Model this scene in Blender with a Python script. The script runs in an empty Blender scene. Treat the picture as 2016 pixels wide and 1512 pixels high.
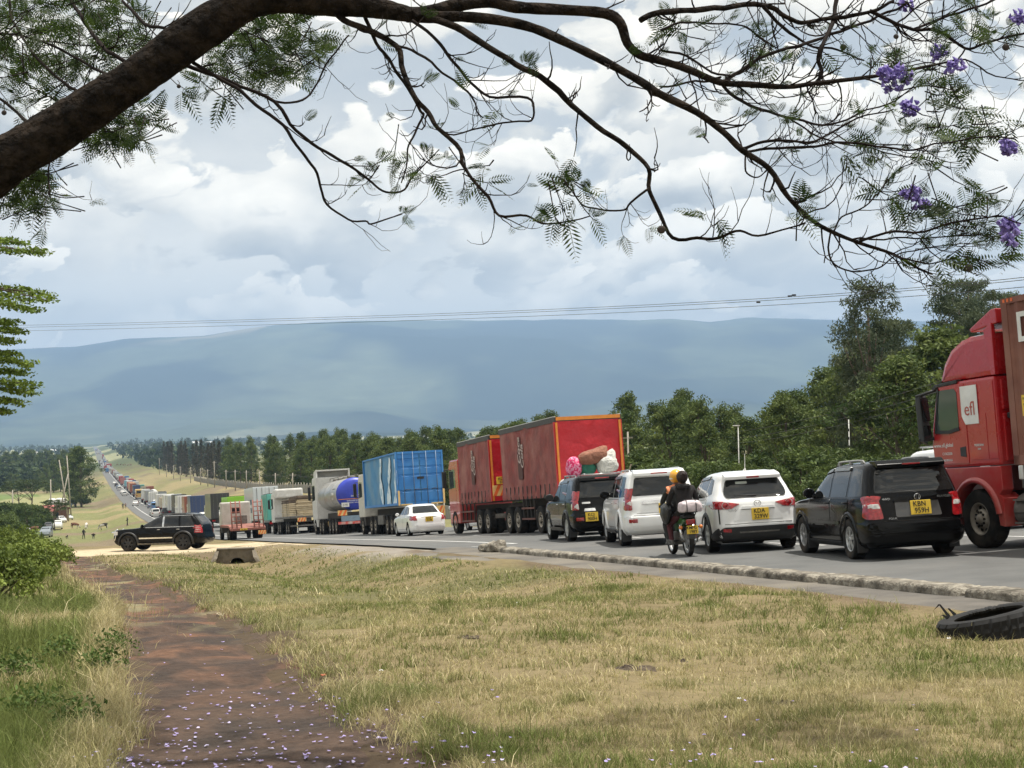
import bpy, bmesh, math, random
import numpy as np
from mathutils import Vector, Matrix, noise as mnoise

R = math.radians
sc = bpy.context.scene
col = sc.collection
rnd = random.Random(7)
npr = np.random.default_rng(11)

# ------------------------------------------------------------------ camera
CAMZ = 1.6
F = 2800.0                       # focal length in photograph pixels (2016 wide)
cam_d = bpy.data.cameras.new('camera')
cam = bpy.data.objects.new('camera', cam_d); col.objects.link(cam)
cam_d.sensor_width = 36.0; cam_d.lens = 36.0 * F / 2016.0
cam_d.clip_start = 0.1; cam_d.clip_end = 60000
CM = Matrix.Translation((0, 0, CAMZ)) @ Matrix.Rotation(R(90 + 2.03), 4, 'X') @ Matrix.Rotation(R(-1.15), 4, 'Z')
cam.matrix_world = CM
sc.camera = cam

# ------------------------------------------------------------------ sun, sky, exposure
SUN_EL, SUN_AZ = 76.0, 75.0      # azimuth clockwise from the view axis: high, to the right
sun_d = bpy.data.lights.new('sun', 'SUN'); sun_d.energy = 4.5; sun_d.angle = R(2.0); sun_d.color = (1.0, 0.95, 0.86)
sun = bpy.data.objects.new('sun', sun_d); col.objects.link(sun)
sd = Vector((math.cos(R(SUN_EL)) * math.sin(R(SUN_AZ)), math.cos(R(SUN_EL)) * math.cos(R(SUN_AZ)), math.sin(R(SUN_EL))))
sun.rotation_euler = (-sd).to_track_quat('-Z', 'Y').to_euler()

world = bpy.data.worlds.new('World'); sc.world = world; world.use_nodes = True
world.cycles.sampling_method = 'MANUAL'; world.cycles.sample_map_resolution = 512
wt = world.node_tree; wn = wt.nodes; wl = wt.links
for n in list(wn): wn.remove(n)
def wnode(t, **k):
    n = wn.new(t)
    for a, b in k.items(): setattr(n, a, b)
    return n
def wmath(op, a, b=None, c=None, clamp=False):
    n = wn.new('ShaderNodeMath'); n.operation = op; n.use_clamp = clamp
    for i, q in enumerate((a, b, c)):
        if q is None: continue
        if isinstance(q, (int, float)): n.inputs[i].default_value = q
        else: wl.new(q, n.inputs[i])
    return n.outputs[0]
def wnoise(vec, scale, detail, rough, dist=0.0, lac=2.0):
    n = wn.new('ShaderNodeTexNoise'); n.inputs['Scale'].default_value = scale; n.inputs['Detail'].default_value = detail
    n.inputs['Roughness'].default_value = rough; n.inputs['Distortion'].default_value = dist; n.inputs['Lacunarity'].default_value = lac
    wl.new(vec, n.inputs['Vector']); return n.outputs['Fac']
def wvec(op, a, b):
    n = wn.new('ShaderNodeVectorMath'); n.operation = op
    wl.new(a, n.inputs[0])
    if isinstance(b, tuple): n.inputs[1].default_value = b
    else: wl.new(b, n.inputs[1])
    return n.outputs[0]
def wramp(fac, stops):
    n = wn.new('ShaderNodeValToRGB'); wl.new(fac, n.inputs[0])
    while len(n.color_ramp.elements) > 1: n.color_ramp.elements.remove(n.color_ramp.elements[-1])
    n.color_ramp.elements[0].position = stops[0][0]; n.color_ramp.elements[0].color = (*stops[0][1], 1)
    for p, c in stops[1:]:
        e = n.color_ramp.elements.new(p); e.color = (*c, 1)
    return n.outputs[0]
def wmix(fac, a, b, mode='MIX'):
    n = wn.new('ShaderNodeMix'); n.data_type = 'RGBA'; n.blend_type = mode
    if isinstance(fac, (int, float)): n.inputs['Factor'].default_value = fac
    else: wl.new(fac, n.inputs['Factor'])
    for s, q in (('A', a), ('B', b)):
        i = [x for x in n.inputs if x.name == s and x.type == 'RGBA'][0]
        if isinstance(q, tuple): i.default_value = (*q, 1)
        else: wl.new(q, i)
    return [x for x in n.outputs if x.type == 'RGBA'][0]
tc = wnode('ShaderNodeTexCoord')
D0 = tc.outputs['Generated']
sky = wnode('ShaderNodeTexSky', sky_type='NISHITA'); sky.sun_disc = False
sky.sun_elevation = R(SUN_EL); sky.sun_rotation = R(SUN_AZ); sky.altitude = 1800
blue = wvec('SCALE', sky.outputs[0], (0, 0, 0)); blue.node.inputs['Scale'].default_value = 0.10
# cloud deck: heaped cumulus, a little flattened towards the horizon
sep = wnode('ShaderNodeSeparateXYZ'); wl.new(D0, sep.inputs[0])
P = wvec('MULTIPLY', D0, (1.0, 1.0, 1.75)); P = wvec('ADD', P, (2.37, 1.1, 0.62))
def warped(vec, scale, amt):
    n = wn.new('ShaderNodeTexNoise'); n.inputs['Scale'].default_value = scale; n.inputs['Detail'].default_value = 4
    wl.new(vec, n.inputs['Vector'])
    c = wvec('SUBTRACT', n.outputs['Color'], (0.5, 0.5, 0.5)); c = wvec('MULTIPLY', c, (amt, amt, amt*0.6))
    return wvec('ADD', vec, c)
P2 = warped(warped(P, 3.0, 0.20), 16.0, 0.030)
def smooth_step(x, a, b):
    n = wn.new('ShaderNodeMapRange'); n.interpolation_type = 'SMOOTHSTEP'; n.inputs[1].default_value = a; n.inputs[2].default_value = b
    wl.new(x, n.inputs[0]); return n.outputs[0]
soft = wnoise(wvec('ADD', P, (9.0, 4.0, 1.0)), 3.2, 7, 0.55)
skyc = wramp(soft, [(0.28, (0.42, 0.55, 0.76)), (0.36, (0.45, 0.50, 0.56)), (0.52, (0.58, 0.61, 0.635)), (0.68, (0.92, 0.92, 0.89))])
skyc = wmix(0.12, skyc, blue)
for off, scale, up, t, edge_, amt in (((0, 0, 0), 3.3, 0.085, 0.49, 0.03, 0.92), ((5.1, 2.2, 3.3), 5.6, 0.055, 0.512, 0.022, 0.92), ((1.7, 8.2, 6.1), 9.5, 0.030, 0.535, 0.018, 0.9)):
    Q = wvec('ADD', P2, off); d0 = wnoise(Q, scale, 9, 0.52); d1 = wnoise(wvec('ADD', Q, (0.01, 0.0, up)), scale, 5, 0.5)
    lit = wmath('ADD', wmath('MULTIPLY', wmath('SUBTRACT', d0, d1), 3.3), 0.54)          # sunlit upper edges against shaded bases
    lit = wmath('SUBTRACT', lit, wmath('MULTIPLY', wmath('SUBTRACT', d0, t + 0.06), 1.6), clamp=True)
    cloud = wramp(lit, [(0.0, (0.34, 0.37, 0.41)), (0.25, (0.45, 0.48, 0.51)), (0.50, (0.64, 0.66, 0.665)), (0.72, (0.93, 0.93, 0.90)), (1.0, (1.20, 1.18, 1.12))])
    al = wmath('MULTIPLY', smooth_step(d0, t, t + edge_), amt)
    skyc = wmix(al, skyc, cloud)
# bluish-grey base of the far deck low over the mountains
low = wramp(sep.outputs[2], [(0.0, (1, 1, 1)), (0.07, (1, 1, 1)), (0.10, (0.7, 0.7, 0.7)), (0.14, (0.22, 0.22, 0.22)), (0.2, (0, 0, 0))])
lowc = wmix(wmath('MULTIPLY', low, 0.2), skyc, (0.46, 0.56, 0.68))
bg = wnode('ShaderNodeBackground'); bg.inputs['Strength'].default_value = 0.95
tint = wmix(1.0, lowc, (1.05, 0.985, 0.875), 'MULTIPLY'); wl.new(tint, bg.inputs['Color'])
wo_ = wnode('ShaderNodeOutputWorld'); wl.new(bg.outputs[0], wo_.inputs['Surface'])

vs = sc.view_settings
vs.view_transform = 'Standard'; vs.look = 'None'; vs.exposure = 0.48; vs.gamma = 1.0; vs.use_curve_mapping = False
sc.cycles.use_denoising = True
try: sc.cycles.denoiser = 'OPENIMAGEDENOISE'
except Exception: pass
sc.cycles.max_bounces = 6; sc.cycles.diffuse_bounces = 2; sc.cycles.glossy_bounces = 2
sc.cycles.transparent_max_bounces = 8; sc.cycles.volume_bounces = 0
sc.cycles.use_adaptive_sampling = True; sc.cycles.adaptive_threshold = 0.015
sc.cycles.caustics_reflective = False; sc.cycles.caustics_refractive = False

# ------------------------------------------------------------------ material helpers
MATS = {}
def nt(name):
    m = bpy.data.materials.new(name); m.use_nodes = True
    t = m.node_tree; b = t.nodes['Principled BSDF']
    return m, t, b
def _in(b, k, v):
    if k in b.inputs: b.inputs[k].default_value = v
def mat(name, c1, c2=None, rough=0.7, scale=4.0, detail=5, metal=0.0, coat=0.0, bump=0.0, bscale=None, contrast=(0.35, 0.65), spec=0.5, c3=None, s3=0.6, coords='Object', objcolor=False, rough2=None, transl=0.0):
    """noise-mottled principled material; objcolor multiplies by the object's own colour"""
    if name in MATS: return MATS[name]
    m, t, b = nt(name); N = t.nodes; L = t.links
    tcn = N.new('ShaderNodeTexCoord'); vec = tcn.outputs[coords]
    c2 = c2 or tuple(min(1, x * 0.8) for x in c1)
    nz = N.new('ShaderNodeTexNoise'); nz.inputs['Scale'].default_value = scale; nz.inputs['Detail'].default_value = detail; nz.inputs['Roughness'].default_value = 0.6
    L.new(vec, nz.inputs['Vector'])
    rp = N.new('ShaderNodeValToRGB'); L.new(nz.outputs['Fac'], rp.inputs[0])
    rp.color_ramp.elements[0].position = contrast[0]; rp.color_ramp.elements[1].position = contrast[1]
    rp.color_ramp.elements[0].color = (*c2, 1); rp.color_ramp.elements[1].color = (*c1, 1)
    out = rp.outputs[0]
    if c3:
        n3 = N.new('ShaderNodeTexNoise'); n3.inputs['Scale'].default_value = s3; n3.inputs['Detail'].default_value = 4
        L.new(vec, n3.inputs['Vector'])
        r3 = N.new('ShaderNodeValToRGB'); L.new(n3.outputs['Fac'], r3.inputs[0])
        r3.color_ramp.elements[0].position = 0.45; r3.color_ramp.elements[1].position = 0.68
        mx = N.new('ShaderNodeMix'); mx.data_type = 'RGBA'
        L.new(r3.outputs[0], mx.inputs[0]); L.new(out, mx.inputs[6]); mx.inputs[7].default_value = (*c3, 1)
        out = mx.outputs[2]
    if objcolor:
        oi = N.new('ShaderNodeObjectInfo'); mx = N.new('ShaderNodeMix'); mx.data_type = 'RGBA'; mx.blend_type = 'MULTIPLY'; mx.inputs[0].default_value = 1
        L.new(out, mx.inputs[6]); L.new(oi.outputs['Color'], mx.inputs[7]); out = mx.outputs[2]
    L.new(out, b.inputs['Base Color'])
    _in(b, 'Roughness', rough); _in(b, 'Metallic', metal); _in(b, 'Coat Weight', coat); _in(b, 'Coat Roughness', 0.06); _in(b, 'Specular IOR Level', spec)
    if rough2 is not None:
        mr = N.new('ShaderNodeMapRange'); L.new(nz.outputs['Fac'], mr.inputs[0]); mr.inputs[3].default_value = rough; mr.inputs[4].default_value = rough2
        L.new(mr.outputs[0], b.inputs['Roughness'])
    if bump:
        bn = N.new('ShaderNodeTexNoise'); bn.inputs['Scale'].default_value = bscale or scale * 4; bn.inputs['Detail'].default_value = 6; L.new(vec, bn.inputs['Vector'])
        bp = N.new('ShaderNodeBump'); bp.inputs['Strength'].default_value = 1.0; bp.inputs['Distance'].default_value = bump
        L.new(bn.outputs['Fac'], bp.inputs['Height']); L.new(bp.outputs[0], b.inputs['Normal'])
    if transl:
        tr = N.new('ShaderNodeBsdfTranslucent'); L.new(out, tr.inputs['Color'])
        ms = N.new('ShaderNodeMixShader'); ms.inputs[0].default_value = transl
        L.new(b.outputs[0], ms.inputs[1]); L.new(tr.outputs[0], ms.inputs[2])
        L.new(ms.outputs[0], N['Material Output'].inputs['Surface'])
    MATS[name] = m
    return m
def vmat(name, rough=0.8, var=0.25, scale=3.0, spec=0.2, transl=0.0, bump=0.0, bscale=20):
    """colour from the mesh's own colour attribute 'Col', mottled"""
    if name in MATS: return MATS[name]
    m, t, b = nt(name); N = t.nodes; L = t.links
    at_ = N.new('ShaderNodeAttribute'); at_.attribute_name = 'Col'
    tcn = N.new('ShaderNodeTexCoord')
    nz = N.new('ShaderNodeTexNoise'); nz.inputs['Scale'].default_value = scale; nz.inputs['Detail'].default_value = 6; nz.inputs['Roughness'].default_value = 0.65
    L.new(tcn.outputs['Object'], nz.inputs['Vector'])
    mr = N.new('ShaderNodeMapRange'); L.new(nz.outputs['Fac'], mr.inputs[0]); mr.inputs[1].default_value = 0.3; mr.inputs[2].default_value = 0.7
    mr.inputs[3].default_value = 1 - var; mr.inputs[4].default_value = 1 + var
    mx = N.new('ShaderNodeVectorMath'); mx.operation = 'SCALE'; L.new(at_.outputs['Color'], mx.inputs[0]); L.new(mr.outputs[0], mx.inputs['Scale'])
    L.new(mx.outputs[0], b.inputs['Base Color']); _in(b, 'Roughness', rough); _in(b, 'Specular IOR Level', spec)
    if bump:
        bn = N.new('ShaderNodeTexNoise'); bn.inputs['Scale'].default_value = bscale; bn.inputs['Detail'].default_value = 7; L.new(tcn.outputs['Object'], bn.inputs['Vector'])
        bp = N.new('ShaderNodeBump'); bp.inputs['Distance'].default_value = bump; L.new(bn.outputs['Fac'], bp.inputs['Height']); L.new(bp.outputs[0], b.inputs['Normal'])
    if transl:
        tr = N.new('ShaderNodeBsdfTranslucent'); L.new(mx.outputs[0], tr.inputs['Color'])
        ms = N.new('ShaderNodeMixShader'); ms.inputs[0].default_value = transl
        L.new(b.outputs[0], ms.inputs[1]); L.new(tr.outputs[0], ms.inputs[2]); L.new(ms.outputs[0], N['Material Output'].inputs['Surface'])
    MATS[name] = m
    return m

# ------------------------------------------------------------------ mesh helpers
class MB:
    """collects shapes; build() links them as ONE mesh object"""
    def __init__(s): s.v = []; s.f = []; s.m = []; s.sm = []; s.M = Matrix.Identity(4)
    def add(s, vs, fs, mi=0, smooth=False):
        o = len(s.v)
        s.v += [tuple(s.M @ Vector(p)) for p in vs]
        for f in fs: s.f.append([i + o for i in f]); s.m.append(mi); s.sm.append(smooth)
        return s
    def box(s, lo, hi, mi=0, bev=0.0):
        x0, y0, z0 = lo; x1, y1, z1 = hi
        if bev <= 0:
            return s.add([(x0,y0,z0),(x1,y0,z0),(x1,y1,z0),(x0,y1,z0),(x0,y0,z1),(x1,y0,z1),(x1,y1,z1),(x0,y1,z1)],
                         [(0,3,2,1),(4,5,6,7),(0,1,5,4),(1,2,6,5),(2,3,7,6),(3,0,4,7)], mi)
        bm = bmesh.new(); bmesh.ops.create_cube(bm, size=1)
        for w in bm.verts: w.co = Vector(((x0+x1)/2 + w.co.x*(x1-x0), (y0+y1)/2 + w.co.y*(y1-y0), (z0+z1)/2 + w.co.z*(z1-z0)))
        bev = min(bev, 0.45 * min(abs(x1-x0), abs(y1-y0), abs(z1-z0)))
        bmesh.ops.bevel(bm, geom=bm.edges[:], offset=bev, segments=2, affect='EDGES', profile=0.6)
        s.bm(bm, mi); return s
    def bm(s, bm, mi=0, smooth=False):
        bm.verts.index_update()
        s.add([tuple(w.co) for w in bm.verts], [[w.index for w in f.verts] for f in bm.faces], mi, smooth); bm.free(); return s
    def tube(s, pts, rad, seg=8, mi=0, cap=True, smooth=True):
        pts = [Vector(p) for p in pts]
        if not hasattr(rad, '__len__'): rad = [rad] * len(pts)
        vs = []; fs = []; up = None
        for i, p in enumerate(pts):
            d = (pts[min(i+1, len(pts)-1)] - pts[max(i-1, 0)])
            d = d.normalized() if d.length > 1e-9 else Vector((0,0,1))
            if up is None: up = d.orthogonal().normalized()
            up = (up - d * up.dot(d)); up = up.normalized() if up.length > 1e-6 else d.orthogonal().normalized()
            b = d.cross(up)
            for k in range(seg):
                a = 2 * math.pi * k / seg
                vs.append(tuple(p + (up * math.cos(a) + b * math.sin(a)) * rad[i]))
        for i in range(len(pts) - 1):
            for k in range(seg):
                k2 = (k + 1) % seg
                fs.append((i*seg+k, i*seg+k2, (i+1)*seg+k2, (i+1)*seg+k))
        if cap: fs.append(tuple(range(seg))[::-1]); fs.append(tuple((len(pts)-1)*seg + k for k in range(seg)))
        return s.add(vs, fs, mi, smooth)
    def lathe(s, prof, axis='Z', seg=24, mi=0, c=(0,0,0), smooth=True, close=False):
        vs = []; fs = []; n = len(prof)
        for k in range(seg):
            a = 2*math.pi*k/seg
            for (r, h) in prof:
                ca, sa = r*math.cos(a), r*math.sin(a)
                p = {'Z': (ca, sa, h), 'X': (h, ca, sa), 'Y': (ca, h, sa)}[axis]
                vs.append((p[0]+c[0], p[1]+c[1], p[2]+c[2]))
        m = n if close else n - 1
        for k in range(seg):
            k2 = (k+1) % seg
            for i in range(m):
                j = (i+1) % n
                fs.append((k*n+i, k2*n+i, k2*n+j, k*n+j))
        return s.add(vs, fs, mi, smooth)
    def prism(s, poly, x0, x1, mi=0, bev=0.0, axes='yz'):
        """polygon in the (y,z) plane extruded along x (or (x,y) along z, (x,z) along y)"""
        def P(a, b, h): return {'yz': (h, a, b), 'xy': (a, b, h), 'xz': (a, h, b)}[axes]
        bm = bmesh.new()
        A = [bm.verts.new(P(a, b, x0)) for a, b in poly]; B = [bm.verts.new(P(a, b, x1)) for a, b in poly]
        n = len(poly)
        bm.faces.new(A[::-1]); bm.faces.new(B)
        for i in range(n): bm.faces.new((A[i], A[(i+1)%n], B[(i+1)%n], B[i]))
        bmesh.ops.recalc_face_normals(bm, faces=bm.faces[:])
        if bev > 0: bmesh.ops.bevel(bm, geom=bm.edges[:], offset=bev, segments=2, affect='EDGES', profile=0.6)
        return s.bm(bm, mi)
    def mesh(s, name, mats):
        me = bpy.data.meshes.new(name); me.from_pydata(s.v, [], s.f)
        for q in (mats if isinstance(mats, (list, tuple)) else [mats]): me.materials.append(q)
        if me.polygons:
            me.polygons.foreach_set('material_index', s.m); me.polygons.foreach_set('use_smooth', s.sm)
        me.update(); return me
    def build(s, name, mats, parent=None, kind=None):
        return link(name, s.mesh(name, mats), parent, kind)
def link(name, me, parent=None, kind=None, label=None):
    o = bpy.data.objects.new(name, me); col.objects.link(o)
    if parent is not None: o.parent = parent
    if kind: o['kind'] = kind
    if label: o['label'] = label
    return o
def thing(name, label, cat, M=None, group=None):
    o = bpy.data.objects.new(name, None); col.objects.link(o); o.empty_display_size = 0.2
    o['label'] = label; o['category'] = cat
    if group: o['group'] = group
    if M is not None: o.matrix_world = M
    return o
def tag(o, label, cat, group=None, kind=None):
    o['label'] = label; o['category'] = cat
    if group: o['group'] = group
    if kind: o['kind'] = kind
    return o
def copy_tree(o, parent=None):
    c = o.copy(); col.objects.link(c); c.parent = parent
    for ch in list(o.children): copy_tree(ch, c)
    return c
def npmesh(name, V, Fq, mats, mi=None, smooth=False, colr=None):
    """mesh from numpy arrays; Fq (n,k) polygons of k corners; colr per-vertex rgb"""
    me = bpy.data.meshes.new(name); V = np.asarray(V, np.float32); Fq = np.asarray(Fq, np.int32)
    n, k = Fq.shape
    me.vertices.add(len(V)); me.vertices.foreach_set('co', V.ravel())
    me.loops.add(n*k); me.loops.foreach_set('vertex_index', Fq.ravel())
    me.polygons.add(n); me.polygons.foreach_set('loop_start', np.arange(0, n*k, k, dtype=np.int32)); me.polygons.foreach_set('loop_total', np.full(n, k, np.int32))
    for q in (mats if isinstance(mats, (list, tuple)) else [mats]): me.materials.append(q)
    if mi is not None: me.polygons.foreach_set('material_index', np.asarray(mi, np.int32))
    if smooth: me.polygons.foreach_set('use_smooth', np.ones(n, bool))
    if colr is not None:
        a = me.color_attributes.new('Col', 'FLOAT_COLOR', 'POINT')
        c4 = np.ones((len(V), 4), np.float32); c4[:, :3] = colr; a.data.foreach_set('color', c4.ravel())
    me.update(); me.validate(); return me
def text_mb(mb, txt, size, M, depth=0.004, mi=0, sx=1.0, shear=0.0, bold=0.0):
    """flat lettering as thin mesh: text lies in the local xz plane of M, centred, facing -y"""
    cu = bpy.data.curves.new('lettering', 'FONT'); cu.body = txt; cu.size = size; cu.align_x = 'CENTER'; cu.align_y = 'CENTER'
    cu.shear = shear; cu.offset = bold; cu.resolution_u = 2; cu.extrude = depth / 2
    to = bpy.data.objects.new('lettering', cu); col.objects.link(to)
    dg = bpy.context.evaluated_depsgraph_get(); me = bpy.data.meshes.new_from_object(to.evaluated_get(dg))
    T = M @ Matrix.Rotation(R(90), 4, 'X') @ Matrix.Diagonal((sx, 1, 1, 1))
    mb.add([tuple(T @ v.co) for v in me.vertices], [list(p.vertices) for p in me.polygons], mi)
    bpy.data.objects.remove(to); bpy.data.curves.remove(cu); bpy.data.meshes.remove(me)

# ------------------------------------------------------------------ place: road frame and terrain
VA = math.atan((175 - 1008) / F)                 # the road runs dead straight towards this bearing
SA, CA = math.sin(VA), math.cos(VA)
def uv(u, v): return (u*SA + v*CA, u*CA - v*SA)
def to_uv(x, y): return (x*SA + y*CA, x*CA - y*SA)
_U = np.array([-60, -10, 7, 22.3, 36.9, 47.5, 73.6, 93.4, 116, 160, 220, 308, 412, 548, 725, 900, 1090, 1560, 3130, 5000, 30000], float)
_Z = np.array([0.6, -0.9, -1.6, -2.3, -3.0, -3.6, -5.2, -6.4, -7.8, -10.2, -12.7, -15.6, -18.0, -20.2, -22.0, -23.2, -24, -25, -18, -14, -5], float) + CAMZ
def _pchip(xs, ys):
    h = np.diff(xs); d = np.diff(ys)/h; m = np.zeros(len(xs)); m[0] = d[0]; m[-1] = d[-1]
    for i in range(1, len(xs)-1):
        if d[i-1]*d[i] > 0:
            w1 = 2*h[i]+h[i-1]; w2 = h[i]+2*h[i-1]; m[i] = (w1+w2)/(w1/d[i-1]+w2/d[i])
    def f(x):
        x = np.clip(np.asarray(x, float), xs[0], xs[-1]); i = np.clip(np.searchsorted(xs, x)-1, 0, len(xs)-2)
        t = (x-xs[i])/h[i]
        return (1+2*t)*(1-t)**2*ys[i] + t*(1-t)**2*h[i]*m[i] + t*t*(3-2*t)*ys[i+1] + t*t*(t-1)*h[i]*m[i+1]
    return f
ZR = _pchip(_U, _Z)
CROSS = 0.03
RL, RRt = 10.05, 22.0                            # asphalt edges of the carriageway (v)
def sm(a, b, x): 
    t = np.clip((np.asarray(x, float)-a)/(b-a), 0, 1); return t*t*(3-2*t)
def road_z(u, v): return ZR(u) + CROSS*np.clip(np.asarray(v, float)-13, -4, 9)
# cheap smooth value noise on arrays
_perm = np.random.default_rng(5).random((256, 256))
def vn(x, y):
    x = np.asarray(x, float); y = np.asarray(y, float)
    xi = np.floor(x).astype(int); yi = np.floor(y).astype(int); fx = x-xi; fy = y-yi
    fx = fx*fx*(3-2*fx); fy = fy*fy*(3-2*fy)
    g = lambda a, b: _perm[a % 256, b % 256]
    return (g(xi,yi)*(1-fx)+g(xi+1,yi)*fx)*(1-fy) + (g(xi,yi+1)*(1-fx)+g(xi+1,yi+1)*fx)*fy
def fbm(x, y, o=4):
    s = 0; a = 0.5
    for k in range(o): s = s + a*(vn(x*2**k+17.3*k, y*2**k+9.1*k)-0.5); a *= 0.5
    return s
def path_c(u): return 0.78 + 0.28*np.sin(np.asarray(u)*0.11-0.4) - 0.8*sm(22, 45, u) - 1.2*sm(45, 62, u)
def path_w(u): return 0.70 + 0.34*sm(16, 6, u) + 0.10*np.sin(np.asarray(u)*0.47) + 0.9*sm(50, 64, u)
def ground_z(x, y):
    x = np.asarray(x, float); y = np.asarray(y, float); u, v = to_uv(x, y)
    base = ZR(u)
    z = base + CROSS*np.clip(v-13, -4, 9)
    near = 1 - sm(60, 80, u)
    # left verge: ledge under the walkway, swale with the culvert, flat by the path, slight bank further left
    zl = base - 0.10 - 0.10*sm(9.0, 8.2, v)
    sw = np.exp(-((v-5.3)/1.7)**2) * sm(14, 48, u) * (1 - sm(54, 60, u))
    zl = zl - 0.62*sw + 0.10*np.exp(-((v-7.6)/0.9)**2)*sm(10, 20, u)*near
    zl = zl + 0.16*sm(-0.4, -2.5, v)*near + 0.5*sm(-3, -9, v)*near
    zl = zl - 1.5*sm(95, 190, u)*sm(8.5, 1.0, v) - 2.0*sm(-20, -120, v)*sm(150, 300, u)
    pc = np.abs(v-path_c(u))/path_w(u)
    zl = zl - 0.07*(1-sm(0.6, 1.15, pc))*near
    zl = zl + (fbm(x*0.9, y*0.9, 4)*0.16 + fbm(x*0.22+5, y*0.22, 3)*0.30)*sm(9.4, 8.0, v) * np.clip(u/12, 0.4, 1)
    # right verge climbing to the fence and the plantation
    zr_ = base + CROSS*9 - 0.25*sm(22, 24, v) + 4.0*sm(23, 42, v)*sm(140, 300, u) + 1.0*sm(40, 90, v)
    w = sm(8.95, 8.90, v)
    z = np.where(v < 8.93, zl, z - 0.06)
    z = np.where(v > RRt, zr_ + fbm(x*0.3, y*0.3, 3)*0.5, z)
    far = sm(700, 1600, y)
    z = z + far*fbm(x*0.004, y*0.004, 3)*14*sm(25, 120, np.abs(v-15)) + sm(120, 400, y)*sm(25, 80, np.abs(v-15))*fbm(x*0.02, y*0.02, 3)*3.0
    return z
def at(px, py, D):
    """point seen at photo pixel (px,py) at D metres along the view axis"""
    return CM @ Vector(((px-1008)/F*D, -(py-756)/F*D, -D))
def ground_at(px, py, dmin=5, dmax=4000):
    d = dmin; 
    while d < dmax:
        p = at(px, py, d)
        if p.z <= float(ground_z(p.x, p.y)): return p
        d *= 1.01
    return at(px, py, dmax)
def on_ground(x, y, dz=0.0): return Vector((x, y, float(ground_z(x, y)) + dz))
def px_on_ground(px, D):
    p = at(px, 860, D); return on_ground(p.x, p.y)
def roadM(u, v, head=0.0, dz=0.0):
    """frame standing on the road: +y along the road (turned by head degrees to the right), z up from the surface"""
    x, y = uv(u, v); z = float(road_z(u, v))
    f = Vector((SA, CA, float(ZR(u+2)-ZR(u-2))/4)).normalized(); r = Vector((CA, -SA, CROSS)); r = (r - f*r.dot(f)).normalized(); up = r.cross(f)
    M = Matrix(((r.x, f.x, up.x, x), (r.y, f.y, up.y, y), (r.z, f.z, up.z, z+dz), (0,0,0,1)))
    return M @ Matrix.Rotation(R(-head), 4, 'Z')
def groundM(x, y, head, tilt=True):
    """frame on the terrain, +y pointing along compass heading head (degrees clockwise from the view axis)"""
    z = float(ground_z(x, y)); h = R(head); f = Vector((math.sin(h), math.cos(h), 0)); r = Vector((math.cos(h), -math.sin(h), 0))
    if tilt:
        e = 1.4
        f.z = float(ground_z(x+f.x*e, y+f.y*e)-ground_z(x-f.x*e, y-f.y*e))/(2*e)
        r.z = float(ground_z(x+r.x*e, y+r.y*e)-ground_z(x-r.x*e, y-r.y*e))/(2*e)
        f.normalize(); r = (r-f*r.dot(f)).normalized()
    up = r.cross(f)
    return Matrix(((r.x, f.x, up.x, x), (r.y, f.y, up.y, y), (r.z, f.z, up.z, z), (0,0,0,1)))

def wheelM(u, v, head, lx, ly):
    """road frame turned by head degrees whose local point (lx,ly) stands at road position (u,v)"""
    M = roadM(u, v, head); return M @ Matrix.Translation((-lx, -ly, 0))
# ================================================================== the setting
def struct(o, label, cat, kind='structure'):
    o['label'] = label; o['category'] = cat; o['kind'] = kind; return o
# ---- ground sheet in road coordinates, fine near the camera, reaching the horizon
us = np.concatenate([np.arange(-14, 60, 0.28), np.arange(60, 130, 1.0), np.arange(130, 640, 4.0), np.geomspace(640, 26000, 90)])
vr = np.concatenate([np.arange(22.0, 60, 1.5), np.geomspace(61, 16000, 60)])
vl = np.concatenate([np.geomspace(16000, 16, 62)*-1, np.arange(-15, -5, 0.5), np.arange(-5, 8.9, 0.28), [8.9, 8.93, 8.96, 9.5, 10.5, 13, 16, 19, 21.9]])
vs_ = np.concatenate([vl, vr])
UU, VV = np.meshgrid(us, vs_, indexing='ij')
GX, GY = UU*SA + VV*CA, UU*CA - VV*SA
GZ = ground_z(GX, GY)
nu, nv = UU.shape
def gridfaces(a, b):
    i = np.arange(a*b).reshape(a, b)
    return np.stack([i[:-1,:-1], i[1:,:-1], i[1:,1:], i[:-1,1:]], -1).reshape(-1, 4)[:, ::-1]
def lerp3(a, b, t): return np.asarray(a)*(1-t[..., None]) + np.asarray(b)*t[..., None]
dry, olive, green, soil, sand, redsoil = (0.185,0.148,0.082), (0.125,0.115,0.055), (0.06,0.09,0.03), (0.13,0.095,0.065), (0.46,0.38,0.26), (0.20,0.105,0.065)
n1 = fbm(GX*0.35, GY*0.35, 4)+0.5; n2 = fbm(GX*0.06+3, GY*0.06, 4)+0.5
C = lerp3(dry, olive, sm(0.45, 0.62, n1*0.6+n2*0.4))
C = lerp3(C, green, 0.85*sm(-0.2, -1.6, VV)*sm(0.40, 0.56, n1)*(UU < 60))
pcn = np.abs(VV-path_c(UU))/path_w(UU)
C = lerp3(C, (0.075,0.054,0.038), 0.92*(1-sm(1.15, 1.75, pcn+0.5*(n1-0.5)))*(UU < 66))
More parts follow.
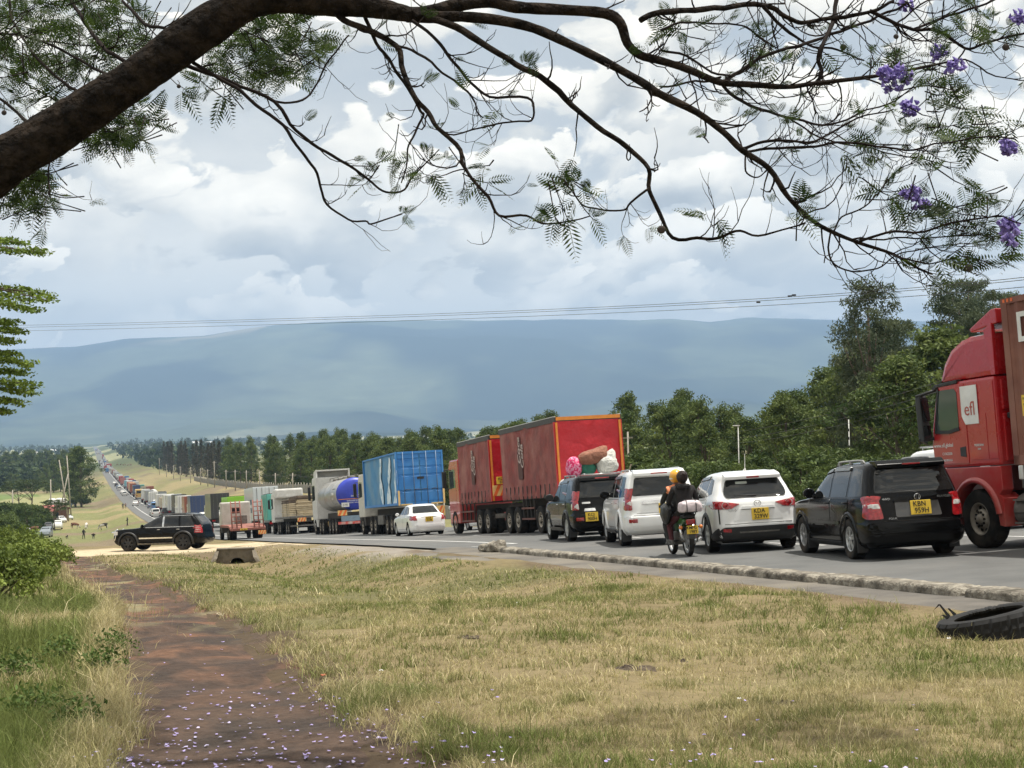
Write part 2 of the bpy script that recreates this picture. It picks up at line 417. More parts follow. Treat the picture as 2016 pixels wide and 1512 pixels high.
# sandy ground where the side track leaves the road
tr = sm(58, 62, UU)*(1-sm(80, 86, UU))*sm(-8, -3, VV)*(VV < 10.3)
C = lerp3(C, sand, tr*sm(0.30, 0.46, n1+0.1*sm(62,72,UU)))
C = lerp3(C, soil, 0.7*sm(52, 56, UU)*(1-sm(59, 63, UU))*sm(-3, 0, VV)*(1-sm(8, 10, VV))*sm(0.42, 0.56, n1))
gr = sm(36, 40, UU)*(1-sm(57, 60, UU))*sm(6.6, 8.2, VV)*(VV < 10.4)          # gravelly strip beside the broken asphalt edge
C = lerp3(C, (0.24,0.215,0.185), gr*sm(0.38, 0.55, n1+0.08))
C = lerp3(C, soil, 0.8*sm(8.3, 8.75, VV)*(VV < 9)*(UU < 40)*sm(0.35, 0.5, n1))
# fields in the valley
mid = sm(95, 150, UU)
C = lerp3(C, (0.245,0.205,0.11), mid*(1-sm(900, 1500, UU)))
C = lerp3(C, (0.17,0.165,0.075), mid*0.9*sm(0.44, 0.58, fbm(GX*0.025+2, GY*0.012, 5)+0.5))
C = lerp3(C, (0.15,0.115,0.085), mid*0.7*sm(0.58, 0.64, fbm(GX*0.05+12, GY*0.02, 4)+0.5))
C = lerp3(C, (0.15,0.165,0.065), mid*0.8*sm(0.45, 0.60, n2)*(VV < 9.5))
plot = fbm(np.floor(GX/70)*3.7, np.floor(GY/110)*2.3, 2)+0.5
leftf = sm(-4, -12, VV)*sm(150, 200, UU)
C = lerp3(C, (0.10,0.165,0.045), leftf*0.9*sm(0.30, 0.45, plot))
C = lerp3(C, (0.27,0.25,0.13), leftf*sm(0.52, 0.6, plot)*0.8)
farc = sm(900, 1600, UU)
plot2 = fbm(np.floor(GX/260)*1.7+0.3*n2, np.floor(GY/600)*2.9, 2)+0.5
C = lerp3(C, (0.07,0.09,0.04), farc*0.9)
C = lerp3(C, (0.24,0.24,0.13), farc*sm(0.50, 0.62, plot2))
C = C * (0.82 + 0.36*(fbm(GX*2.3, GY*2.3, 3)+0.5))[..., None]
gme = npmesh('ground', np.stack([GX, GY, GZ], -1).reshape(-1, 3), gridfaces(nu, nv), vmat('ground_soil_and_turf', 0.95, 0.22, 5.0, 0.1, bump=0.03, bscale=14), smooth=True, colr=C.reshape(-1, 3))
struct(link('ground', gme), 'dry grassy roadside ground falling away into the valley', 'ground')

# ---- trodden earth path
pu = np.concatenate([np.arange(-6, 60, 0.18), np.arange(60, 66, 0.3)]); pk = np.linspace(-1, 1, 22)
PU, PK = np.meshgrid(pu, pk, indexing='ij')
edge = 1 + 0.28*fbm(PU*1.3, np.sign(PK)*7+3, 4)*2 + 0.10*fbm(PU*5, np.sign(PK)*3, 2)
PV = path_c(PU) + PK*path_w(PU)*np.clip(edge, 0.6, 1.5)
PX, PY = PU*SA+PV*CA, PU*CA-PV*SA
PZ = ground_z(PX, PY) + 0.022*(1-np.abs(PK)**4) - 0.008 + 0.02*fbm(PX*3, PY*3, 4)
pn = fbm(PX*1.1, PY*1.1, 4)+0.5
PC = lerp3((0.060,0.042,0.032), (0.150,0.076,0.045), sm(0.40, 0.62, pn)*0.8*sm(9, 18, PU)+0.12)
PC = lerp3(PC, (0.034,0.027,0.023), sm(0.5, 0.62, fbm(PX*2.5+4, PY*2.5, 3)+0.5)*0.7)
PC = lerp3(PC, (0.22,0.20,0.11), 0.7*sm(0.56, 0.66, fbm(PX*1.7+9, PY*0.9, 4)+0.5)*sm(14, 24, PU))
pme = npmesh('path', np.stack([PX, PY, PZ], -1).reshape(-1, 3), gridfaces(*PU.shape), vmat('trodden_red_earth', 0.9, 0.35, 9.0, 0.25, bump=0.025, bscale=18), smooth=True, colr=PC.reshape(-1, 3))
struct(link('path', pme), 'trodden reddish brown earth path strewn with purple petals', 'path')

# ---- carriageway
ru = np.concatenate([np.arange(-40, 130, 1.5), np.arange(130, 700, 8.0), np.geomspace(700, 5200, 50)])
def ribbon(v0, v1, u_arr, dz, nvv=2, jag=0.0):
    k = np.linspace(0, 1, nvv); A, B = np.meshgrid(u_arr, k, indexing='ij')
    lo = v0(A) if callable(v0) else v0
    V = lo + (v1-lo)*B; X, Y = A*SA+V*CA, A*CA-V*SA
    return np.stack([X, Y, road_z(A, V)+dz], -1).reshape(-1, 3), gridfaces(len(u_arr), nvv)
asph = mat('worn_asphalt', (0.130,0.132,0.130), (0.098,0.100,0.099), 0.85, 1.2, 8, bump=0.004, bscale=90, c3=(0.145,0.142,0.136), s3=0.25, spec=0.3)
asph_old = mat('dusty_old_asphalt', (0.155,0.143,0.128), (0.105,0.098,0.09), 0.95, 2.2, 8, bump=0.008, bscale=60, c3=(0.20,0.18,0.15), s3=0.5, spec=0.1)
conc = mat('weathered_rough_concrete', (0.37,0.34,0.285), (0.17,0.15,0.125), 0.95, 7.0, 9, bump=0.06, bscale=22, c3=(0.10,0.09,0.075), s3=3.0, spec=0.1, contrast=(0.38,0.58))
paintw = mat('road_paint_white', (0.62,0.62,0.60), (0.38,0.38,0.37), 0.8, 6.0, 6, contrast=(0.3,0.55))
def redge(A): return RL - 0.0*A - sm(32, 40, A)*0.05 + 0.22*fbm(A*0.6, A*0+2, 4)*sm(38, 44, A) - 0.2*sm(36, 40, A)
V, Fc = ribbon(redge, RRt, ru, 0.0, 14)
road = struct(link('road', npmesh('road', V, Fc, asph, smooth=True)), 'dark asphalt highway running straight down into the valley', 'road')
road_paint = []
def marking(u0, u1, v, w=0.12):
    a = np.arange(u0, u1+0.01, max(0.5, (u1-u0)/max(1, int((u1-u0)/3)))) if u1-u0 < 300 else np.geomspace(u0, u1, 90)
    V, Fc = ribbon(v-w/2, v+w/2, a, 0.006)
    link('lane_marking', npmesh('lane_marking', V, Fc, paintw), road)
marking(40.2, 130, 11.95, 0.14); marking(130.5, 420, 11.95, 0.16)
for k in range(14): marking(6+k*5.2, 8.6+k*5.2, 14.75)
marking(6, 130, 17.9, 0.12); marking(130.5, 420, 17.9, 0.14); marking(420.5, 2600, 14.9, 0.2)
V, Fc = ribbon(10.6, 12.0, np.array([40.0, 40.16]), 0.007); link('lane_marking', npmesh('lane_marking', V, Fc, paintw), road)

# ---- old asphalt walkway outside the kerb, with its broken ledge
wu = np.arange(-10, 41.0, 0.25)
WU, WK = np.meshgrid(wu, np.array([0, 0.004, 0.02, 0.3, 0.6, 0.85, 1.0]), indexing='ij')
wl0 = 8.86 + 0.10*fbm(WU*0.8, WU*0, 4) - 0.85*sm(27, 33, WU) + 1.7*sm(36, 41, WU) + 0.05*fbm(WU*4, WU*0+5, 2)
WV = wl0 + (10.3-wl0)*WK
WX, WY = WU*SA+WV*CA, WU*CA-WV*SA
WZ = road_z(WU, WV) + 0.012 - 0.05*sm(22, 10, WU)*0; WZ = WZ - np.where(WK == 0, 0.30, 0) - np.where(WK == 0.004, 0.012, 0)
struct(link('walkway', npmesh('walkway', np.stack([WX, WY, WZ], -1).reshape(-1, 3), gridfaces(*WU.shape), asph_old, smooth=False)), 'dusty old asphalt walkway with a broken edge beside the kerb', 'walkway')

# ---- rough concrete kerb: cast lengths with lumpy worn tops
kerb = thing('kerb', 'rough weathered concrete kerb between road and walkway', 'kerb'); kerb['kind'] = 'structure'
u0 = 8.0
kr = random.Random(3)
while u0 < 34.6:
    ln = min(kr.uniform(2.6, 4.2), 34.8-u0); n = max(6, int(ln/0.085)); sec = 11
    vs2 = []; fs2 = []
    wj = kr.uniform(-0.03, 0.03)
    for i in range(n+1):
        t = i/n; u = u0+0.012+(ln-0.024)*t
        e = 1.0 - 0.35*(max(0, 1-min(t, 1-t)*ln/0.10))**2
        for k in range(sec):
            a = math.pi*k/(sec-1); c, s_ = math.cos(a), math.sin(a)
            hw, hh = 0.23, 0.160
            q = 0.36
            vv = -math.copysign(abs(c)**q, c)*hw*e; zz = (abs(s_)**q)*hh*e
            nzz = mnoise.noise(Vector((u*2.6, vv*5, zz*5)))*0.035 + mnoise.noise(Vector((u*9, vv*14, zz*14)))*0.028
            if kr.random() < 0.01: nzz -= 0.02
            v_ = 10.08+wj+vv*(1+nzz*2); z_ = zz*(1+nzz*3.2)
            x, y = uv(u, v_); vs2.append((x, y, float(road_z(u, 9.95))+z_-0.03))
    for i in range(n):
        for k in range(sec-1): fs2.append((i*sec+k, (i+1)*sec+k, (i+1)*sec+k+1, i*sec+k+1))
    fs2.append(tuple(range(sec))); fs2.append(tuple(n*sec+k for k in range(sec))[::-1])
    mb = MB(); mb.add(vs2, fs2, 0, True); mb.build('kerb_length', conc, kerb)
    u0 += ln + kr.uniform(0.005, 0.03)
mb = MB()                                           # broken lump where the kerb ends
for k in range(3):
    bm = bmesh.new(); bmesh.ops.create_icosphere(bm, subdivisions=3, radius=1)
    for w in bm.verts:
        d = 1+0.35*mnoise.noise(w.co*1.6+Vector((k*7,0,0)))+0.12*mnoise.noise(w.co*5)
        w.co = Vector((w.co.x*0.20*d, w.co.y*0.26*d, max(-0.05, w.co.z*(0.24-0.05*k)*d)))
    x, y = uv(34.95+0.33*k, 9.95-0.1*k+0.05); mb.M = Matrix.Translation((x, y, float(road_z(35+0.3*k, 9.9))+0.08))
    mb.bm(bm, 0, True)
mb.build('broken_kerb_end', conc, kerb)

# ---- far mountain range
azp = np.array([-200, 0, 150, 250, 400, 480, 620, 750, 900, 1100, 1300, 1400, 1480, 1560, 1650, 1800, 2016, 2300], float)
rdy = np.array([700, 690, 683, 668, 662, 650, 637, 631, 630, 628, 631, 634, 625, 627, 630, 633, 640, 660], float)
npx = 420; pxs = np.linspace(-1500, 3500, npx); rr = np.concatenate([np.linspace(4200, 9000, 40), np.linspace(9100, 15000, 80), np.linspace(15200, 22000, 24)])
HZ = np.zeros((len(rr), npx)); HX = HZ.copy(); HY = HZ.copy()
rp_ = np.interp(pxs, azp, rdy); 
for j, px in enumerate(pxs):
    q = at(px, rp_[j], 14000.0); dirx, diry = q.x/14000, q.y/14000; rz = q.z
    x = dirx*rr; y = diry*rr
    s = np.clip((rr-4600)/(14000-4600), 0, 1)
    prof = 0.10*sm(0, 0.45, s) + 0.30*sm(0.2, 0.75, s) + 0.60*sm(0.45, 1.0, s)
    gully = np.abs(fbm(x*0.00042+3, y*0.00022, 5))*2
    hump = fbm(x*0.00016+1, y*0.0003+8, 3)
    z = -16 + (rz+16)*(prof - (0.34*gully - 0.09*hump)*np.sin(np.pi*np.clip(s,0,1))**0.8*sm(0,0.2,s))
    z = np.where(rr > 14000, rz - (rr-14000)*0.08, z) + np.where(s > 0.9, fbm(x*0.004, y*0.004, 3)*26*sm(0.9,1,s), 0)
    HX[:, j] = x; HY[:, j] = y; HZ[:, j] = z
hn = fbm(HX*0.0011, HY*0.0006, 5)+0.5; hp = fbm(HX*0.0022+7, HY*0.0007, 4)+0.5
S2 = np.broadcast_to(np.clip((rr-4600)/9400, 0, 1)[:, None], HZ.shape)
HC = lerp3((0.012,0.024,0.016), (0.060,0.078,0.042), sm(0.40, 0.60, hn))
HC = lerp3(HC, (0.42,0.40,0.24), 0.9*sm(0.54, 0.62, fbm(HX*0.0016+7, HY*0.0011, 5)+0.5)*(1-sm(0.06, 0.42, S2)))  # pale patches here and mid-slope: fields, plus sunlit spots put into the colour
HC = lerp3(HC, (0.13,0.15,0.085), 0.6*sm(0.55, 0.66, fbm(HX*0.0006+2, HY*0.0004, 4)+0.5)*sm(0.3, 0.6, S2))
HC = lerp3(HC, (0.26,0.22,0.15), 0.8*sm(0.52, 0.60, fbm(HX*0.0013+11, HY*0.001, 4)+0.5)*sm(0.80, 0.92, S2)*(HX < -2300))
hme = npmesh('hills', np.stack([HX, HY, HZ], -1).reshape(-1, 3), gridfaces(len(rr), npx)[:, ::-1], vmat('distant_forest_fields_sunlit_spots', 0.95, 0.3, 0.004, 0.05), smooth=True, colr=HC.reshape(-1, 3))
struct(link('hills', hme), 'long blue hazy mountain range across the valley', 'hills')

# ---- the air between: one even volume round everything
hz = MB(); hz.box((-18000, -700, -120), (18000, 25000, 1260))
hzm = bpy.data.materials.new('valley_haze'); hzm.use_nodes = True; ht = hzm.node_tree
for n in list(ht.nodes): ht.nodes.remove(n)
pv = ht.nodes.new('ShaderNodeVolumePrincipled'); ho = ht.nodes.new('ShaderNodeOutputMaterial')
pv.inputs['Color'].default_value = (0.44, 0.66, 1.0, 1); pv.inputs['Density'].default_value = 0.98e-4; pv.inputs['Anisotropy'].default_value = 0.0
ht.links.new(pv.outputs[0], ho.inputs['Volume'])
ho_ = hz.build('haze', hzm); tag(ho_, 'pale blue haze filling the air of the valley', 'haze', kind='stuff')

# ---- grass: blades as real geometry, thinning with distance
def blades(n, dmin, dmax, hfun, wmul, seed, keep):
    g = np.random.default_rng(seed)
    d = np.sqrt(g.random(n)*(dmax**2-dmin**2)+dmin**2); k = g.random(n)*2-1
    x = k*(0.385*d+1.2); y = d
    # tufts: pull points towards clump centres
    th = vn(x*4.1, y*4.1)*12.6; pull = 0.10*vn(x*1.7+50, y*1.7); x = x+np.cos(th)*pull; y = y+np.sin(th)*pull
    u, v = to_uv(x, y); m = keep(u, v, x, y, g.random(n)); x, y, u, v = x[m], y[m], u[m], v[m]; n = len(x)
    z = ground_z(x, y) - 0.01
    h, grn = hfun(u, v, x, y, g); a = g.random(n)*2*np.pi; lean = (0.2+1.3*g.random(n)**1.5)*h
    w = wmul*(0.45+0.9*g.random(n)); tx, ty = np.cos(a), np.sin(a); sx, sy = -ty, tx
    b = g.random(n)*2*np.pi; sx, sy = np.cos(b), np.sin(b)
    V = np.empty((n, 5, 3), np.float32)
    V[:, 0] = np.stack([x-sx*w, y-sy*w, z], -1); V[:, 1] = np.stack([x+sx*w, y+sy*w, z], -1)
    mx, my, mz = x+tx*lean*0.32, y+ty*lean*0.32, z+h*0.62
    V[:, 2] = np.stack([mx-sx*w*0.75, my-sy*w*0.75, mz], -1); V[:, 3] = np.stack([mx+sx*w*0.75, my+sy*w*0.75, mz], -1)
    V[:, 4] = np.stack([x+tx*lean, y+ty*lean, z+h*(0.85+0.2*g.random(n))], -1)
    i = (np.arange(n)*5)[:, None]
    T = np.concatenate([i+np.array([[0,1,3]]), i+np.array([[0,3,2]]), i+np.array([[2,3,4]])], 1).reshape(-1, 3)
    c = lerp3((0.47,0.40,0.215), (0.165,0.20,0.06), np.clip(grn, 0, 1)); c = c*(0.55+0.85*g.random(n))[:, None]
    straw = g.random(n) < 0.22*(1-np.clip(grn,0,1)); c[straw] = np.array((0.68,0.59,0.37))*(0.8+0.4*g.random(straw.sum()))[:, None]
    return V.reshape(-1, 3), T, np.repeat(c, 5, 0)
def keepf(u, v, x, y, r):
    pc = np.abs(v-path_c(u))/path_w(u) + 0.5*fbm(u*1.3, np.sign(v-path_c(u))*7+3, 4)
    pp = sm(0.80, 1.12, pc) + 0.03*sm(14, 24, u)
    bare = 0.9*sm(0.61, 0.69, fbm(x*1.1+20, y*1.1, 5)*1.1+0.5)          # worn patches
    led = sm(8.3, 8.8, v)*0.5
    trk = sm(57, 61, u); grv = sm(37, 40, u)*sm(6.6, 8.0, v)*0.85
    edgew = np.where(u > 27, 7.95, 8.75)
    return (r < pp*(1-bare)*(1-led)*(1-trk)*(1-grv)) & (v < edgew)
def hf(u, v, x, y, g):
    n = len(u); left = sm(0.2, -0.25, v-path_c(u)); nearp = np.exp(-((np.abs(v-path_c(u))-path_w(u))/0.35)**2)
    nz = fbm(x*0.6+3, y*0.6, 5)*1.15+0.5; nz2 = fbm(x*2.3, y*2.3+8, 4)*1.2+0.5
    h = (0.020+0.065*g.random(n)**1.8)*(0.35+1.25*nz2)*(0.7+0.7*nz)
    h = h*(1+0.6*nearp*(1-left)) + left*(0.04+0.14*g.random(n)**1.4)*(0.4+nz)
    tall = g.random(n) < 0.015+0.16*sm(0.60, 0.74, fbm(x*3.1+40, y*3.1, 3)*1.3+0.5); h = np.where(tall, h*1.7+0.035, h)
    sw = np.exp(-((v-5.0)/2.0)**2)*sm(18, 40, u)
    grn = 0.16+0.50*sm(0.44, 0.64, nz)+0.42*sm(0.45,0.68,nz2) + 0.26*np.exp(-((y-7)/2.2)**2) + 0.25*sw - 0.22*nearp
    grn = grn*(1-left) + left*(0.12+1.1*sm(-0.10, -0.55, v-path_c(u)+path_w(u))*sm(0.34, 0.50, nz2*0.5+nz*0.5+0.16*sm(14,8,y)) + 0.35*sm(11, 7, y))
    return h, grn + 0.16*g.standard_normal(n)
Vs, Ts, Cs = [], [], []; off = 0
for (n, a, b, wm, sd_) in ((260000, 5.4, 11, 0.0021, 1), (260000, 11, 22, 0.0036, 2), (140000, 22, 40, 0.008, 3), (60000, 40, 64, 0.017, 4)):
    V, T, c = blades(n, a, b, hf, wm, sd_, keepf); Vs.append(V); Ts.append(T+off); Cs.append(c); off += len(V)
go = link('grass', npmesh('grass', np.concatenate(Vs), np.concatenate(Ts), vmat('grass_blades', 0.75, 0.12, 0.8, 0.15, transl=0.3), colr=np.concatenate(Cs)))
tag(go, 'dry yellow and green grass covering the verge and path edges', 'grass', kind='stuff')

# ---- fallen jacaranda petals
g = np.random.default_rng(21); n = 2500
d = 5.6+np.abs(g.standard_normal(n))**1.2*2.7; k = g.random(n)*1.9-0.98
k = np.where(g.random(n) < 0.7, -0.86+g.random(n)*0.85, k)
x = k*0.37*d; y = d; z = ground_z(x, y)
u, v = to_uv(x, y); onp = np.abs(v-path_c(u)) < path_w(u)*0.95
kp = onp | (g.random(n) < 0.55*np.exp(-((y-6.6)/1.8)**2)*(k < 0.75)); x, y, z, onp = x[kp], y[kp], z[kp], onp[kp]; n = len(x)
z = z + np.where(onp, 0.024, 0.045+0.03*g.random(n)); s = 0.0055+0.0075*g.random(n)**1.5; a = g.random(n)*6.28
V = np.empty((n, 6, 3)); ca, sa = np.cos(a)*s, np.sin(a)*s; l = 1.5+0.9*g.random(n)
for i, (p, q, hh) in enumerate(((-1, 0, 0.3), (-0.3, -0.8, 0.9), (-0.3, 0.8, 0.2), (0.5, -0.9, 0.1), (0.5, 0.9, 1.0), (1.1, 0.1, 0.5))):
    V[:, i, 0] = x+ca*p*l-sa*q; V[:, i, 1] = y+sa*p*l+ca*q; V[:, i, 2] = z+hh*s*1.1*g.random(n)
i = (np.arange(n)*6)[:, None]
T = np.concatenate([i+np.array([[0,1,2]]), i+np.array([[1,3,2]]), i+np.array([[2,3,4]]), i+np.array([[3,5,4]])], 1).reshape(-1, 3)
pc_ = np.array((0.42,0.35,0.66))*(0.75+0.5*g.random(n))[:, None]; pc_ += (g.random(n) < 0.25)[:, None]*np.array((0.12,0.14,0.06))
po = link('fallen_petals', npmesh('fallen_petals', V.reshape(-1, 3), T, vmat('jacaranda_petal', 0.6, 0.1, 30, 0.2, transl=0.2), colr=np.repeat(pc_, 6, 0)))
tag(po, 'purple jacaranda petals scattered over the path and near grass', 'petals', kind='stuff')
# ================================================================== vehicles: helpers
def dusty_paint(name, c, rough=0.28, dust=0.35, coat=0.8, metal=0.0, objcolor=False, dustc=(0.30,0.24,0.18), top=1.2, spec=0.5):
    """car paint with road dust that thins out upwards (object z)"""
    if name in MATS: return MATS[name]
    m, t, b = nt(name); N = t.nodes; L = t.links
    tcn = N.new('ShaderNodeTexCoord'); sp = N.new('ShaderNodeSeparateXYZ'); L.new(tcn.outputs['Object'], sp.inputs[0])
    nz = N.new('ShaderNodeTexNoise'); nz.inputs['Scale'].default_value = 3.5; nz.inputs['Detail'].default_value = 7; nz.inputs['Roughness'].default_value = 0.65; L.new(tcn.outputs['Object'], nz.inputs['Vector'])
    mr = N.new('ShaderNodeMapRange'); L.new(sp.outputs[2], mr.inputs[0]); mr.inputs[1].default_value = 0.1; mr.inputs[2].default_value = top; mr.inputs[3].default_value = dust; mr.inputs[4].default_value = dust*0.12
    ml = N.new('ShaderNodeMath'); ml.operation = 'MULTIPLY'; L.new(mr.outputs[0], ml.inputs[0])
    m2 = N.new('ShaderNodeMapRange'); L.new(nz.outputs['Fac'], m2.inputs[0]); m2.inputs[1].default_value = 0.3; m2.inputs[2].default_value = 0.7; m2.inputs[3].default_value = 0.3; m2.inputs[4].default_value = 1.5
    L.new(m2.outputs[0], ml.inputs[1])
    mx = N.new('ShaderNodeMix'); mx.data_type = 'RGBA'; L.new(ml.outputs[0], mx.inputs[0]); mx.inputs[6].default_value = (*c, 1); mx.inputs[7].default_value = (*dustc, 1)
    if objcolor:
        oi = N.new('ShaderNodeObjectInfo'); L.new(oi.outputs['Color'], mx.inputs[6])
    L.new(mx.outputs[2], b.inputs['Base Color'])
    ad = N.new('ShaderNodeMath'); ad.operation = 'MULTIPLY_ADD'; L.new(ml.outputs[0], ad.inputs[0]); ad.inputs[1].default_value = 0.6; ad.inputs[2].default_value = rough; L.new(ad.outputs[0], b.inputs['Roughness'])
    cw = N.new('ShaderNodeMath'); cw.operation = 'MULTIPLY_ADD'; L.new(ml.outputs[0], cw.inputs[0]); cw.inputs[1].default_value = -coat; cw.inputs[2].default_value = coat; cw.use_clamp = True; L.new(cw.outputs[0], b.inputs['Coat Weight'])
    _in(b, 'Coat Roughness', 0.05); _in(b, 'Metallic', metal); _in(b, 'Specular IOR Level', spec)
    MATS[name] = m; return m
P_black = dusty_paint('black_car_paint', (0.002,0.0022,0.0028), 0.16, 0.006, 0.14, spec=0.14)
P_white = dusty_paint('white_car_paint', (0.80,0.81,0.81), 0.30, 0.07)
P_grey = dusty_paint('dark_grey_car_paint', (0.045,0.05,0.055), 0.28, 0.2)
P_silver = dusty_paint('silver_car_paint', (0.48,0.49,0.50), 0.3, 0.15)
P_any = dusty_paint('far_vehicle_paint', (1,1,1), 0.4, 0.18, 0.4, objcolor=True)
P_red = dusty_paint('red_cab_paint', (0.42,0.004,0.010), 0.24, 0.50, 0.6, dustc=(0.34,0.17,0.13), top=2.1)
glassm = mat('tinted_car_glass', (0.008,0.009,0.010), (0.012,0.013,0.013), 0.03, 1.5, 2, spec=0.6)
glassc = mat('clear_cab_glass', (0.05,0.07,0.07), (0.035,0.05,0.05), 0.04, 1.2, 2, spec=0.8)
rubber = mat('dusty_tyre_rubber', (0.024,0.023,0.022), (0.012,0.012,0.012), 0.9, 9, 5, c3=(0.055,0.046,0.038), s3=3.0, spec=0.2)
plast = mat('black_plastic_trim', (0.022,0.022,0.023), (0.015,0.015,0.016), 0.55, 8, 4)
dark = mat('dark_underbody', (0.012,0.012,0.012), (0.02,0.018,0.016), 0.9, 4, 4, spec=0.1)
alloy = mat('silver_alloy', (0.55,0.56,0.57), (0.40,0.40,0.40), 0.35, 6, 4, metal=0.8)
chrome = mat('chrome_trim', (0.75,0.75,0.75), (0.6,0.6,0.6), 0.15, 8, 3, metal=1.0)
lampred = mat('red_tail_lamp', (0.42,0.012,0.016), (0.22,0.006,0.010), 0.12, 14, 3, coat=0.8, contrast=(0.4,0.6))
lampclear = mat('clear_lamp', (0.70,0.70,0.68), (0.45,0.42,0.40), 0.15, 14, 3, coat=0.8)
lampamber = mat('amber_lamp', (0.75,0.22,0.03), (0.5,0.14,0.02), 0.2, 10, 3, coat=0.5)
platey = mat('yellow_number_plate', (0.80,0.55,0.05), (0.72,0.48,0.05), 0.5, 20, 3)
ink = mat('black_lettering', (0.01,0.01,0.01), (0.014,0.014,0.014), 0.6)
whitep = mat('white_panel_paint', (0.72,0.72,0.70), (0.58,0.57,0.54), 0.55, 2.5, 6)
whitel = mat('white_lettering', (0.80,0.80,0.78), (0.66,0.66,0.64), 0.6, 3)
steel = mat('dirty_grey_steel', (0.19,0.18,0.165), (0.10,0.092,0.082), 0.7, 5, 6, metal=0.3)
chass = mat('truck_chassis_black', (0.03,0.028,0.026), (0.05,0.042,0.035), 0.8, 3, 5)

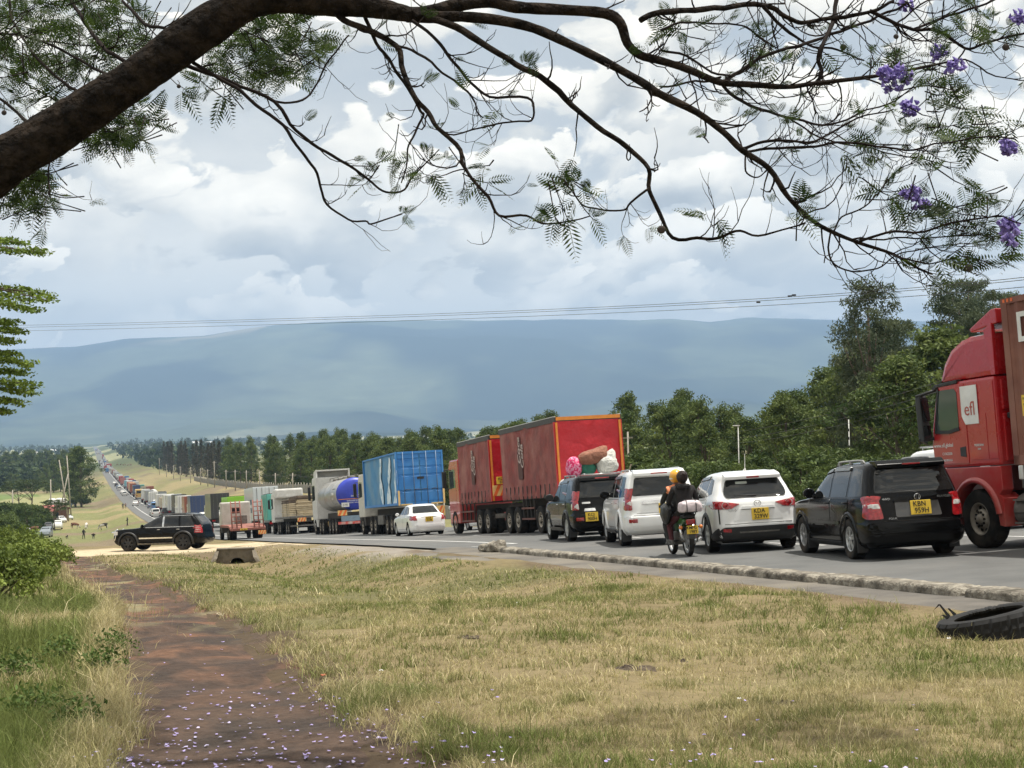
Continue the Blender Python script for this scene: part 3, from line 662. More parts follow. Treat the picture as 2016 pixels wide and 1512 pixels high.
class Shell:
    """body surface given by horizontal slices: (z, rear y, front y, half width, squareness)"""
    def __init__(s, lv):
        a = np.array(lv, float); s.z = a[:, 0]; s.f = [_pchip(s.z, a[:, i]) for i in range(1, 5)]
    def par(s, z): return [float(f(z)) for f in s.f]
    def X(s, y, z):
        yr, yf, w, n = s.par(z); c = (yr+yf)/2; h = (yf-yr)/2; q = min(1, abs((y-c)/h)); return w*(1-q**n)**(1/n)
    def Y(s, x, z, front=False):
        yr, yf, w, n = s.par(z); c = (yr+yf)/2; h = (yf-yr)/2; q = min(1, abs(x)/w); d = h*(1-q**n)**(1/n); return c+d if front else c-d
    def outline(s, z, ns=26, ne=12):
        yr, yf, w, n = s.par(z); c = (yr+yf)/2; h = (yf-yr)/2; P = []
        lim = 0.5**(1/n)
        ys = [c+h*lim*math.sin(math.pi/2*t)*1.0 for t in np.linspace(-1, 1, ns)]; xs = [w*lim*math.sin(math.pi/2*t) for t in np.linspace(-1, 1, ne)]
        for y in ys: P.append((s.X(y, z), y))
        for x in xs[::-1][1:-1]: P.append((x, s.Y(x, z, True)))
        for y in ys[::-1]: P.append((-s.X(y, z), y))
        for x in xs[1:-1]: P.append((x, s.Y(x, z)))
        return P
    def mesh(s, name, mats, axles=(), rw=0.39, sub=3, lowz=None, ns=26):
        zs = []
        for a, b in zip(s.z[:-1], s.z[1:]): zs += list(np.linspace(a, b, sub, endpoint=False))
        zs.append(s.z[-1]); V = []; Fs = []
        rows = [s.outline(z, ns) for z in zs]; n = len(rows[0])
        for z, r in zip(zs, rows): V += [(x, y, z) for x, y in r]
        for i in range(len(zs)-1):
            for k in range(n): Fs.append((i*n+k, i*n+(k+1)%n, (i+1)*n+(k+1)%n, (i+1)*n+k))
        Fs.append(tuple(range(n))[::-1]); Fs.append(tuple((len(zs)-1)*n+k for k in range(n)))
        me = bpy.data.meshes.new(name); me.from_pydata(V, [], Fs); me.update()
        if axles:
            o = bpy.data.objects.new('tmp', me); col.objects.link(o); cut = []
            for y, z in axles:
                mb = MB(); seg = 28
                mb.lathe([(0, -1.3), (rw, -1.3), (rw, 1.3), (0, 1.3)], 'X', seg, 0, (0, y, z), False)
                bm = bmesh.new(); c_me = mb.mesh('cut', [])
                bm.from_mesh(c_me); bmesh.ops.remove_doubles(bm, verts=bm.verts[:], dist=1e-5); bmesh.ops.recalc_face_normals(bm, faces=bm.faces[:]); bm.to_mesh(c_me); bm.free()
                c = bpy.data.objects.new('cut', c_me); col.objects.link(c); cut.append(c)
                md = o.modifiers.new('b', 'BOOLEAN'); md.operation = 'DIFFERENCE'; md.object = c; md.solver = 'EXACT'
            dg = bpy.context.evaluated_depsgraph_get(); me2 = bpy.data.meshes.new_from_object(o.evaluated_get(dg)); me2.name = name
            for c in cut: q = c.data; bpy.data.objects.remove(c); bpy.data.meshes.remove(q)
            bpy.data.objects.remove(o); bpy.data.meshes.remove(me); me = me2
        me.materials.clear()
        for q in mats: me.materials.append(q)
        ctr = np.empty(len(me.polygons)*3); me.polygons.foreach_get('center', ctr); ctr = ctr.reshape(-1, 3)
        nr = np.empty(len(me.polygons)*3); me.polygons.foreach_get('normal', nr); nr = nr.reshape(-1, 3)
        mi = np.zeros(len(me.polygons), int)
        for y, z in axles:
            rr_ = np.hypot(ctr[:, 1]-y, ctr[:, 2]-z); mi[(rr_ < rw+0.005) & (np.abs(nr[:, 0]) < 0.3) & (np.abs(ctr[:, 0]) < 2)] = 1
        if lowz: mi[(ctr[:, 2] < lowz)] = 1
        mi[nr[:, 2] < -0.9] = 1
        me.polygons.foreach_set('material_index', mi.astype(np.int32)); me.polygons.foreach_set('use_smooth', np.ones(len(mi), bool))
        try: me.set_sharp_from_angle(angle=R(38))
        except Exception: pass
        return me
    def pt(s, face, a, z, off):
        if face == 'L': return (-(s.X(a, z)+off), a, z)
        if face == 'R': return (s.X(a, z)+off, a, z)
        if face == 'B': return (a, s.Y(a, z)-off, z)
        return (a, s.Y(a, z, True)+off, z)
    def patch(s, mb, face, poly, off=0.006, r=0.03, mi=0, skirt=0.03, step=0.13):
        B = roundpoly(poly, r, step); n = len(B); cx = sum(p[0] for p in B)/n; cz = sum(p[1] for p in B)/n
        vs = [s.pt(face, a, z, off-skirt) for a, z in B]
        for k in (1.0, 0.985, 0.84, 0.68, 0.5, 0.3, 0.12): vs += [s.pt(face, cx+(a-cx)*k, cz+(z-cz)*k, off) for a, z in B]
        vs.append(s.pt(face, cx, cz, off)); fs = []
        for i in range(7):
            for k in range(n): fs.append((i*n+k, i*n+(k+1)%n, (i+1)*n+(k+1)%n, (i+1)*n+k))
        for k in range(n): fs.append((7*n+k, 7*n+(k+1)%n, 8*n))
        if face in 'LF': fs = [f[::-1] for f in fs]
        mb.add(vs, fs, mi, False); return mb
def roundpoly(poly, r, step=0.13):
    out = []; n = len(poly)
    for i in range(n):
        p = Vector(poly[i]); a = Vector(poly[i-1]); b = Vector(poly[(i+1) % n])
        d1 = min(r, (a-p).length*0.45); d2 = min(r, (b-p).length*0.45)
        q1 = p+(a-p).normalized()*d1; q2 = p+(b-p).normalized()*d2
        for t in (0, 0.33, 0.67, 1): out.append((1-t)**2*q1+2*t*(1-t)*p+t*t*q2)
        a2 = Vector(poly[(i+1) % n]); nx = Vector(poly[(i+2) % n])
        d3 = min(r, (p-a2).length*0.45); e = a2+(p-a2).normalized()*d3; L = (e-q2).length; m = int(L/step)
        for k in range(1, m+1): out.append(q2+(e-q2)*(k/(m+1)))
    return [(p.x, p.y) for p in out]
_wc = {}
def wheel(root, x, y, r, w, style='five', name='wheel'):
    """tyre with its rim as a sub-part; outer face towards -x or +x"""
    key = (round(r, 3), round(w, 3), style)
    if key not in _wc:
        rr_ = r*(0.62 if style != 'truck' else 0.56); h = w/2
        mb = MB(); mb.lathe([(rr_, -h*0.85), (r*0.86, -h), (r*0.965, -h*0.93), (r, -h*0.72), (r, h*0.72), (r*0.965, h*0.93), (r*0.86, h), (rr_, h*0.85)], 'X', 32)
        if style in ('five', 'six', 'truck'):
            for k in range(28):                                       # tread blocks
                a = 2*math.pi*k/28; mb.M = Matrix.Rotation(a, 4, 'X'); mb.box((-h*0.7, -r*0.07, r*0.992), (h*0.7, r*0.05, r*1.012))
            mb.M = Matrix.Identity(4)
        tm = mb.mesh('wheel', [rubber])
        q = MB()
        if style == 'truck':
            q.lathe([(rr_*1.01, -h*0.80), (rr_*0.93, -h*0.86), (rr_*0.9, -h*0.5), (rr_*0.80, -h*0.30), (rr_*0.62, -h*0.34), (rr_*0.55, -h*0.70), (rr_*0.30, -h*0.74), (rr_*0.27, -h*0.98), (0, -h*1.0)], 'X', 28)
            for k in range(10):
                a = 2*math.pi*k/10; q.M = Matrix.Rotation(a, 4, 'X'); q.lathe([(0.022, -h*0.86), (0.022, -h*0.6)], 'X', 6, 1, (0, rr_*0.43, 0)); q.lathe([(0, -h*0.345), (0.045, -h*0.345)], 'X', 8, 1, (0, rr_*0.71, 0))
        elif style == 'plain':
            q.lathe([(rr_*1.01, -h*0.80), (rr_*0.9, -h*0.7), (rr_*0.5, -h*0.55), (0, -h*0.75)], 'X', 20)
        else:
            ns_ = 5 if style == 'five' else 6
            q.lathe([(rr_*1.02, -h*0.82), (rr_*0.94, -h*0.88), (rr_*0.90, -h*0.55), (rr_*0.88, h*0.2), (0, h*0.2)], 'X', 32, 0)
            q.lathe([(rr_*0.90, h*0.1), (0, h*0.1)], 'X', 24, 1)
            for k in range(ns_):
                a = 2*math.pi*k/ns_; q.M = Matrix.Rotation(a, 4, 'X')
                q.prism([(-rr_*0.17, rr_*0.16), (rr_*0.17, rr_*0.16), (rr_*0.24, rr_*0.92), (rr_*0.06, rr_*0.93), (0, rr_*0.55), (-rr_*0.06, rr_*0.93), (-rr_*0.24, rr_*0.92)], -h*0.80, -h*0.45)
            q.M = Matrix.Identity(4); q.lathe([(0, -h*0.86), (rr_*0.2, -h*0.84), (rr_*0.24, -h*0.5)], 'X', 16, 0)
        q.M = Matrix.Identity(4)
        rmats = {'truck': [mat('truck_rim_dusty', (0.42,0.38,0.32), (0.24,0.21,0.175), 0.6, 6, 5, metal=0.3), dark], 'plain': [mat('steel_rim_grey', (0.32,0.32,0.32), (0.2,0.2,0.2), 0.5, 5)], 'blackfive': [plast, dark]}.get(style, [alloy, dark])
        _wc[key] = (tm, q.mesh('rim', rmats))
    tm, rm = _wc[key]
    o = link(name, tm, root); o.location = (x, y, r)
    if x > 0: o.rotation_euler = (0, 0, math.pi)
    link('rim', rm, o); return o
def plate(root, lines, M, w=0.36, h=0.24):
    mb = MB(); mb.M = M; mb.box((-w/2, -0.008, -h/2), (w/2, 0.012, h/2), 0, 0.006); mb.M = Matrix.Identity(4)
    o = mb.build('number_plate', [platey], root)
    t = MB(); sz = h*0.52 if len(lines) > 1 else h*0.75
    for i, s_ in enumerate(lines):
        text_mb(t, s_, sz, M @ Matrix.Translation((0.0 if len(lines) == 1 else (-0.02+0.03*i), -0.0115, (h*0.235 if i == 0 else -h*0.235) if len(lines) > 1 else 0)), 0.004, 0, 0.92, bold=0.001)
    t.build('plate_lettering', [ink], o); return o
def lum(a, b, t): return tuple(x+(y-x)*t for x, y in zip(a, b))
# ================================================================== the cars queueing near the camera
def side_windows(sh, root, polys, names, m=None):
    for sd_ in 'LR':
        for nme, p in zip(names, polys):
            mb = MB(); sh.patch(mb, sd_, p, 0.004, 0.035); mb.build(nme, [m or glassm], root)
def doors(sh, root, polys, paint, handles, hm):
    for sd_ in 'LR':
        for p, hd in zip(polys, handles):
            mb = MB(); sh.patch(mb, sd_, p, 0.0085, 0.04, 0, 0.006)
            cx = sum(q[0] for q in p)/len(p); cz = sum(q[1] for q in p)/len(p)
            big = [(cx+(a-cx)*1.0+math.copysign(0.009, a-cx), cz+(z-cz)+math.copysign(0.009, z-cz)) for a, z in p]
            sh.patch(mb, sd_, big, 0.0045, 0.04, 1, 0.004)
            d = mb.build('door', [paint, dark], root)
            if hd:
                h = MB(); y, z = hd; sg = -1 if sd_ == 'L' else 1; x = sh.X(y, z)*sg
                h.tube([(x, y-0.09, z), (x+sg*0.035, y-0.06, z+0.004), (x+sg*0.035, y+0.06, z+0.004), (x, y+0.09, z)], 0.014, 6); h.build('door_handle', [hm], d)
def mirrors(root, x, y, z, m, s=1.0):
    for sg in (-1, 1):
        mb = MB(); bm = bmesh.new(); bmesh.ops.create_icosphere(bm, subdivisions=3, radius=1)
        for w in bm.verts: w.co = Vector((sg*(x+0.10*s)+w.co.x*0.115*s, y+0.01+max(-0.03, w.co.y*0.075*s), z+0.06*s+w.co.z*0.095*s))
        mb.bm(bm, 0, True); mb.box((sg*x-0.05, y-0.03, z-0.03), (sg*x+0.06, y+0.03, z+0.02), 1)
        mb.build('door_mirror', [m, plast], root)
def rails(root, x, y0, y1, z, m, h=0.055):
    for sg in (-1, 1):
        mb = MB(); pts = [(sg*x, y0, z-0.01), (sg*x, y0+0.12, z+h), (sg*x, y0+0.4, z+h+0.008), (sg*x, y1-0.4, z+h+0.004), (sg*x, y1-0.12, z+h-0.005), (sg*x, y1, z-0.015)]
        mb.tube(pts, [0.018, 0.02, 0.02, 0.02, 0.02, 0.018], 6)
        for yy in (y0+0.14, (y0+y1)/2, y1-0.14): mb.box((sg*x-0.018, yy-0.05, z-0.03), (sg*x+0.018, yy+0.05, z+h))
        mb.build('roof_rail', [m], root)
def underbody(root, W, L, z0=0.2, z1=0.5, rad=0.36, axles=()):
    mb = MB(); mb.box((-W/2+0.22, 0.35, z0), (W/2-0.22, L-0.35, z1), 0, 0.04)
    for y in axles: mb.tube([(-W/2+0.2, y, rad), (W/2-0.2, y, rad)], 0.05, 8)
    mb.tube([(0.35, 0.12, z0+0.06), (0.35, 0.7, z0+0.08)], 0.03, 8)
    mb.build('underbody', [dark], root)
def arch_flares(sh, root, axles, r, m, wd=0.03, z=None):
    for sd_ in 'LR':
        for y0, z0 in axles:
            mb = MB(); vs = []; fs = []; n = 22
            for i in range(n+1):
                a = R(-14)+(math.pi+R(28))*i/n
                for rr_, off in ((r-0.02, 0.0), (r-0.005, wd), (r+0.05, wd*0.8), (r+0.075, 0.0)):
                    y = y0+math.cos(a)*rr_; zz = max(0.24, z0+math.sin(a)*rr_); vs.append(sh.pt(sd_, y, zz, off))
            for i in range(n):
                for k in range(3): fs.append((i*4+k, (i+1)*4+k, (i+1)*4+k+1, i*4+k+1))
            if sd_ == 'R': fs = [f[::-1] for f in fs]
            mb.add(vs, fs, 0, True); mb.build('wheel_arch_flare', [m], root)

# ---------------------------------------------------------------- black station wagon nearest the camera
def car_black_wagon():
    root = thing('suv', 'black SUV with number plate KBN 959H, nearest the kerb on the right', 'car', wheelM(22.3, 12.75, 11, -0.91, 1.03))
    sh = Shell([(0.20,0.20,4.48,0.80,9),(0.30,0.045,4.60,0.885,9),(0.42,0.0,4.68,0.905,9),(0.60,0.005,4.69,0.91,9),(0.66,0.03,4.69,0.905,9),(0.80,0.06,4.66,0.905,9),(0.95,0.09,4.55,0.895,9),(1.00,0.10,4.35,0.888,8),(1.05,0.11,3.75,0.878,8),(1.09,0.125,3.42,0.866,8),(1.20,0.165,3.22,0.835,8),(1.35,0.235,2.93,0.795,8),(1.50,0.30,2.64,0.745,8),(1.60,0.315,2.40,0.70,7),(1.65,0.34,2.1,0.64,6),(1.685,0.62,1.75,0.48,4)])
    ax = [(1.03,0.355),(3.745,0.355)]
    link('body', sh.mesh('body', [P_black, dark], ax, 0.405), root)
    underbody(root, 1.82, 4.69, 0.22, 0.55, 0.35, (1.03,3.745))
    side_windows(sh, root, [[(2.06,1.09),(3.12,1.10),(2.55,1.53),(2.06,1.575)], [(1.13,1.09),(1.98,1.09),(1.98,1.575),(1.13,1.585)], [(0.40,1.10),(1.02,1.09),(1.02,1.585),(0.55,1.55)]], ['front_door_window','rear_door_window','quarter_window'])
    doors(sh, root, [[(1.99,0.40),(3.10,0.40),(3.28,0.85),(3.26,1.05),(1.99,1.05)], [(1.20,0.55),(1.42,0.40),(1.96,0.40),(1.96,1.05),(1.00,1.05),(1.00,0.90)]], P_black, [(2.14,0.98),(1.15,0.98)], P_black)
    for sd_ in 'LR':                                            # rain visors and body strip
        mb = MB(); sh.patch(mb, sd_, [(2.06,1.545),(2.62,1.49),(2.60,1.555),(2.06,1.60)], 0.03, 0.01); sh.patch(mb, sd_, [(1.15,1.55),(1.98,1.545),(1.98,1.60),(1.15,1.605)], 0.03, 0.01); mb.build('window_visor', [mat('smoked_visor', (0.10,0.11,0.115), (0.07,0.08,0.08), 0.15, 5)], root)
        mb = MB(); sh.patch(mb, sd_, [(1.46,0.60),(3.22,0.60),(3.22,0.665),(1.46,0.665)], 0.02, 0.01); mb.build('side_moulding', [P_black], root)
        mb = MB(); sh.patch(mb, sd_, [(1.46,0.205),(3.28,0.205),(3.28,0.30),(1.46,0.30)], 0.02, 0.02); mb.build('sill', [plast], root)
        sgn = -1 if sd_ == 'L' else 1
        mb = MB(); mb.box((sgn*0.84-0.09, 3.30, 0.12), (sgn*0.84+0.09, 3.325, 0.40)); mb.build('mud_flap', [plast], root)
        mb = MB(); mb.box((sgn*0.82-0.09, 0.58, 0.13), (sgn*0.82+0.09, 0.605, 0.40)); mb.build('mud_flap', [plast], root)
    mb = MB(); sh.patch(mb, 'B', [(-0.70,1.135),(0.70,1.135),(0.60,1.535),(-0.60,1.535)], 0.006, 0.06); rw_ = mb.build('rear_window', [glassm], root)
    q = MB(); q.tube([(0.05,0.13,1.11),(0.0,0.14,1.13),(-0.42,0.17,1.20)], 0.012, 5); q.build('wiper', [plast], rw_)
    mb = MB(); mb.prism([(0.20,1.555),(0.34,1.60),(0.55,1.66),(0.60,1.69),(0.30,1.69),(0.19,1.62)], -0.60, 0.60, 0, 0.012); sp = mb.build('spoiler', [P_black], root)
    q = MB(); q.box((-0.16,0.19,1.60),(0.16,0.21,1.625)); q.build('brake_light', [lampred], sp)
    for sg in (-1, 1):
        mb = MB()
        sh.patch(mb, 'B', [(sg*0.60,0.70),(sg*0.865,0.70),(sg*0.85,1.10),(sg*0.66,1.10)][::sg], 0.012, 0.05, 0)
        sh.patch(mb, 'L' if sg < 0 else 'R', [(0.10,0.70),(0.34,0.74),(0.28,1.08),(0.13,1.10)], 0.010, 0.05, 0)
        sh.patch(mb, 'B', [(sg*0.64,0.88),(sg*0.86,0.88),(sg*0.855,0.96),(sg*0.66,0.96)][::sg], 0.018, 0.02, 1)
        mb.build('tail_lamp', [lampred, lampclear], root)
    # tailgate recess with garnish, seam, badges
    mb = MB(); sh.patch(mb, 'B', [(-0.38,0.72),(0.42,0.72),(0.38,0.99),(-0.38,0.99)], 0.004, 0.03, 0, 0.004); sh.patch(mb, 'B', [(-0.40,0.975),(0.40,0.975),(0.40,1.02),(-0.40,1.02)], 0.03, 0.015, 1)
    sh.patch(mb, 'B', [(-0.60,0.652),(0.60,0.652),(0.60,0.662),(-0.60,0.662)], 0.004, 0.004, 2, 0.004)
    mb.build('tailgate_panel', [P_grey, P_black, dark], root)
    mb = MB(); sh.patch(mb, 'B', [(-0.80,0.46),(0.80,0.46),(0.82,0.50),(-0.82,0.50)], 0.016, 0.012, 0); sh.patch(mb, 'B', [(-0.86,0.22),(0.86,0.22),(0.87,0.44),(-0.87,0.44)], 0.012, 0.06, 0); sh.patch(mb, 'B', [(-0.86,0.51),(0.86,0.51),(0.86,0.64),(-0.86,0.64)], 0.020, 0.05, 0)
    mb.build('bumper', [P_black], root)
    mb = MB(); yb = sh.Y(0.02, 1.045)-0.035
    mb.M = Matrix.Translation((0.02, yb, 1.045)); mb.lathe([(0.052,-0.006),(0.060,0),(0.052,0.006),(0.046,0)], 'Y', 20, 0, close=True); mb.M = mb.M @ Matrix.Diagonal((0.45,1,1,1)); mb.lathe([(0.048,-0.006),(0.056,0),(0.048,0.006)], 'Y', 16, 0, close=True); mb.M = Matrix.Identity(4)
    mb.build('badge', [chrome], root)
    for k, (t_, xx, zz, sz) in enumerate((('4WD', -0.52, 1.03, 0.05), ('KLUGER L', 0.52, 1.03, 0.052), ('FOUR', -0.45, 0.70, 0.045))):
        mb = MB(); text_mb(mb, t_, sz, Matrix.Translation((xx, sh.Y(xx, zz)-0.012, zz)), 0.008, 0, 1.25); mb.build('badge_lettering', [chrome], root)
    plate(root, ['KBN', '959H'], Matrix.Translation((0.06, sh.Y(0.06, 0.86)-0.018, 0.865)) @ Matrix.Rotation(R(-6), 4, 'X'))
    mirrors(root, 0.84, 3.02, 1.10, P_black); rails(root, 0.60, 0.75, 2.25, 1.65, mat('grey_roof_rail', (0.30,0.30,0.30), (0.22,0.22,0.22), 0.4))
    for y in (1.03, 3.745):
        for sg in (-1, 1): wheel(root, sg*0.79, y, 0.355, 0.235, 'five')
    arch_flares(sh, root, ax, 0.405, P_black, 0.022)
car_black_wagon()

# ---------------------------------------------------------------- white crossover
def car_white_crossover():
    root = thing('suv', 'white crossover with number plate KDA 329W, beside the motorcycle', 'car', wheelM(27.6, 12.43, 13, -0.92, 0.93))
    sh = Shell([(0.20,0.25,4.35,0.80,8),(0.28,0.09,4.44,0.89,8),(0.40,0.02,4.52,0.918,8),(0.55,0.0,4.54,0.92,8),(0.62,0.015,4.54,0.92,8),(0.80,0.03,4.50,0.915,8),(0.98,0.05,4.30,0.905,7.5),(1.04,0.075,3.75,0.89,7.5),(1.08,0.10,3.40,0.875,7.5),(1.18,0.19,3.15,0.835,7),(1.32,0.30,2.80,0.78,7),(1.46,0.40,2.48,0.72,6.5),(1.57,0.42,2.2,0.665,6),(1.63,0.48,1.9,0.60,5.5),(1.67,0.80,1.5,0.44,4)])
    ax = [(0.93,0.36),(3.63,0.36)]
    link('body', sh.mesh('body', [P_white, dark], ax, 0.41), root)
    underbody(root, 1.82, 4.54, 0.22, 0.5, 0.35, (0.93,3.63))
    side_windows(sh, root, [[(1.98,1.12),(2.98,1.10),(2.35,1.48),(1.98,1.545)], [(1.18,1.14),(1.92,1.12),(1.92,1.55),(1.18,1.555)], [(0.62,1.22),(1.12,1.145),(1.12,1.55),(0.78,1.50)]], ['front_door_window','rear_door_window','quarter_window'])
    for sd_ in 'LR':
        mb = MB(); sh.patch(mb, sd_, [(1.18,1.53),(2.35,1.475),(2.33,1.54),(1.18,1.59)], 0.028, 0.01); mb.build('window_visor', [MATS['smoked_visor']], root)
    doors(sh, root, [[(1.94,0.42),(3.02,0.42),(3.20,0.85),(3.10,1.06),(1.94,1.07)], [(1.12,0.55),(1.32,0.42),(1.91,0.42),(1.91,1.07),(0.95,1.10),(0.92,0.9)]], P_white, [(2.10,0.97),(1.12,0.99)], P_white)
    mb = MB(); sh.patch(mb, 'B', [(-0.63,1.13),(0.63,1.13),(0.65,1.24),(0.55,1.50),(-0.55,1.50),(-0.65,1.24)], 0.030, 0.07, step=0.06); rw_ = mb.build('rear_window', [glassm], root)
    q = MB(); q.tube([(0.0,sh.Y(0,1.13)-0.02,1.15),(-0.45,sh.Y(-0.45,1.16)-0.02,1.165)], [0.02,0.012], 5); q.build('wiper', [plast], rw_)
    q = MB(); sh.patch(q, 'B', [(-0.36,1.40),(-0.12,1.40),(-0.12,1.45),(-0.36,1.45)], 0.036, 0.01); q.build('window_sticker', [mat('pale_sticker', (0.45,0.50,0.45), (0.38,0.42,0.38), 0.6)], rw_)
    mb = MB(); mb.prism([(0.30,1.49),(0.50,1.53),(0.70,1.60),(0.75,1.655),(0.42,1.60),(0.30,1.56)], -0.58, 0.58, 0, 0.012); sp = mb.build('spoiler', [P_white], root)
    q = MB(); q.box((-0.13,0.285,1.515),(0.13,0.31,1.545)); q.build('brake_light', [lampred], sp)
    q = MB(); q.tube([(0.0,1.0,1.66),(0.0,0.93,1.71)],[0.04,0.012],8); q.tube([(0.0,0.95,1.70),(0.01,0.90,2.02)],[0.007,0.004],5); q.build('aerial', [whitep], root)
    for sg in (-1, 1):
        mb = MB()
        sh.patch(mb, 'B', [(sg*0.36,0.995),(sg*0.56,0.90),(sg*0.88,0.90),(sg*0.90,1.00),(sg*0.72,1.06)][::sg], 0.014, 0.03, 0)
        sh.patch(mb, 'L' if sg < 0 else 'R', [(0.08,0.90),(0.22,0.92),(0.40,1.07),(0.12,1.06)], 0.012, 0.03, 0)
        yy = sh.Y(sg*0.66, 0.975); mb.M = Matrix.Translation((sg*0.66, yy-0.016, 0.975)); mb.lathe([(0.0,-0.012),(0.05,-0.010),(0.058,0.0)], 'Y', 16, 1); mb.lathe([(0.064,0),(0.070,-0.008),(0.076,0)], 'Y', 16, 2); mb.M = Matrix.Identity(4)
        mb.build('tail_lamp', [lampred, lampred, lampclear], root)
        mb = MB(); sh.patch(mb, 'B', [(sg*0.58,0.42),(sg*0.74,0.44),(sg*0.74,0.50),(sg*0.58,0.49)][::sg], 0.02, 0.01); mb.build('reflector', [lampred], root)
    mb = MB(); sh.patch(mb, 'B', [(-0.52,0.66),(0.52,0.66),(0.40,0.90),(-0.40,0.90)], 0.003, 0.03, 0, 0.003); sh.patch(mb, 'B', [(-0.36,0.885),(0.36,0.885),(0.32,0.94),(-0.32,0.94)], 0.022, 0.012, 0)
    sh.patch(mb, 'B', [(-0.34,0.876),(0.34,0.876),(0.34,0.885),(-0.34,0.885)], 0.018, 0.002, 1, 0.01)
    for x0, x1, z0, z1 in ((-0.80,-0.78,0.60,0.90),(0.78,0.80,0.60,0.90),(-0.70,0.70,0.588,0.596)): sh.patch(mb, 'B', [(x0,z0),(x1,z0),(x1,z1),(x0,z1)], 0.0035, 0.002, 1, 0.003)
    mb.build('tailgate_panel', [P_white, dark], root)
    mb = MB(); sh.patch(mb, 'B', [(-0.84,0.23),(0.84,0.23),(0.89,0.40),(0.72,0.53),(-0.72,0.53),(-0.89,0.40)], 0.012, 0.04, 0); sh.patch(mb, 'B', [(-0.40,0.40),(0.40,0.40),(0.42,0.43),(-0.42,0.43)], 0.03, 0.01, 1)
    for sd_ in 'LR': sh.patch(mb, sd_, [(1.36,0.22),(3.20,0.22),(3.20,0.36),(1.36,0.36)], 0.012, 0.02, 0); sh.patch(mb, sd_, [(0.10,0.24),(0.50,0.24),(0.52,0.36),(0.12,0.52)], 0.012, 0.02, 0)
    mb.build('bumper_cladding', [plast, steel], root)
    mb = MB(); mb.M = Matrix.Translation((0.0, sh.Y(0, 0.99)-0.018, 0.99)); mb.M = mb.M @ Matrix.Diagonal((1.2,1,1,1)); mb.lathe([(0.058,-0.006),(0.066,0),(0.058,0.006),(0.052,0)], 'Y', 20, 0, close=True)
    mb.tube([(-0.055,-0.004,0.03),(-0.02,-0.004,0.015),(0,-0.004,-0.012),(0.02,-0.004,0.015),(0.055,-0.004,0.03)], 0.007, 5); mb.M = Matrix.Identity(4)
    mb.build('badge', [chrome], root)
    mb = MB(); text_mb(mb, 'CX-5', 0.075, Matrix.Translation((-0.53, sh.Y(-0.53,0.88)-0.010, 0.875)), 0.008, 0, 1.1); mb.build('badge_lettering', [chrome], root)
    mb = MB(); text_mb(mb, 'AWD', 0.04, Matrix.Translation((0.55, sh.Y(0.55,0.91)-0.010, 0.91)), 0.008); mb.build('badge_lettering', [chrome], root)
    plate(root, ['KDA', '329W'], Matrix.Translation((0.04, sh.Y(0.04, 0.77)-0.018, 0.775)) @ Matrix.Rotation(R(-3), 4, 'X'))
    mirrors(root, 0.86, 2.92, 1.09, P_white)
    for y in (0.93, 3.63):
        for sg in (-1, 1): wheel(root, sg*0.80, y, 0.36, 0.235, 'five')
    arch_flares(sh, root, ax, 0.41, plast, 0.022)
car_white_crossover()

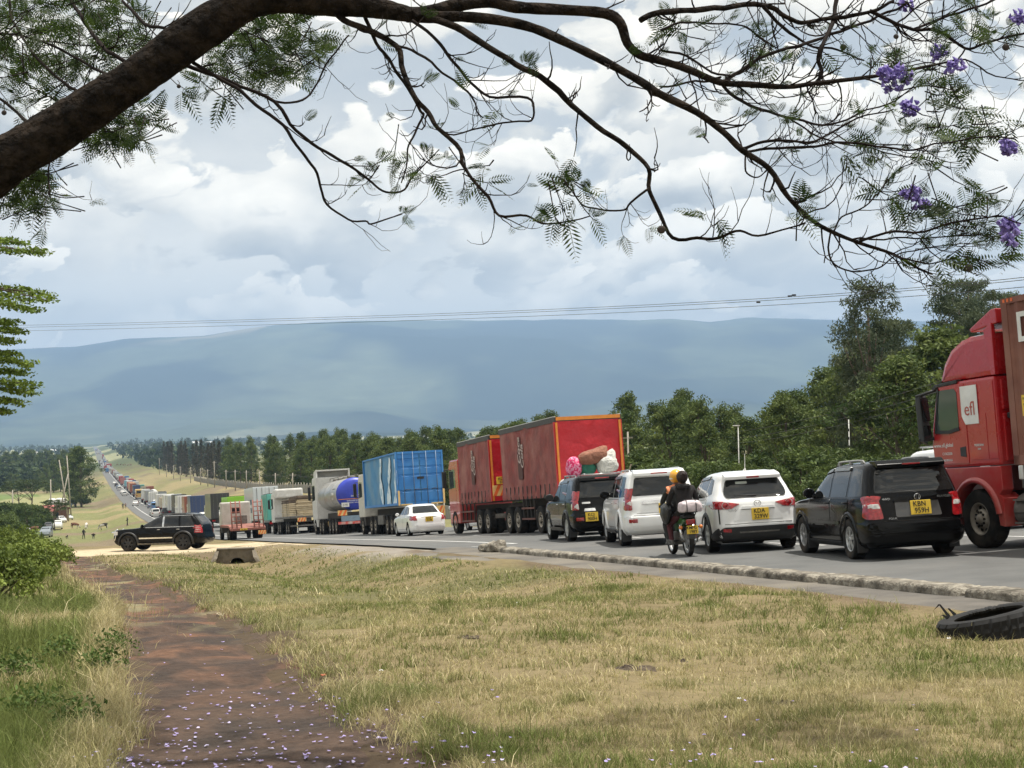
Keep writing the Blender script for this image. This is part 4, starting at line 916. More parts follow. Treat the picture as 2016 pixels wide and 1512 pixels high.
# ---------------------------------------------------------------- the two tall off-roaders
def car_offroader(root, paint, pl, white):
    W = 0.925
    sh = Shell([(0.28,0.22,4.55,0.82,9),(0.40,0.06,4.66,0.90,9),(0.52,0.0,4.74,0.925,9),(0.70,0.005,4.76,0.93,9),(0.78,0.05,4.75,0.925,9),(0.95,0.07,4.70,0.92,9),(1.10,0.09,4.50,0.91,9),(1.15,0.10,4.0,0.90,8),(1.19,0.11,3.55,0.89,8),(1.30,0.135,3.38,0.865,8),(1.48,0.20,3.05,0.82,8),(1.66,0.27,2.72,0.765,8),(1.75,0.28,2.5,0.73,7),(1.81,0.31,2.2,0.67,6),(1.85,0.62,1.8,0.5,4)])
    ax = [(1.12,0.39),(3.91,0.39)]
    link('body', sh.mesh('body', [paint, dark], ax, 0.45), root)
    underbody(root, 1.82, 4.7, 0.26, 0.6, 0.39, (1.12,3.91))
    side_windows(sh, root, [[(2.18,1.20),(3.28,1.21),(2.70,1.66),(2.18,1.70)], [(1.24,1.20),(2.10,1.20),(2.10,1.70),(1.24,1.71)], [(0.42,1.21),(1.14,1.20),(1.14,1.71),(0.55,1.69)]], ['front_door_window','rear_door_window','quarter_window'])
    for sd_ in 'LR':
        mb = MB(); sh.patch(mb, sd_, [(1.24,1.67),(2.72,1.645),(2.66,1.71),(1.24,1.735)], 0.026, 0.01); mb.build('window_visor', [MATS['smoked_visor']], root)
        mb = MB(); sh.patch(mb, sd_, [(1.62,0.30),(3.40,0.30),(3.40,0.40),(1.62,0.40)], 0.09, 0.02); mb.build('running_board', [steel if not white else plast], root)
        if not white:
            mb = MB(); sh.patch(mb, sd_, [(1.55,0.62),(3.36,0.62),(3.36,0.76),(1.55,0.76)], 0.016, 0.02); mb.build('side_moulding', [P_grey], root)
        sgn = -1 if sd_ == 'L' else 1
        mb = MB(); mb.box((sgn*0.82-0.11, 0.62, 0.12), (sgn*0.82+0.10, 0.645, 0.45)); mb.build('mud_flap', [plast], root)
    doors(sh, root, [[(2.12,0.46),(3.28,0.46),(3.44,0.9),(3.40,1.15),(2.12,1.15)], [(1.34,0.6),(1.58,0.46),(2.09,0.46),(2.09,1.15),(1.10,1.15),(1.10,0.95)]], paint, [(2.28,1.06),(1.28,1.06)], chrome)
    zt = 1.70
    mb = MB(); sh.patch(mb, 'B', [(-0.70,1.22),(0.70,1.22),(0.60,1.66),(-0.60,1.66)], 0.008, 0.05); rw_ = mb.build('rear_window', [glassm], root)
    mb = MB(); mb.prism([(0.17,1.69),(0.33,1.72),(0.55,1.80),(0.60,1.855),(0.28,1.83),(0.17,1.77)], -0.62, 0.62, 0, 0.015); sp = mb.build('spoiler', [paint], root)
    q = MB(); q.box((-0.20,0.16,1.735),(0.20,0.18,1.765)); q.build('brake_light', [lampred], sp)
    for sg in (-1, 1):
        mb = MB()
        sh.patch(mb, 'B', [(sg*0.72,0.88),(sg*0.895,0.88),(sg*0.86,1.42),(sg*0.76,1.42)][::sg], 0.014, 0.04, 0)
        sh.patch(mb, 'L' if sg < 0 else 'R', [(0.13,0.88),(0.30,0.90),(0.27,1.40),(0.17,1.42)], 0.012, 0.04, 0)
        sh.patch(mb, 'B', [(sg*0.73,0.90 if not white else 1.0),(sg*0.895,0.90 if not white else 1.0),(sg*0.885,1.06 if not white else 1.1),(sg*0.74,1.06 if not white else 1.1)][::sg], 0.02, 0.02, 1)
        mb.build('tail_lamp', [lampred, lampclear], root)
        mb = MB(); sh.patch(mb, 'B', [(sg*0.62,0.58),(sg*0.82,0.58),(sg*0.82,0.67),(sg*0.62,0.67)][::sg], 0.024, 0.015); mb.build('reflector', [lampred], root)
    mb = MB(); sh.patch(mb, 'B', [(-0.88,0.36),(0.88,0.36),(0.90,0.74),(-0.90,0.74)], 0.022, 0.06, 0); sh.patch(mb, 'B', [(-0.70,0.74),(0.70,0.74),(0.70,0.755),(-0.70,0.755)], 0.004, 0.004, 1, 0.004)
    mb.build('bumper', [paint if white else P_black, dark], root)
    mb = MB(); sh.patch(mb, 'B', [(-0.48,1.02),(0.48,1.02),(0.46,1.09),(-0.46,1.09)] if white else [(-0.64,1.05),(-0.40,1.05),(-0.40,1.10),(-0.64,1.10)], 0.03, 0.02, 0)
    if white:
        sh.patch(mb, 'B', [(-0.30,0.82),(-0.06,0.82),(-0.06,1.0),(-0.30,1.0)], 0.003, 0.01, 1, 0.003); sh.patch(mb, 'B', [(-0.62,0.80),(0.62,0.80),(0.62,0.806),(-0.62,0.806)], 0.0035, 0.002, 2, 0.003)
    else:
        sh.patch(mb, 'B', [(-0.60,0.84),(-0.26,0.84),(-0.28,0.92),(-0.58,0.92)], 0.03, 0.02, 0)
    mb.build('tailgate_garnish', [chrome, P_white, dark], root)
    if not white:
        mb = MB(); mb.M = Matrix.Translation((0.36, sh.Y(0.3,0.98)-0.12, 0.98)); mb.lathe([(0,-0.115),(0.30,-0.11),(0.365,-0.07),(0.385,0.0),(0.385,0.11),(0.30,0.13)], 'Y', 36); mb.lathe([(0.37,-0.085),(0.392,-0.06),(0.39,-0.03)], 'Y', 36, 1); mb.build('spare_wheel_cover', [P_black, chrome], root)
        plate(root, pl, Matrix.Translation((-0.40, sh.Y(-0.4,0.70)-0.035, 0.68)), 0.36, 0.25)
    else:
        plate(root, pl, Matrix.Translation((0.10, sh.Y(0.1,0.92)-0.02, 0.90)), 0.36, 0.24)
    mirrors(root, 0.86, 3.20, 1.20, plast if not white else P_black, 1.15); rails(root, 0.62, 0.75, 2.45, 1.80, P_grey if not white else alloy)
    for y in (1.12, 3.91):
        for sg in (-1, 1): wheel(root, sg*0.80, y, 0.39, 0.26, 'six')
    arch_flares(sh, root, ax, 0.45, paint, 0.035)
    return sh
ro = thing('suv', 'white off-roader with chrome tailgate strip, left of the motorcycle riders', 'car', wheelM(33.2, 12.6, 13, -0.93, 1.12)); car_offroader(ro, P_white, ['KCZ', '464Z'], True)
ro = thing('suv', 'black off-roader with round spare wheel cover and plate KCJ 900H', 'car', wheelM(38.7, 13.06, 7.5, -0.93, 1.12)); car_offroader(ro, P_black, ['KCJ', '900H'], False)
# white van ahead of it carrying the luggage
def car_van(label, M, paint, rackm=None):
    root = thing('van', label, 'van', M)
    sh = Shell([(0.22,0.10,4.40,0.80,9),(0.35,0.0,4.52,0.84,9),(0.9,0.02,4.50,0.845,9),(1.0,0.04,4.40,0.84,9),(1.06,0.05,4.2,0.835,9),(1.12,0.06,4.05,0.83,9),(1.5,0.09,3.62,0.80,9),(1.75,0.12,3.3,0.775,9),(1.86,0.18,3.1,0.72,8),(1.90,0.5,2.7,0.55,5)])
    ax = [(0.85,0.33),(3.45,0.33)]
    link('body', sh.mesh('body', [paint, dark], ax, 0.375), root); underbody(root, 1.66, 4.4, 0.2, 0.5, 0.32, (0.85,3.45))
    side_windows(sh, root, [[(2.9,1.12),(3.9,1.12),(3.45,1.62),(2.9,1.66)],[(1.65,1.12),(2.8,1.12),(2.8,1.66),(1.65,1.66)],[(0.3,1.12),(1.55,1.12),(1.55,1.66),(0.3,1.66)]], ['front_door_window','side_window','quarter_window'])
    mb = MB(); sh.patch(mb, 'B', [(-0.66,1.14),(0.66,1.14),(0.62,1.66),(-0.62,1.66)], 0.008, 0.06); mb.build('rear_window', [glassm], root)
    for sg in (-1,1):
        mb = MB(); sh.patch(mb, 'B', [(sg*0.68,0.78),(sg*0.81,0.78),(sg*0.80,1.3),(sg*0.70,1.3)][::sg], 0.012, 0.02); mb.build('tail_lamp', [lampred], root)
    mirrors(root, 0.80, 3.75, 1.14, paint)
    mb = MB()
    for x in (-0.6, 0.6): mb.tube([(x,0.35,1.96),(x,2.9,1.96)], 0.018, 6)
    for k in range(6):
        y = 0.4+k*0.48; mb.tube([(-0.62,y,1.95),(0.62,y,1.95)], 0.012, 6); mb.tube([(-0.6,y,1.82),(-0.6,y,1.96)], 0.012, 5); mb.tube([(0.6,y,1.82),(0.6,y,1.96)], 0.012, 5)
    mb.build('roof_rack', [alloy], root)
    for y in (0.85, 3.45):
        for sg in (-1, 1): wheel(root, sg*0.73, y, 0.33, 0.2, 'plain')
    return root
MV = roadM(43.0, 15.95) @ Matrix.Diagonal((1, 0.8, 1, 1))
car_van('white van under the luggage bundles, behind the black off-roader', MV, P_white)
# luggage on its roof: four tied bundles
def bundle(name, label, M, rx, ry, rz, m, seed, knot=None):
    bm = bmesh.new(); bmesh.ops.create_icosphere(bm, subdivisions=4, radius=1)
    for w in bm.verts:
        p = w.co.copy(); q = Vector((math.copysign(abs(p.x)**0.75, p.x), math.copysign(abs(p.y)**0.75, p.y), math.copysign(abs(p.z)**0.8, p.z)))
        d = 1+0.10*mnoise.noise(p*1.5+Vector((seed,0,0)))+0.055*abs(mnoise.noise(p*4+Vector((0,seed,0))))*2
        w.co = Vector((q.x*rx*d, q.y*ry*d, max(-rz*0.92, q.z*rz*d)))
        if knot:
            k = Vector(knot); a = max(0, p.dot(k.normalized())-0.80)/0.20
            w.co += k.normalized()*a*k.length
    mb = MB(); mb.bm(bm, 0, True); o = mb.build(name, [m]); o.matrix_world = M
    tag(o, label, 'bundle', 'bundles tied on the van roof'); return o
cl_b = mat('brown_cloth', (0.30,0.135,0.085), (0.22,0.095,0.06), 0.9, 4, 5, bump=0.08, bscale=6)
cl_w = mat('white_sack', (0.62,0.62,0.58), (0.48,0.48,0.45), 0.8, 5, 5, bump=0.08, bscale=7)
cl_g = mat('green_cloth', (0.02,0.16,0.10), (0.015,0.10,0.07), 0.8, 4, 5, bump=0.03, bscale=8)
cl_p = mat('pink_patterned_cloth', (0.75,0.30,0.45), (0.62,0.02,0.12), 0.8, 12, 2, contrast=(0.47,0.53), bump=0.03, bscale=8)
T = Matrix.Translation; RX = lambda a: Matrix.Rotation(R(a), 4, 'X'); RY = lambda a: Matrix.Rotation(R(a), 4, 'Y'); RZ = lambda a: Matrix.Rotation(R(a), 4, 'Z')
bundle('cloth_bundle', 'pink patterned cloth bundle, leftmost on the van roof', MV @ T((-0.80,0.9,2.22)) @ RY(6), 0.24, 0.32, 0.31, cl_p, 1)
bundle('cloth_bundle', 'green cloth bundle squeezed under the brown one', MV @ T((-0.36,0.9,2.14)), 0.28, 0.34, 0.22, cl_g, 2)
bundle('sack', 'white tied sack, rightmost on the van roof', MV @ T((0.28,0.7,2.22)) @ RY(-12), 0.36, 0.34, 0.28, cl_w, 3, (0.12,0,0.2))
bundle('cloth_bundle', 'large brown cloth bundle on top of the luggage', MV @ T((-0.16,0.8,2.50)) @ RY(-10), 0.50, 0.36, 0.24, cl_b, 4, (0.10,0,0.10))

# ---------------------------------------------------------------- plain sedans and others in the middle distance
def car_sedan(label, M, paint, pl=None, name='sedan', H=1.0):
    root = thing(name, label, 'car', M)
    sh = Shell([(0.17,0.15,4.35,0.78,8),(0.27,0.03,4.46,0.83,8),(0.40,0.0,4.54,0.845,8),(0.62,0.02,4.54,0.848,8),(0.80,0.05,4.45,0.84,7.5),(0.88,0.09,4.0,0.83,7),(0.94,0.16,3.45,0.815,7),(0.985,0.50,3.25,0.79,7),(1.02,0.66,3.15,0.77,7),(1.15,0.86,2.92,0.72,6.5),(1.30,1.10,2.62,0.66,6),(1.40,1.28,2.35,0.60,6),(1.44,1.45,2.15,0.54,5),(1.47,1.7,1.9,0.35,4)])
    ax = [(0.98,0.315),(3.68,0.315)]
    link('body', sh.mesh('body', [paint, dark], ax, 0.36), root); underbody(root, 1.66, 4.5, 0.17, 0.45, 0.31, (0.98,3.68))
    side_windows(sh, root, [[(2.02,0.98),(3.05,0.985),(2.55,1.30),(2.02,1.375)],[(1.22,0.985),(1.95,0.98),(1.95,1.375),(1.42,1.35)],[(0.95,1.0),(1.15,0.985),(1.36,1.30),(1.28,1.32)]], ['front_door_window','rear_door_window','quarter_window'])
    mb = MB(); sh.patch(mb, 'B', [(-0.62,1.03),(0.62,1.03),(0.50,1.37),(-0.50,1.37)], 0.010, 0.06); mb.build('rear_window', [glassm], root)
    for sg in (-1,1):
        mb = MB(); sh.patch(mb, 'B', [(sg*0.56,0.70),(sg*0.83,0.70),(sg*0.82,0.92),(sg*0.64,0.92)][::sg], 0.012, 0.04); sh.patch(mb, 'L' if sg < 0 else 'R', [(0.10,0.70),(0.26,0.74),(0.24,0.90),(0.13,0.92)], 0.010, 0.03); mb.build('tail_lamp', [lampred], root)
    doors(sh, root, [[(2.0,0.32),(3.05,0.32),(3.2,0.75),(3.15,0.94),(2.0,0.945)],[(1.2,0.42),(1.36,0.32),(1.97,0.32),(1.97,0.945),(1.05,0.95),(0.98,0.8)]], paint, [(2.14,0.84),(1.2,0.85)], paint)
    mb = MB(); sh.patch(mb, 'B', [(-0.36,0.86),(0.36,0.86),(0.36,0.885),(-0.36,0.885)], 0.02, 0.008, 0); mb.build('boot_trim', [chrome], root)
    mb = MB(); sh.patch(mb, 'B', [(-0.78,0.20),(0.78,0.20),(0.80,0.52),(-0.80,0.52)], 0.014, 0.05, 0); mb.build('bumper', [paint], root)
    if pl: plate(root, pl, Matrix.Translation((0.0, sh.Y(0,0.74)-0.016, 0.74)), 0.36, 0.23)
    mirrors(root, 0.79, 2.95, 0.97, paint, 0.85)
    for y in (0.98, 3.68):
        for sg in (-1, 1): wheel(root, sg*0.735, y, 0.315, 0.2, 'five')
    return root
car_sedan('white saloon with its boot towards us, in front of the blue container truck', roadM(64.3, 15.05), P_white, ['KCA', '517R'])
car_sedan('dark grey car half hidden between the white crossover and black SUV', roadM(25.35, 16.35), P_grey, None)
car_van('white van mostly hidden behind the red lorry cab', roadM(27.2, 19.9), P_white)
car_van('white people carrier nosing out between blue and red lorries', roadM(68.2, 18.9), P_white)
car_sedan('silver car squeezed between the tanker and the slab truck', roadM(104.5, 17.2), P_silver, None)

# ---------------------------------------------------------------- black estate on the sandy track, seen from its side
def car_jeep():
    p = px_on_ground(322, 69.0); M = groundM(p.x, p.y, -80) @ Matrix.Translation((0, -2.3, 0))
    root = thing('suv', 'black SUV with chrome bull bar turning on the sandy track', 'car', M)
    sh = Shell([(0.30,0.15,4.45,0.82,9),(0.42,0.02,4.58,0.90,9),(0.55,0.0,4.62,0.92,9),(0.80,0.06,4.60,0.925,9),(0.98,0.08,4.55,0.915,9),(1.05,0.09,4.35,0.905,8),(1.09,0.10,3.6,0.895,8),(1.13,0.11,3.30,0.885,8),(1.22,0.14,3.12,0.86,8),(1.42,0.30,2.72,0.80,8),(1.60,0.46,2.36,0.735,7),(1.68,0.52,2.1,0.69,6),(1.74,0.75,1.8,0.52,4)])
    ax = [(0.98,0.39),(3.76,0.39)]
    link('body', sh.mesh('body', [P_black, dark], ax, 0.47), root); underbody(root, 1.82, 4.6, 0.28, 0.6, 0.39, (0.98,3.76))
    side_windows(sh, root, [[(2.05,1.13),(3.02,1.14),(2.42,1.60),(2.05,1.63)],[(1.20,1.13),(1.93,1.13),(1.93,1.63),(1.24,1.63)],[(0.42,1.15),(1.10,1.13),(1.14,1.63),(0.66,1.62)]], ['front_door_window','rear_door_window','quarter_window'])
    mb = MB(); sh.patch(mb, 'B', [(-0.68,1.16),(0.68,1.16),(0.6,1.6),(-0.6,1.6)], 0.008, 0.05); mb.build('rear_window', [glassm], root)
    for sd_ in 'LR':
        mb = MB(); sh.patch(mb, sd_, [(0.40,1.105),(3.05,1.105),(3.05,1.125),(0.40,1.125)], 0.010, 0.005); sh.patch(mb, sd_, [(1.945,1.14),(2.035,1.14),(2.035,1.62),(1.945,1.62)], 0.008, 0.005); sh.patch(mb, sd_, [(0.46,1.64),(2.40,1.635),(2.40,1.655),(0.46,1.66)], 0.010, 0.005)
        sh.patch(mb, sd_, [(1.50,0.58),(3.20,0.58),(3.20,0.64),(1.50,0.64)], 0.018, 0.01); mb.build('bright_trim', [chrome], root)
        mb = MB(); sh.patch(mb, sd_, [(1.42,0.30),(3.28,0.30),(3.28,0.38),(1.42,0.38)], 0.08, 0.02); mb.build('side_step', [steel], root)
        sgn = -1 if sd_ == 'L' else 1
    doors(sh, root, [[(2.02,0.48),(3.10,0.48),(3.24,0.9),(3.22,1.09),(2.02,1.09)],[(1.28,0.6),(1.45,0.48),(1.99,0.48),(1.99,1.09),(1.05,1.09),(1.0,0.95)]], P_black, [(2.2,1.0),(1.22,1.0)], chrome)
    for sg in (-1,1):
        mb = MB(); sh.patch(mb, 'B', [(sg*0.66,0.80),(sg*0.90,0.80),(sg*0.87,1.18),(sg*0.70,1.18)][::sg], 0.012, 0.03); sh.patch(mb, 'L' if sg < 0 else 'R', [(0.10,0.80),(0.34,0.82),(0.36,1.14),(0.16,1.17)], 0.010, 0.03, 0)
        for k in range(4): sh.patch(mb, 'L' if sg < 0 else 'R', [(0.11,0.86+k*0.08),(0.35,0.87+k*0.08),(0.35,0.885+k*0.08),(0.11,0.875+k*0.08)], 0.016, 0.003, 1)
        mb.build('tail_lamp', [lampred, lampclear], root)
    mb = MB(); yf = 4.62
    for sg in (-1,1): mb.tube([(sg*0.30,yf-0.1,0.45),(sg*0.30,yf+0.14,0.55),(sg*0.32,yf+0.14,0.95),(sg*0.34,yf-0.06,1.06)], 0.035, 8)
    mb.tube([(-0.85,yf-0.25,0.9),(-0.7,yf+0.08,0.92),(-0.3,yf+0.14,0.94),(0.3,yf+0.14,0.94),(0.7,yf+0.08,0.92),(0.85,yf-0.25,0.9)], 0.03, 8); mb.tube([(-0.85,yf-0.25,0.9),(-0.84,yf-0.15,0.55),(-0.3,yf+0.12,0.5),(0.3,yf+0.12,0.5),(0.84,yf-0.15,0.55),(0.85,yf-0.25,0.9)], 0.03, 8)
    mb.build('bull_bar', [chrome], root)
    mb = MB()
    for sg in (-1,1): sh.patch(mb, 'F', [(sg*0.5,0.78),(sg*0.84,0.78),(sg*0.84,0.98),(sg*0.5,0.98)][::sg], 0.01, 0.04); sh.patch(mb, 'L' if sg < 0 else 'R', [(4.30,0.80),(4.50,0.80),(4.46,0.97),(4.30,0.97)], 0.012, 0.03)
    mb.build('headlamp', [lampclear], root)
    mb = MB(); mb.box((-0.05,-0.22,0.42),(0.05,0.02,0.48)); mb.lathe([(0.03,0.48),(0.035,0.53),(0,0.56)], 'Z', 10, 0, (0,-0.18,0)); mb.build('tow_hitch', [steel], root)
    mirrors(root, 0.86, 3.0, 1.12, P_black); rails(root, 0.63, 0.8, 2.3, 1.68, P_grey)
    mb = MB(); sh.patch(mb, 'B', [(-0.88,0.33),(0.88,0.33),(0.90,0.72),(-0.90,0.72)], 0.03, 0.05); mb.build('bumper', [P_black], root)
    for y in (0.98, 3.76):
        for sg in (-1, 1): wheel(root, sg*0.80, y, 0.40, 0.27, 'blackfive')
    arch_flares(sh, root, ax, 0.47, plast, 0.06)
car_jeep()
# ================================================================== lorries
redcurt = mat('dusty_red_curtain', (0.27,0.040,0.036), (0.17,0.045,0.038), 0.7, 1.6, 8, c3=(0.31,0.13,0.105), s3=0.8, bump=0.06, bscale=2.2)
redrear = mat('red_tarpaulin', (0.52,0.012,0.022), (0.42,0.008,0.018), 0.45, 0.9, 5, bump=0.16, bscale=1.1)
orangef = mat('orange_frame_paint', (0.72,0.25,0.03), (0.60,0.20,0.03), 0.5, 5)
bluecon = mat('blue_container_paint', (0.035,0.22,0.58), (0.028,0.17,0.47), 0.5, 1.5, 6, c3=(0.06,0.24,0.55), s3=1.0)
bluedust = mat('faded_blue_container_side', (0.07,0.25,0.47), (0.05,0.20,0.40), 0.65, 1.2, 7, c3=(0.15,0.28,0.40), s3=0.7, bump=0.02, bscale=2)
rustcon = mat('rusty_brown_container_paint', (0.21,0.075,0.05), (0.15,0.055,0.038), 0.65, 1.6, 8, c3=(0.28,0.13,0.09), s3=1.1)
hazard_o = mat('hazard_orange', (0.80,0.16,0.03), (0.7,0.13,0.03), 0.5, 8)
hazard_y = mat('hazard_yellow', (0.80,0.55,0.22), (0.7,0.47,0.18), 0.5, 8)
def axle_wheels(root, y, half, r=0.51, w=0.30, dual=True):
    for sg in (-1, 1):
        wheel(root, sg*(half-w/2), y, r, w, 'truck')
        if dual: wheel(root, sg*(half-w*1.62), y, r, w, 'truck', 'inner_wheel')
def rails_chassis(root, y0, y1, z0=0.75, z1=1.02, half=0.42):
    mb = MB()
    for sg in (-1, 1): mb.box((sg*half-0.05, y0, z0), (sg*half+0.05, y1, z1))
    n = max(2, int((y1-y0)/1.5))
    for k in range(n+1):
        y = y0+0.05+(y1-y0-0.1)*k/n; mb.box((-half, y-0.04, z0+0.03), (half, y+0.04, z1-0.03))
    mb.build('chassis', [chass], root)
def hazard_board(root, x0, x1, y, z0, z1, name='hazard_board'):
    mb = MB(); mb.box((x0, y, z0), (x1, y+0.02, z1), 0); n = max(2, int((x1-x0)/(z1-z0)*1.6)); h = z1-z0; w = (x1-x0)/n
    for k in range(n):
        a = x0+k*w; e = min(w*0.5, x1-a)
        mb.add([(a, y-0.004, z0), (a+e, y-0.004, z0), (min(x1, a+e+h*0.5), y-0.004, z1), (min(x1, a+h*0.5), y-0.004, z1)], [(0,1,2,3)], 1)
    return mb.build(name, [hazard_y, hazard_o], root)
def simple_cab(root, y0, L, W, z0, H, paint, slope=0.25, roof=True, mir=True):
    """cab-over cab: rear at y0, front at y0+L"""
    h = W/2
    mb = MB(); prof = [(y0, z0), (y0+L, z0), (y0+L+0.03, z0+H*0.42), (y0+L-slope*0.55, z0+H*0.86), (y0+L-slope*1.6, z0+H), (y0, z0+H)]
    mb.prism(prof, -h, h, 0, 0.07); c = mb.build('cab', [paint], root)
    for sg in (-1, 1):
        m2 = MB(); x = sg*(h+0.004)
        m2.prism([(y0+L*0.30, z0+H*0.47), (y0+L*0.94, z0+H*0.45), (y0+L-slope*0.75, z0+H*0.82), (y0+L*0.30, z0+H*0.82)], min(x, x-sg*0.02), max(x, x-sg*0.02)); m2.build('side_window', [glassc], root)
        m3 = MB(); m3.prism([(y0+L*0.27, z0+H*0.10), (y0+L*0.95, z0+H*0.10), (y0+L*0.97, z0+H*0.42), (y0+L*0.27, z0+H*0.44)], *sorted((sg*(h+0.006), sg*(h-0.01)))); m3.build('door', [paint], root)
        if mir:
            m4 = MB(); m4.box(tuple(sorted((sg*(h+0.08), sg*(h+0.27))))[:1]+(y0+L-0.05, z0+H*0.48), tuple(sorted((sg*(h+0.08), sg*(h+0.27))))[1:]+(y0+L+0.10, z0+H*0.80), 0, 0.03)
            m4.tube([(sg*h, y0+L-0.1, z0+H*0.83), (sg*(h+0.18), y0+L+0.03, z0+H*0.82)], 0.02, 6); m4.tube([(sg*h, y0+L-0.1, z0+H*0.46), (sg*(h+0.18), y0+L+0.03, z0+H*0.47)], 0.02, 6); m4.build('mirror', [plast], root)
    m5 = MB(); yf = y0+L; m5.add([(-h*0.9, yf+0.04, z0+H*0.45), (h*0.9, yf+0.04, z0+H*0.45), (h*0.86, yf-slope*0.50+0.02, z0+H*0.85), (-h*0.86, yf-slope*0.50+0.02, z0+H*0.85)], [(0,1,2,3)]); m5.build('windscreen', [glassm], root)
    return c
def corrugated(mb, x, y0, y1, z0, z1, pitch=0.28, depth=0.036, mi=0, sgn=-1):
    """corrugated side panel in the plane x"""
    n = int((y1-y0)/pitch); p = (y1-y0)/n; pts = []
    for k in range(n):
        a = y0+k*p; pts += [(x, a), (x, a+p*0.30), (x-sgn*depth, a+p*0.48), (x-sgn*depth, a+p*0.82)]
    pts.append((x, y1)); vs = []; fs = []
    for q, y in pts: vs += [(q, y, z0), (q, y, z1)]
    for i in range(len(pts)-1):
        f = (2*i, 2*i+2, 2*i+3, 2*i+1); fs.append(f if sgn > 0 else f[::-1])
    mb.add(vs, fs, mi)

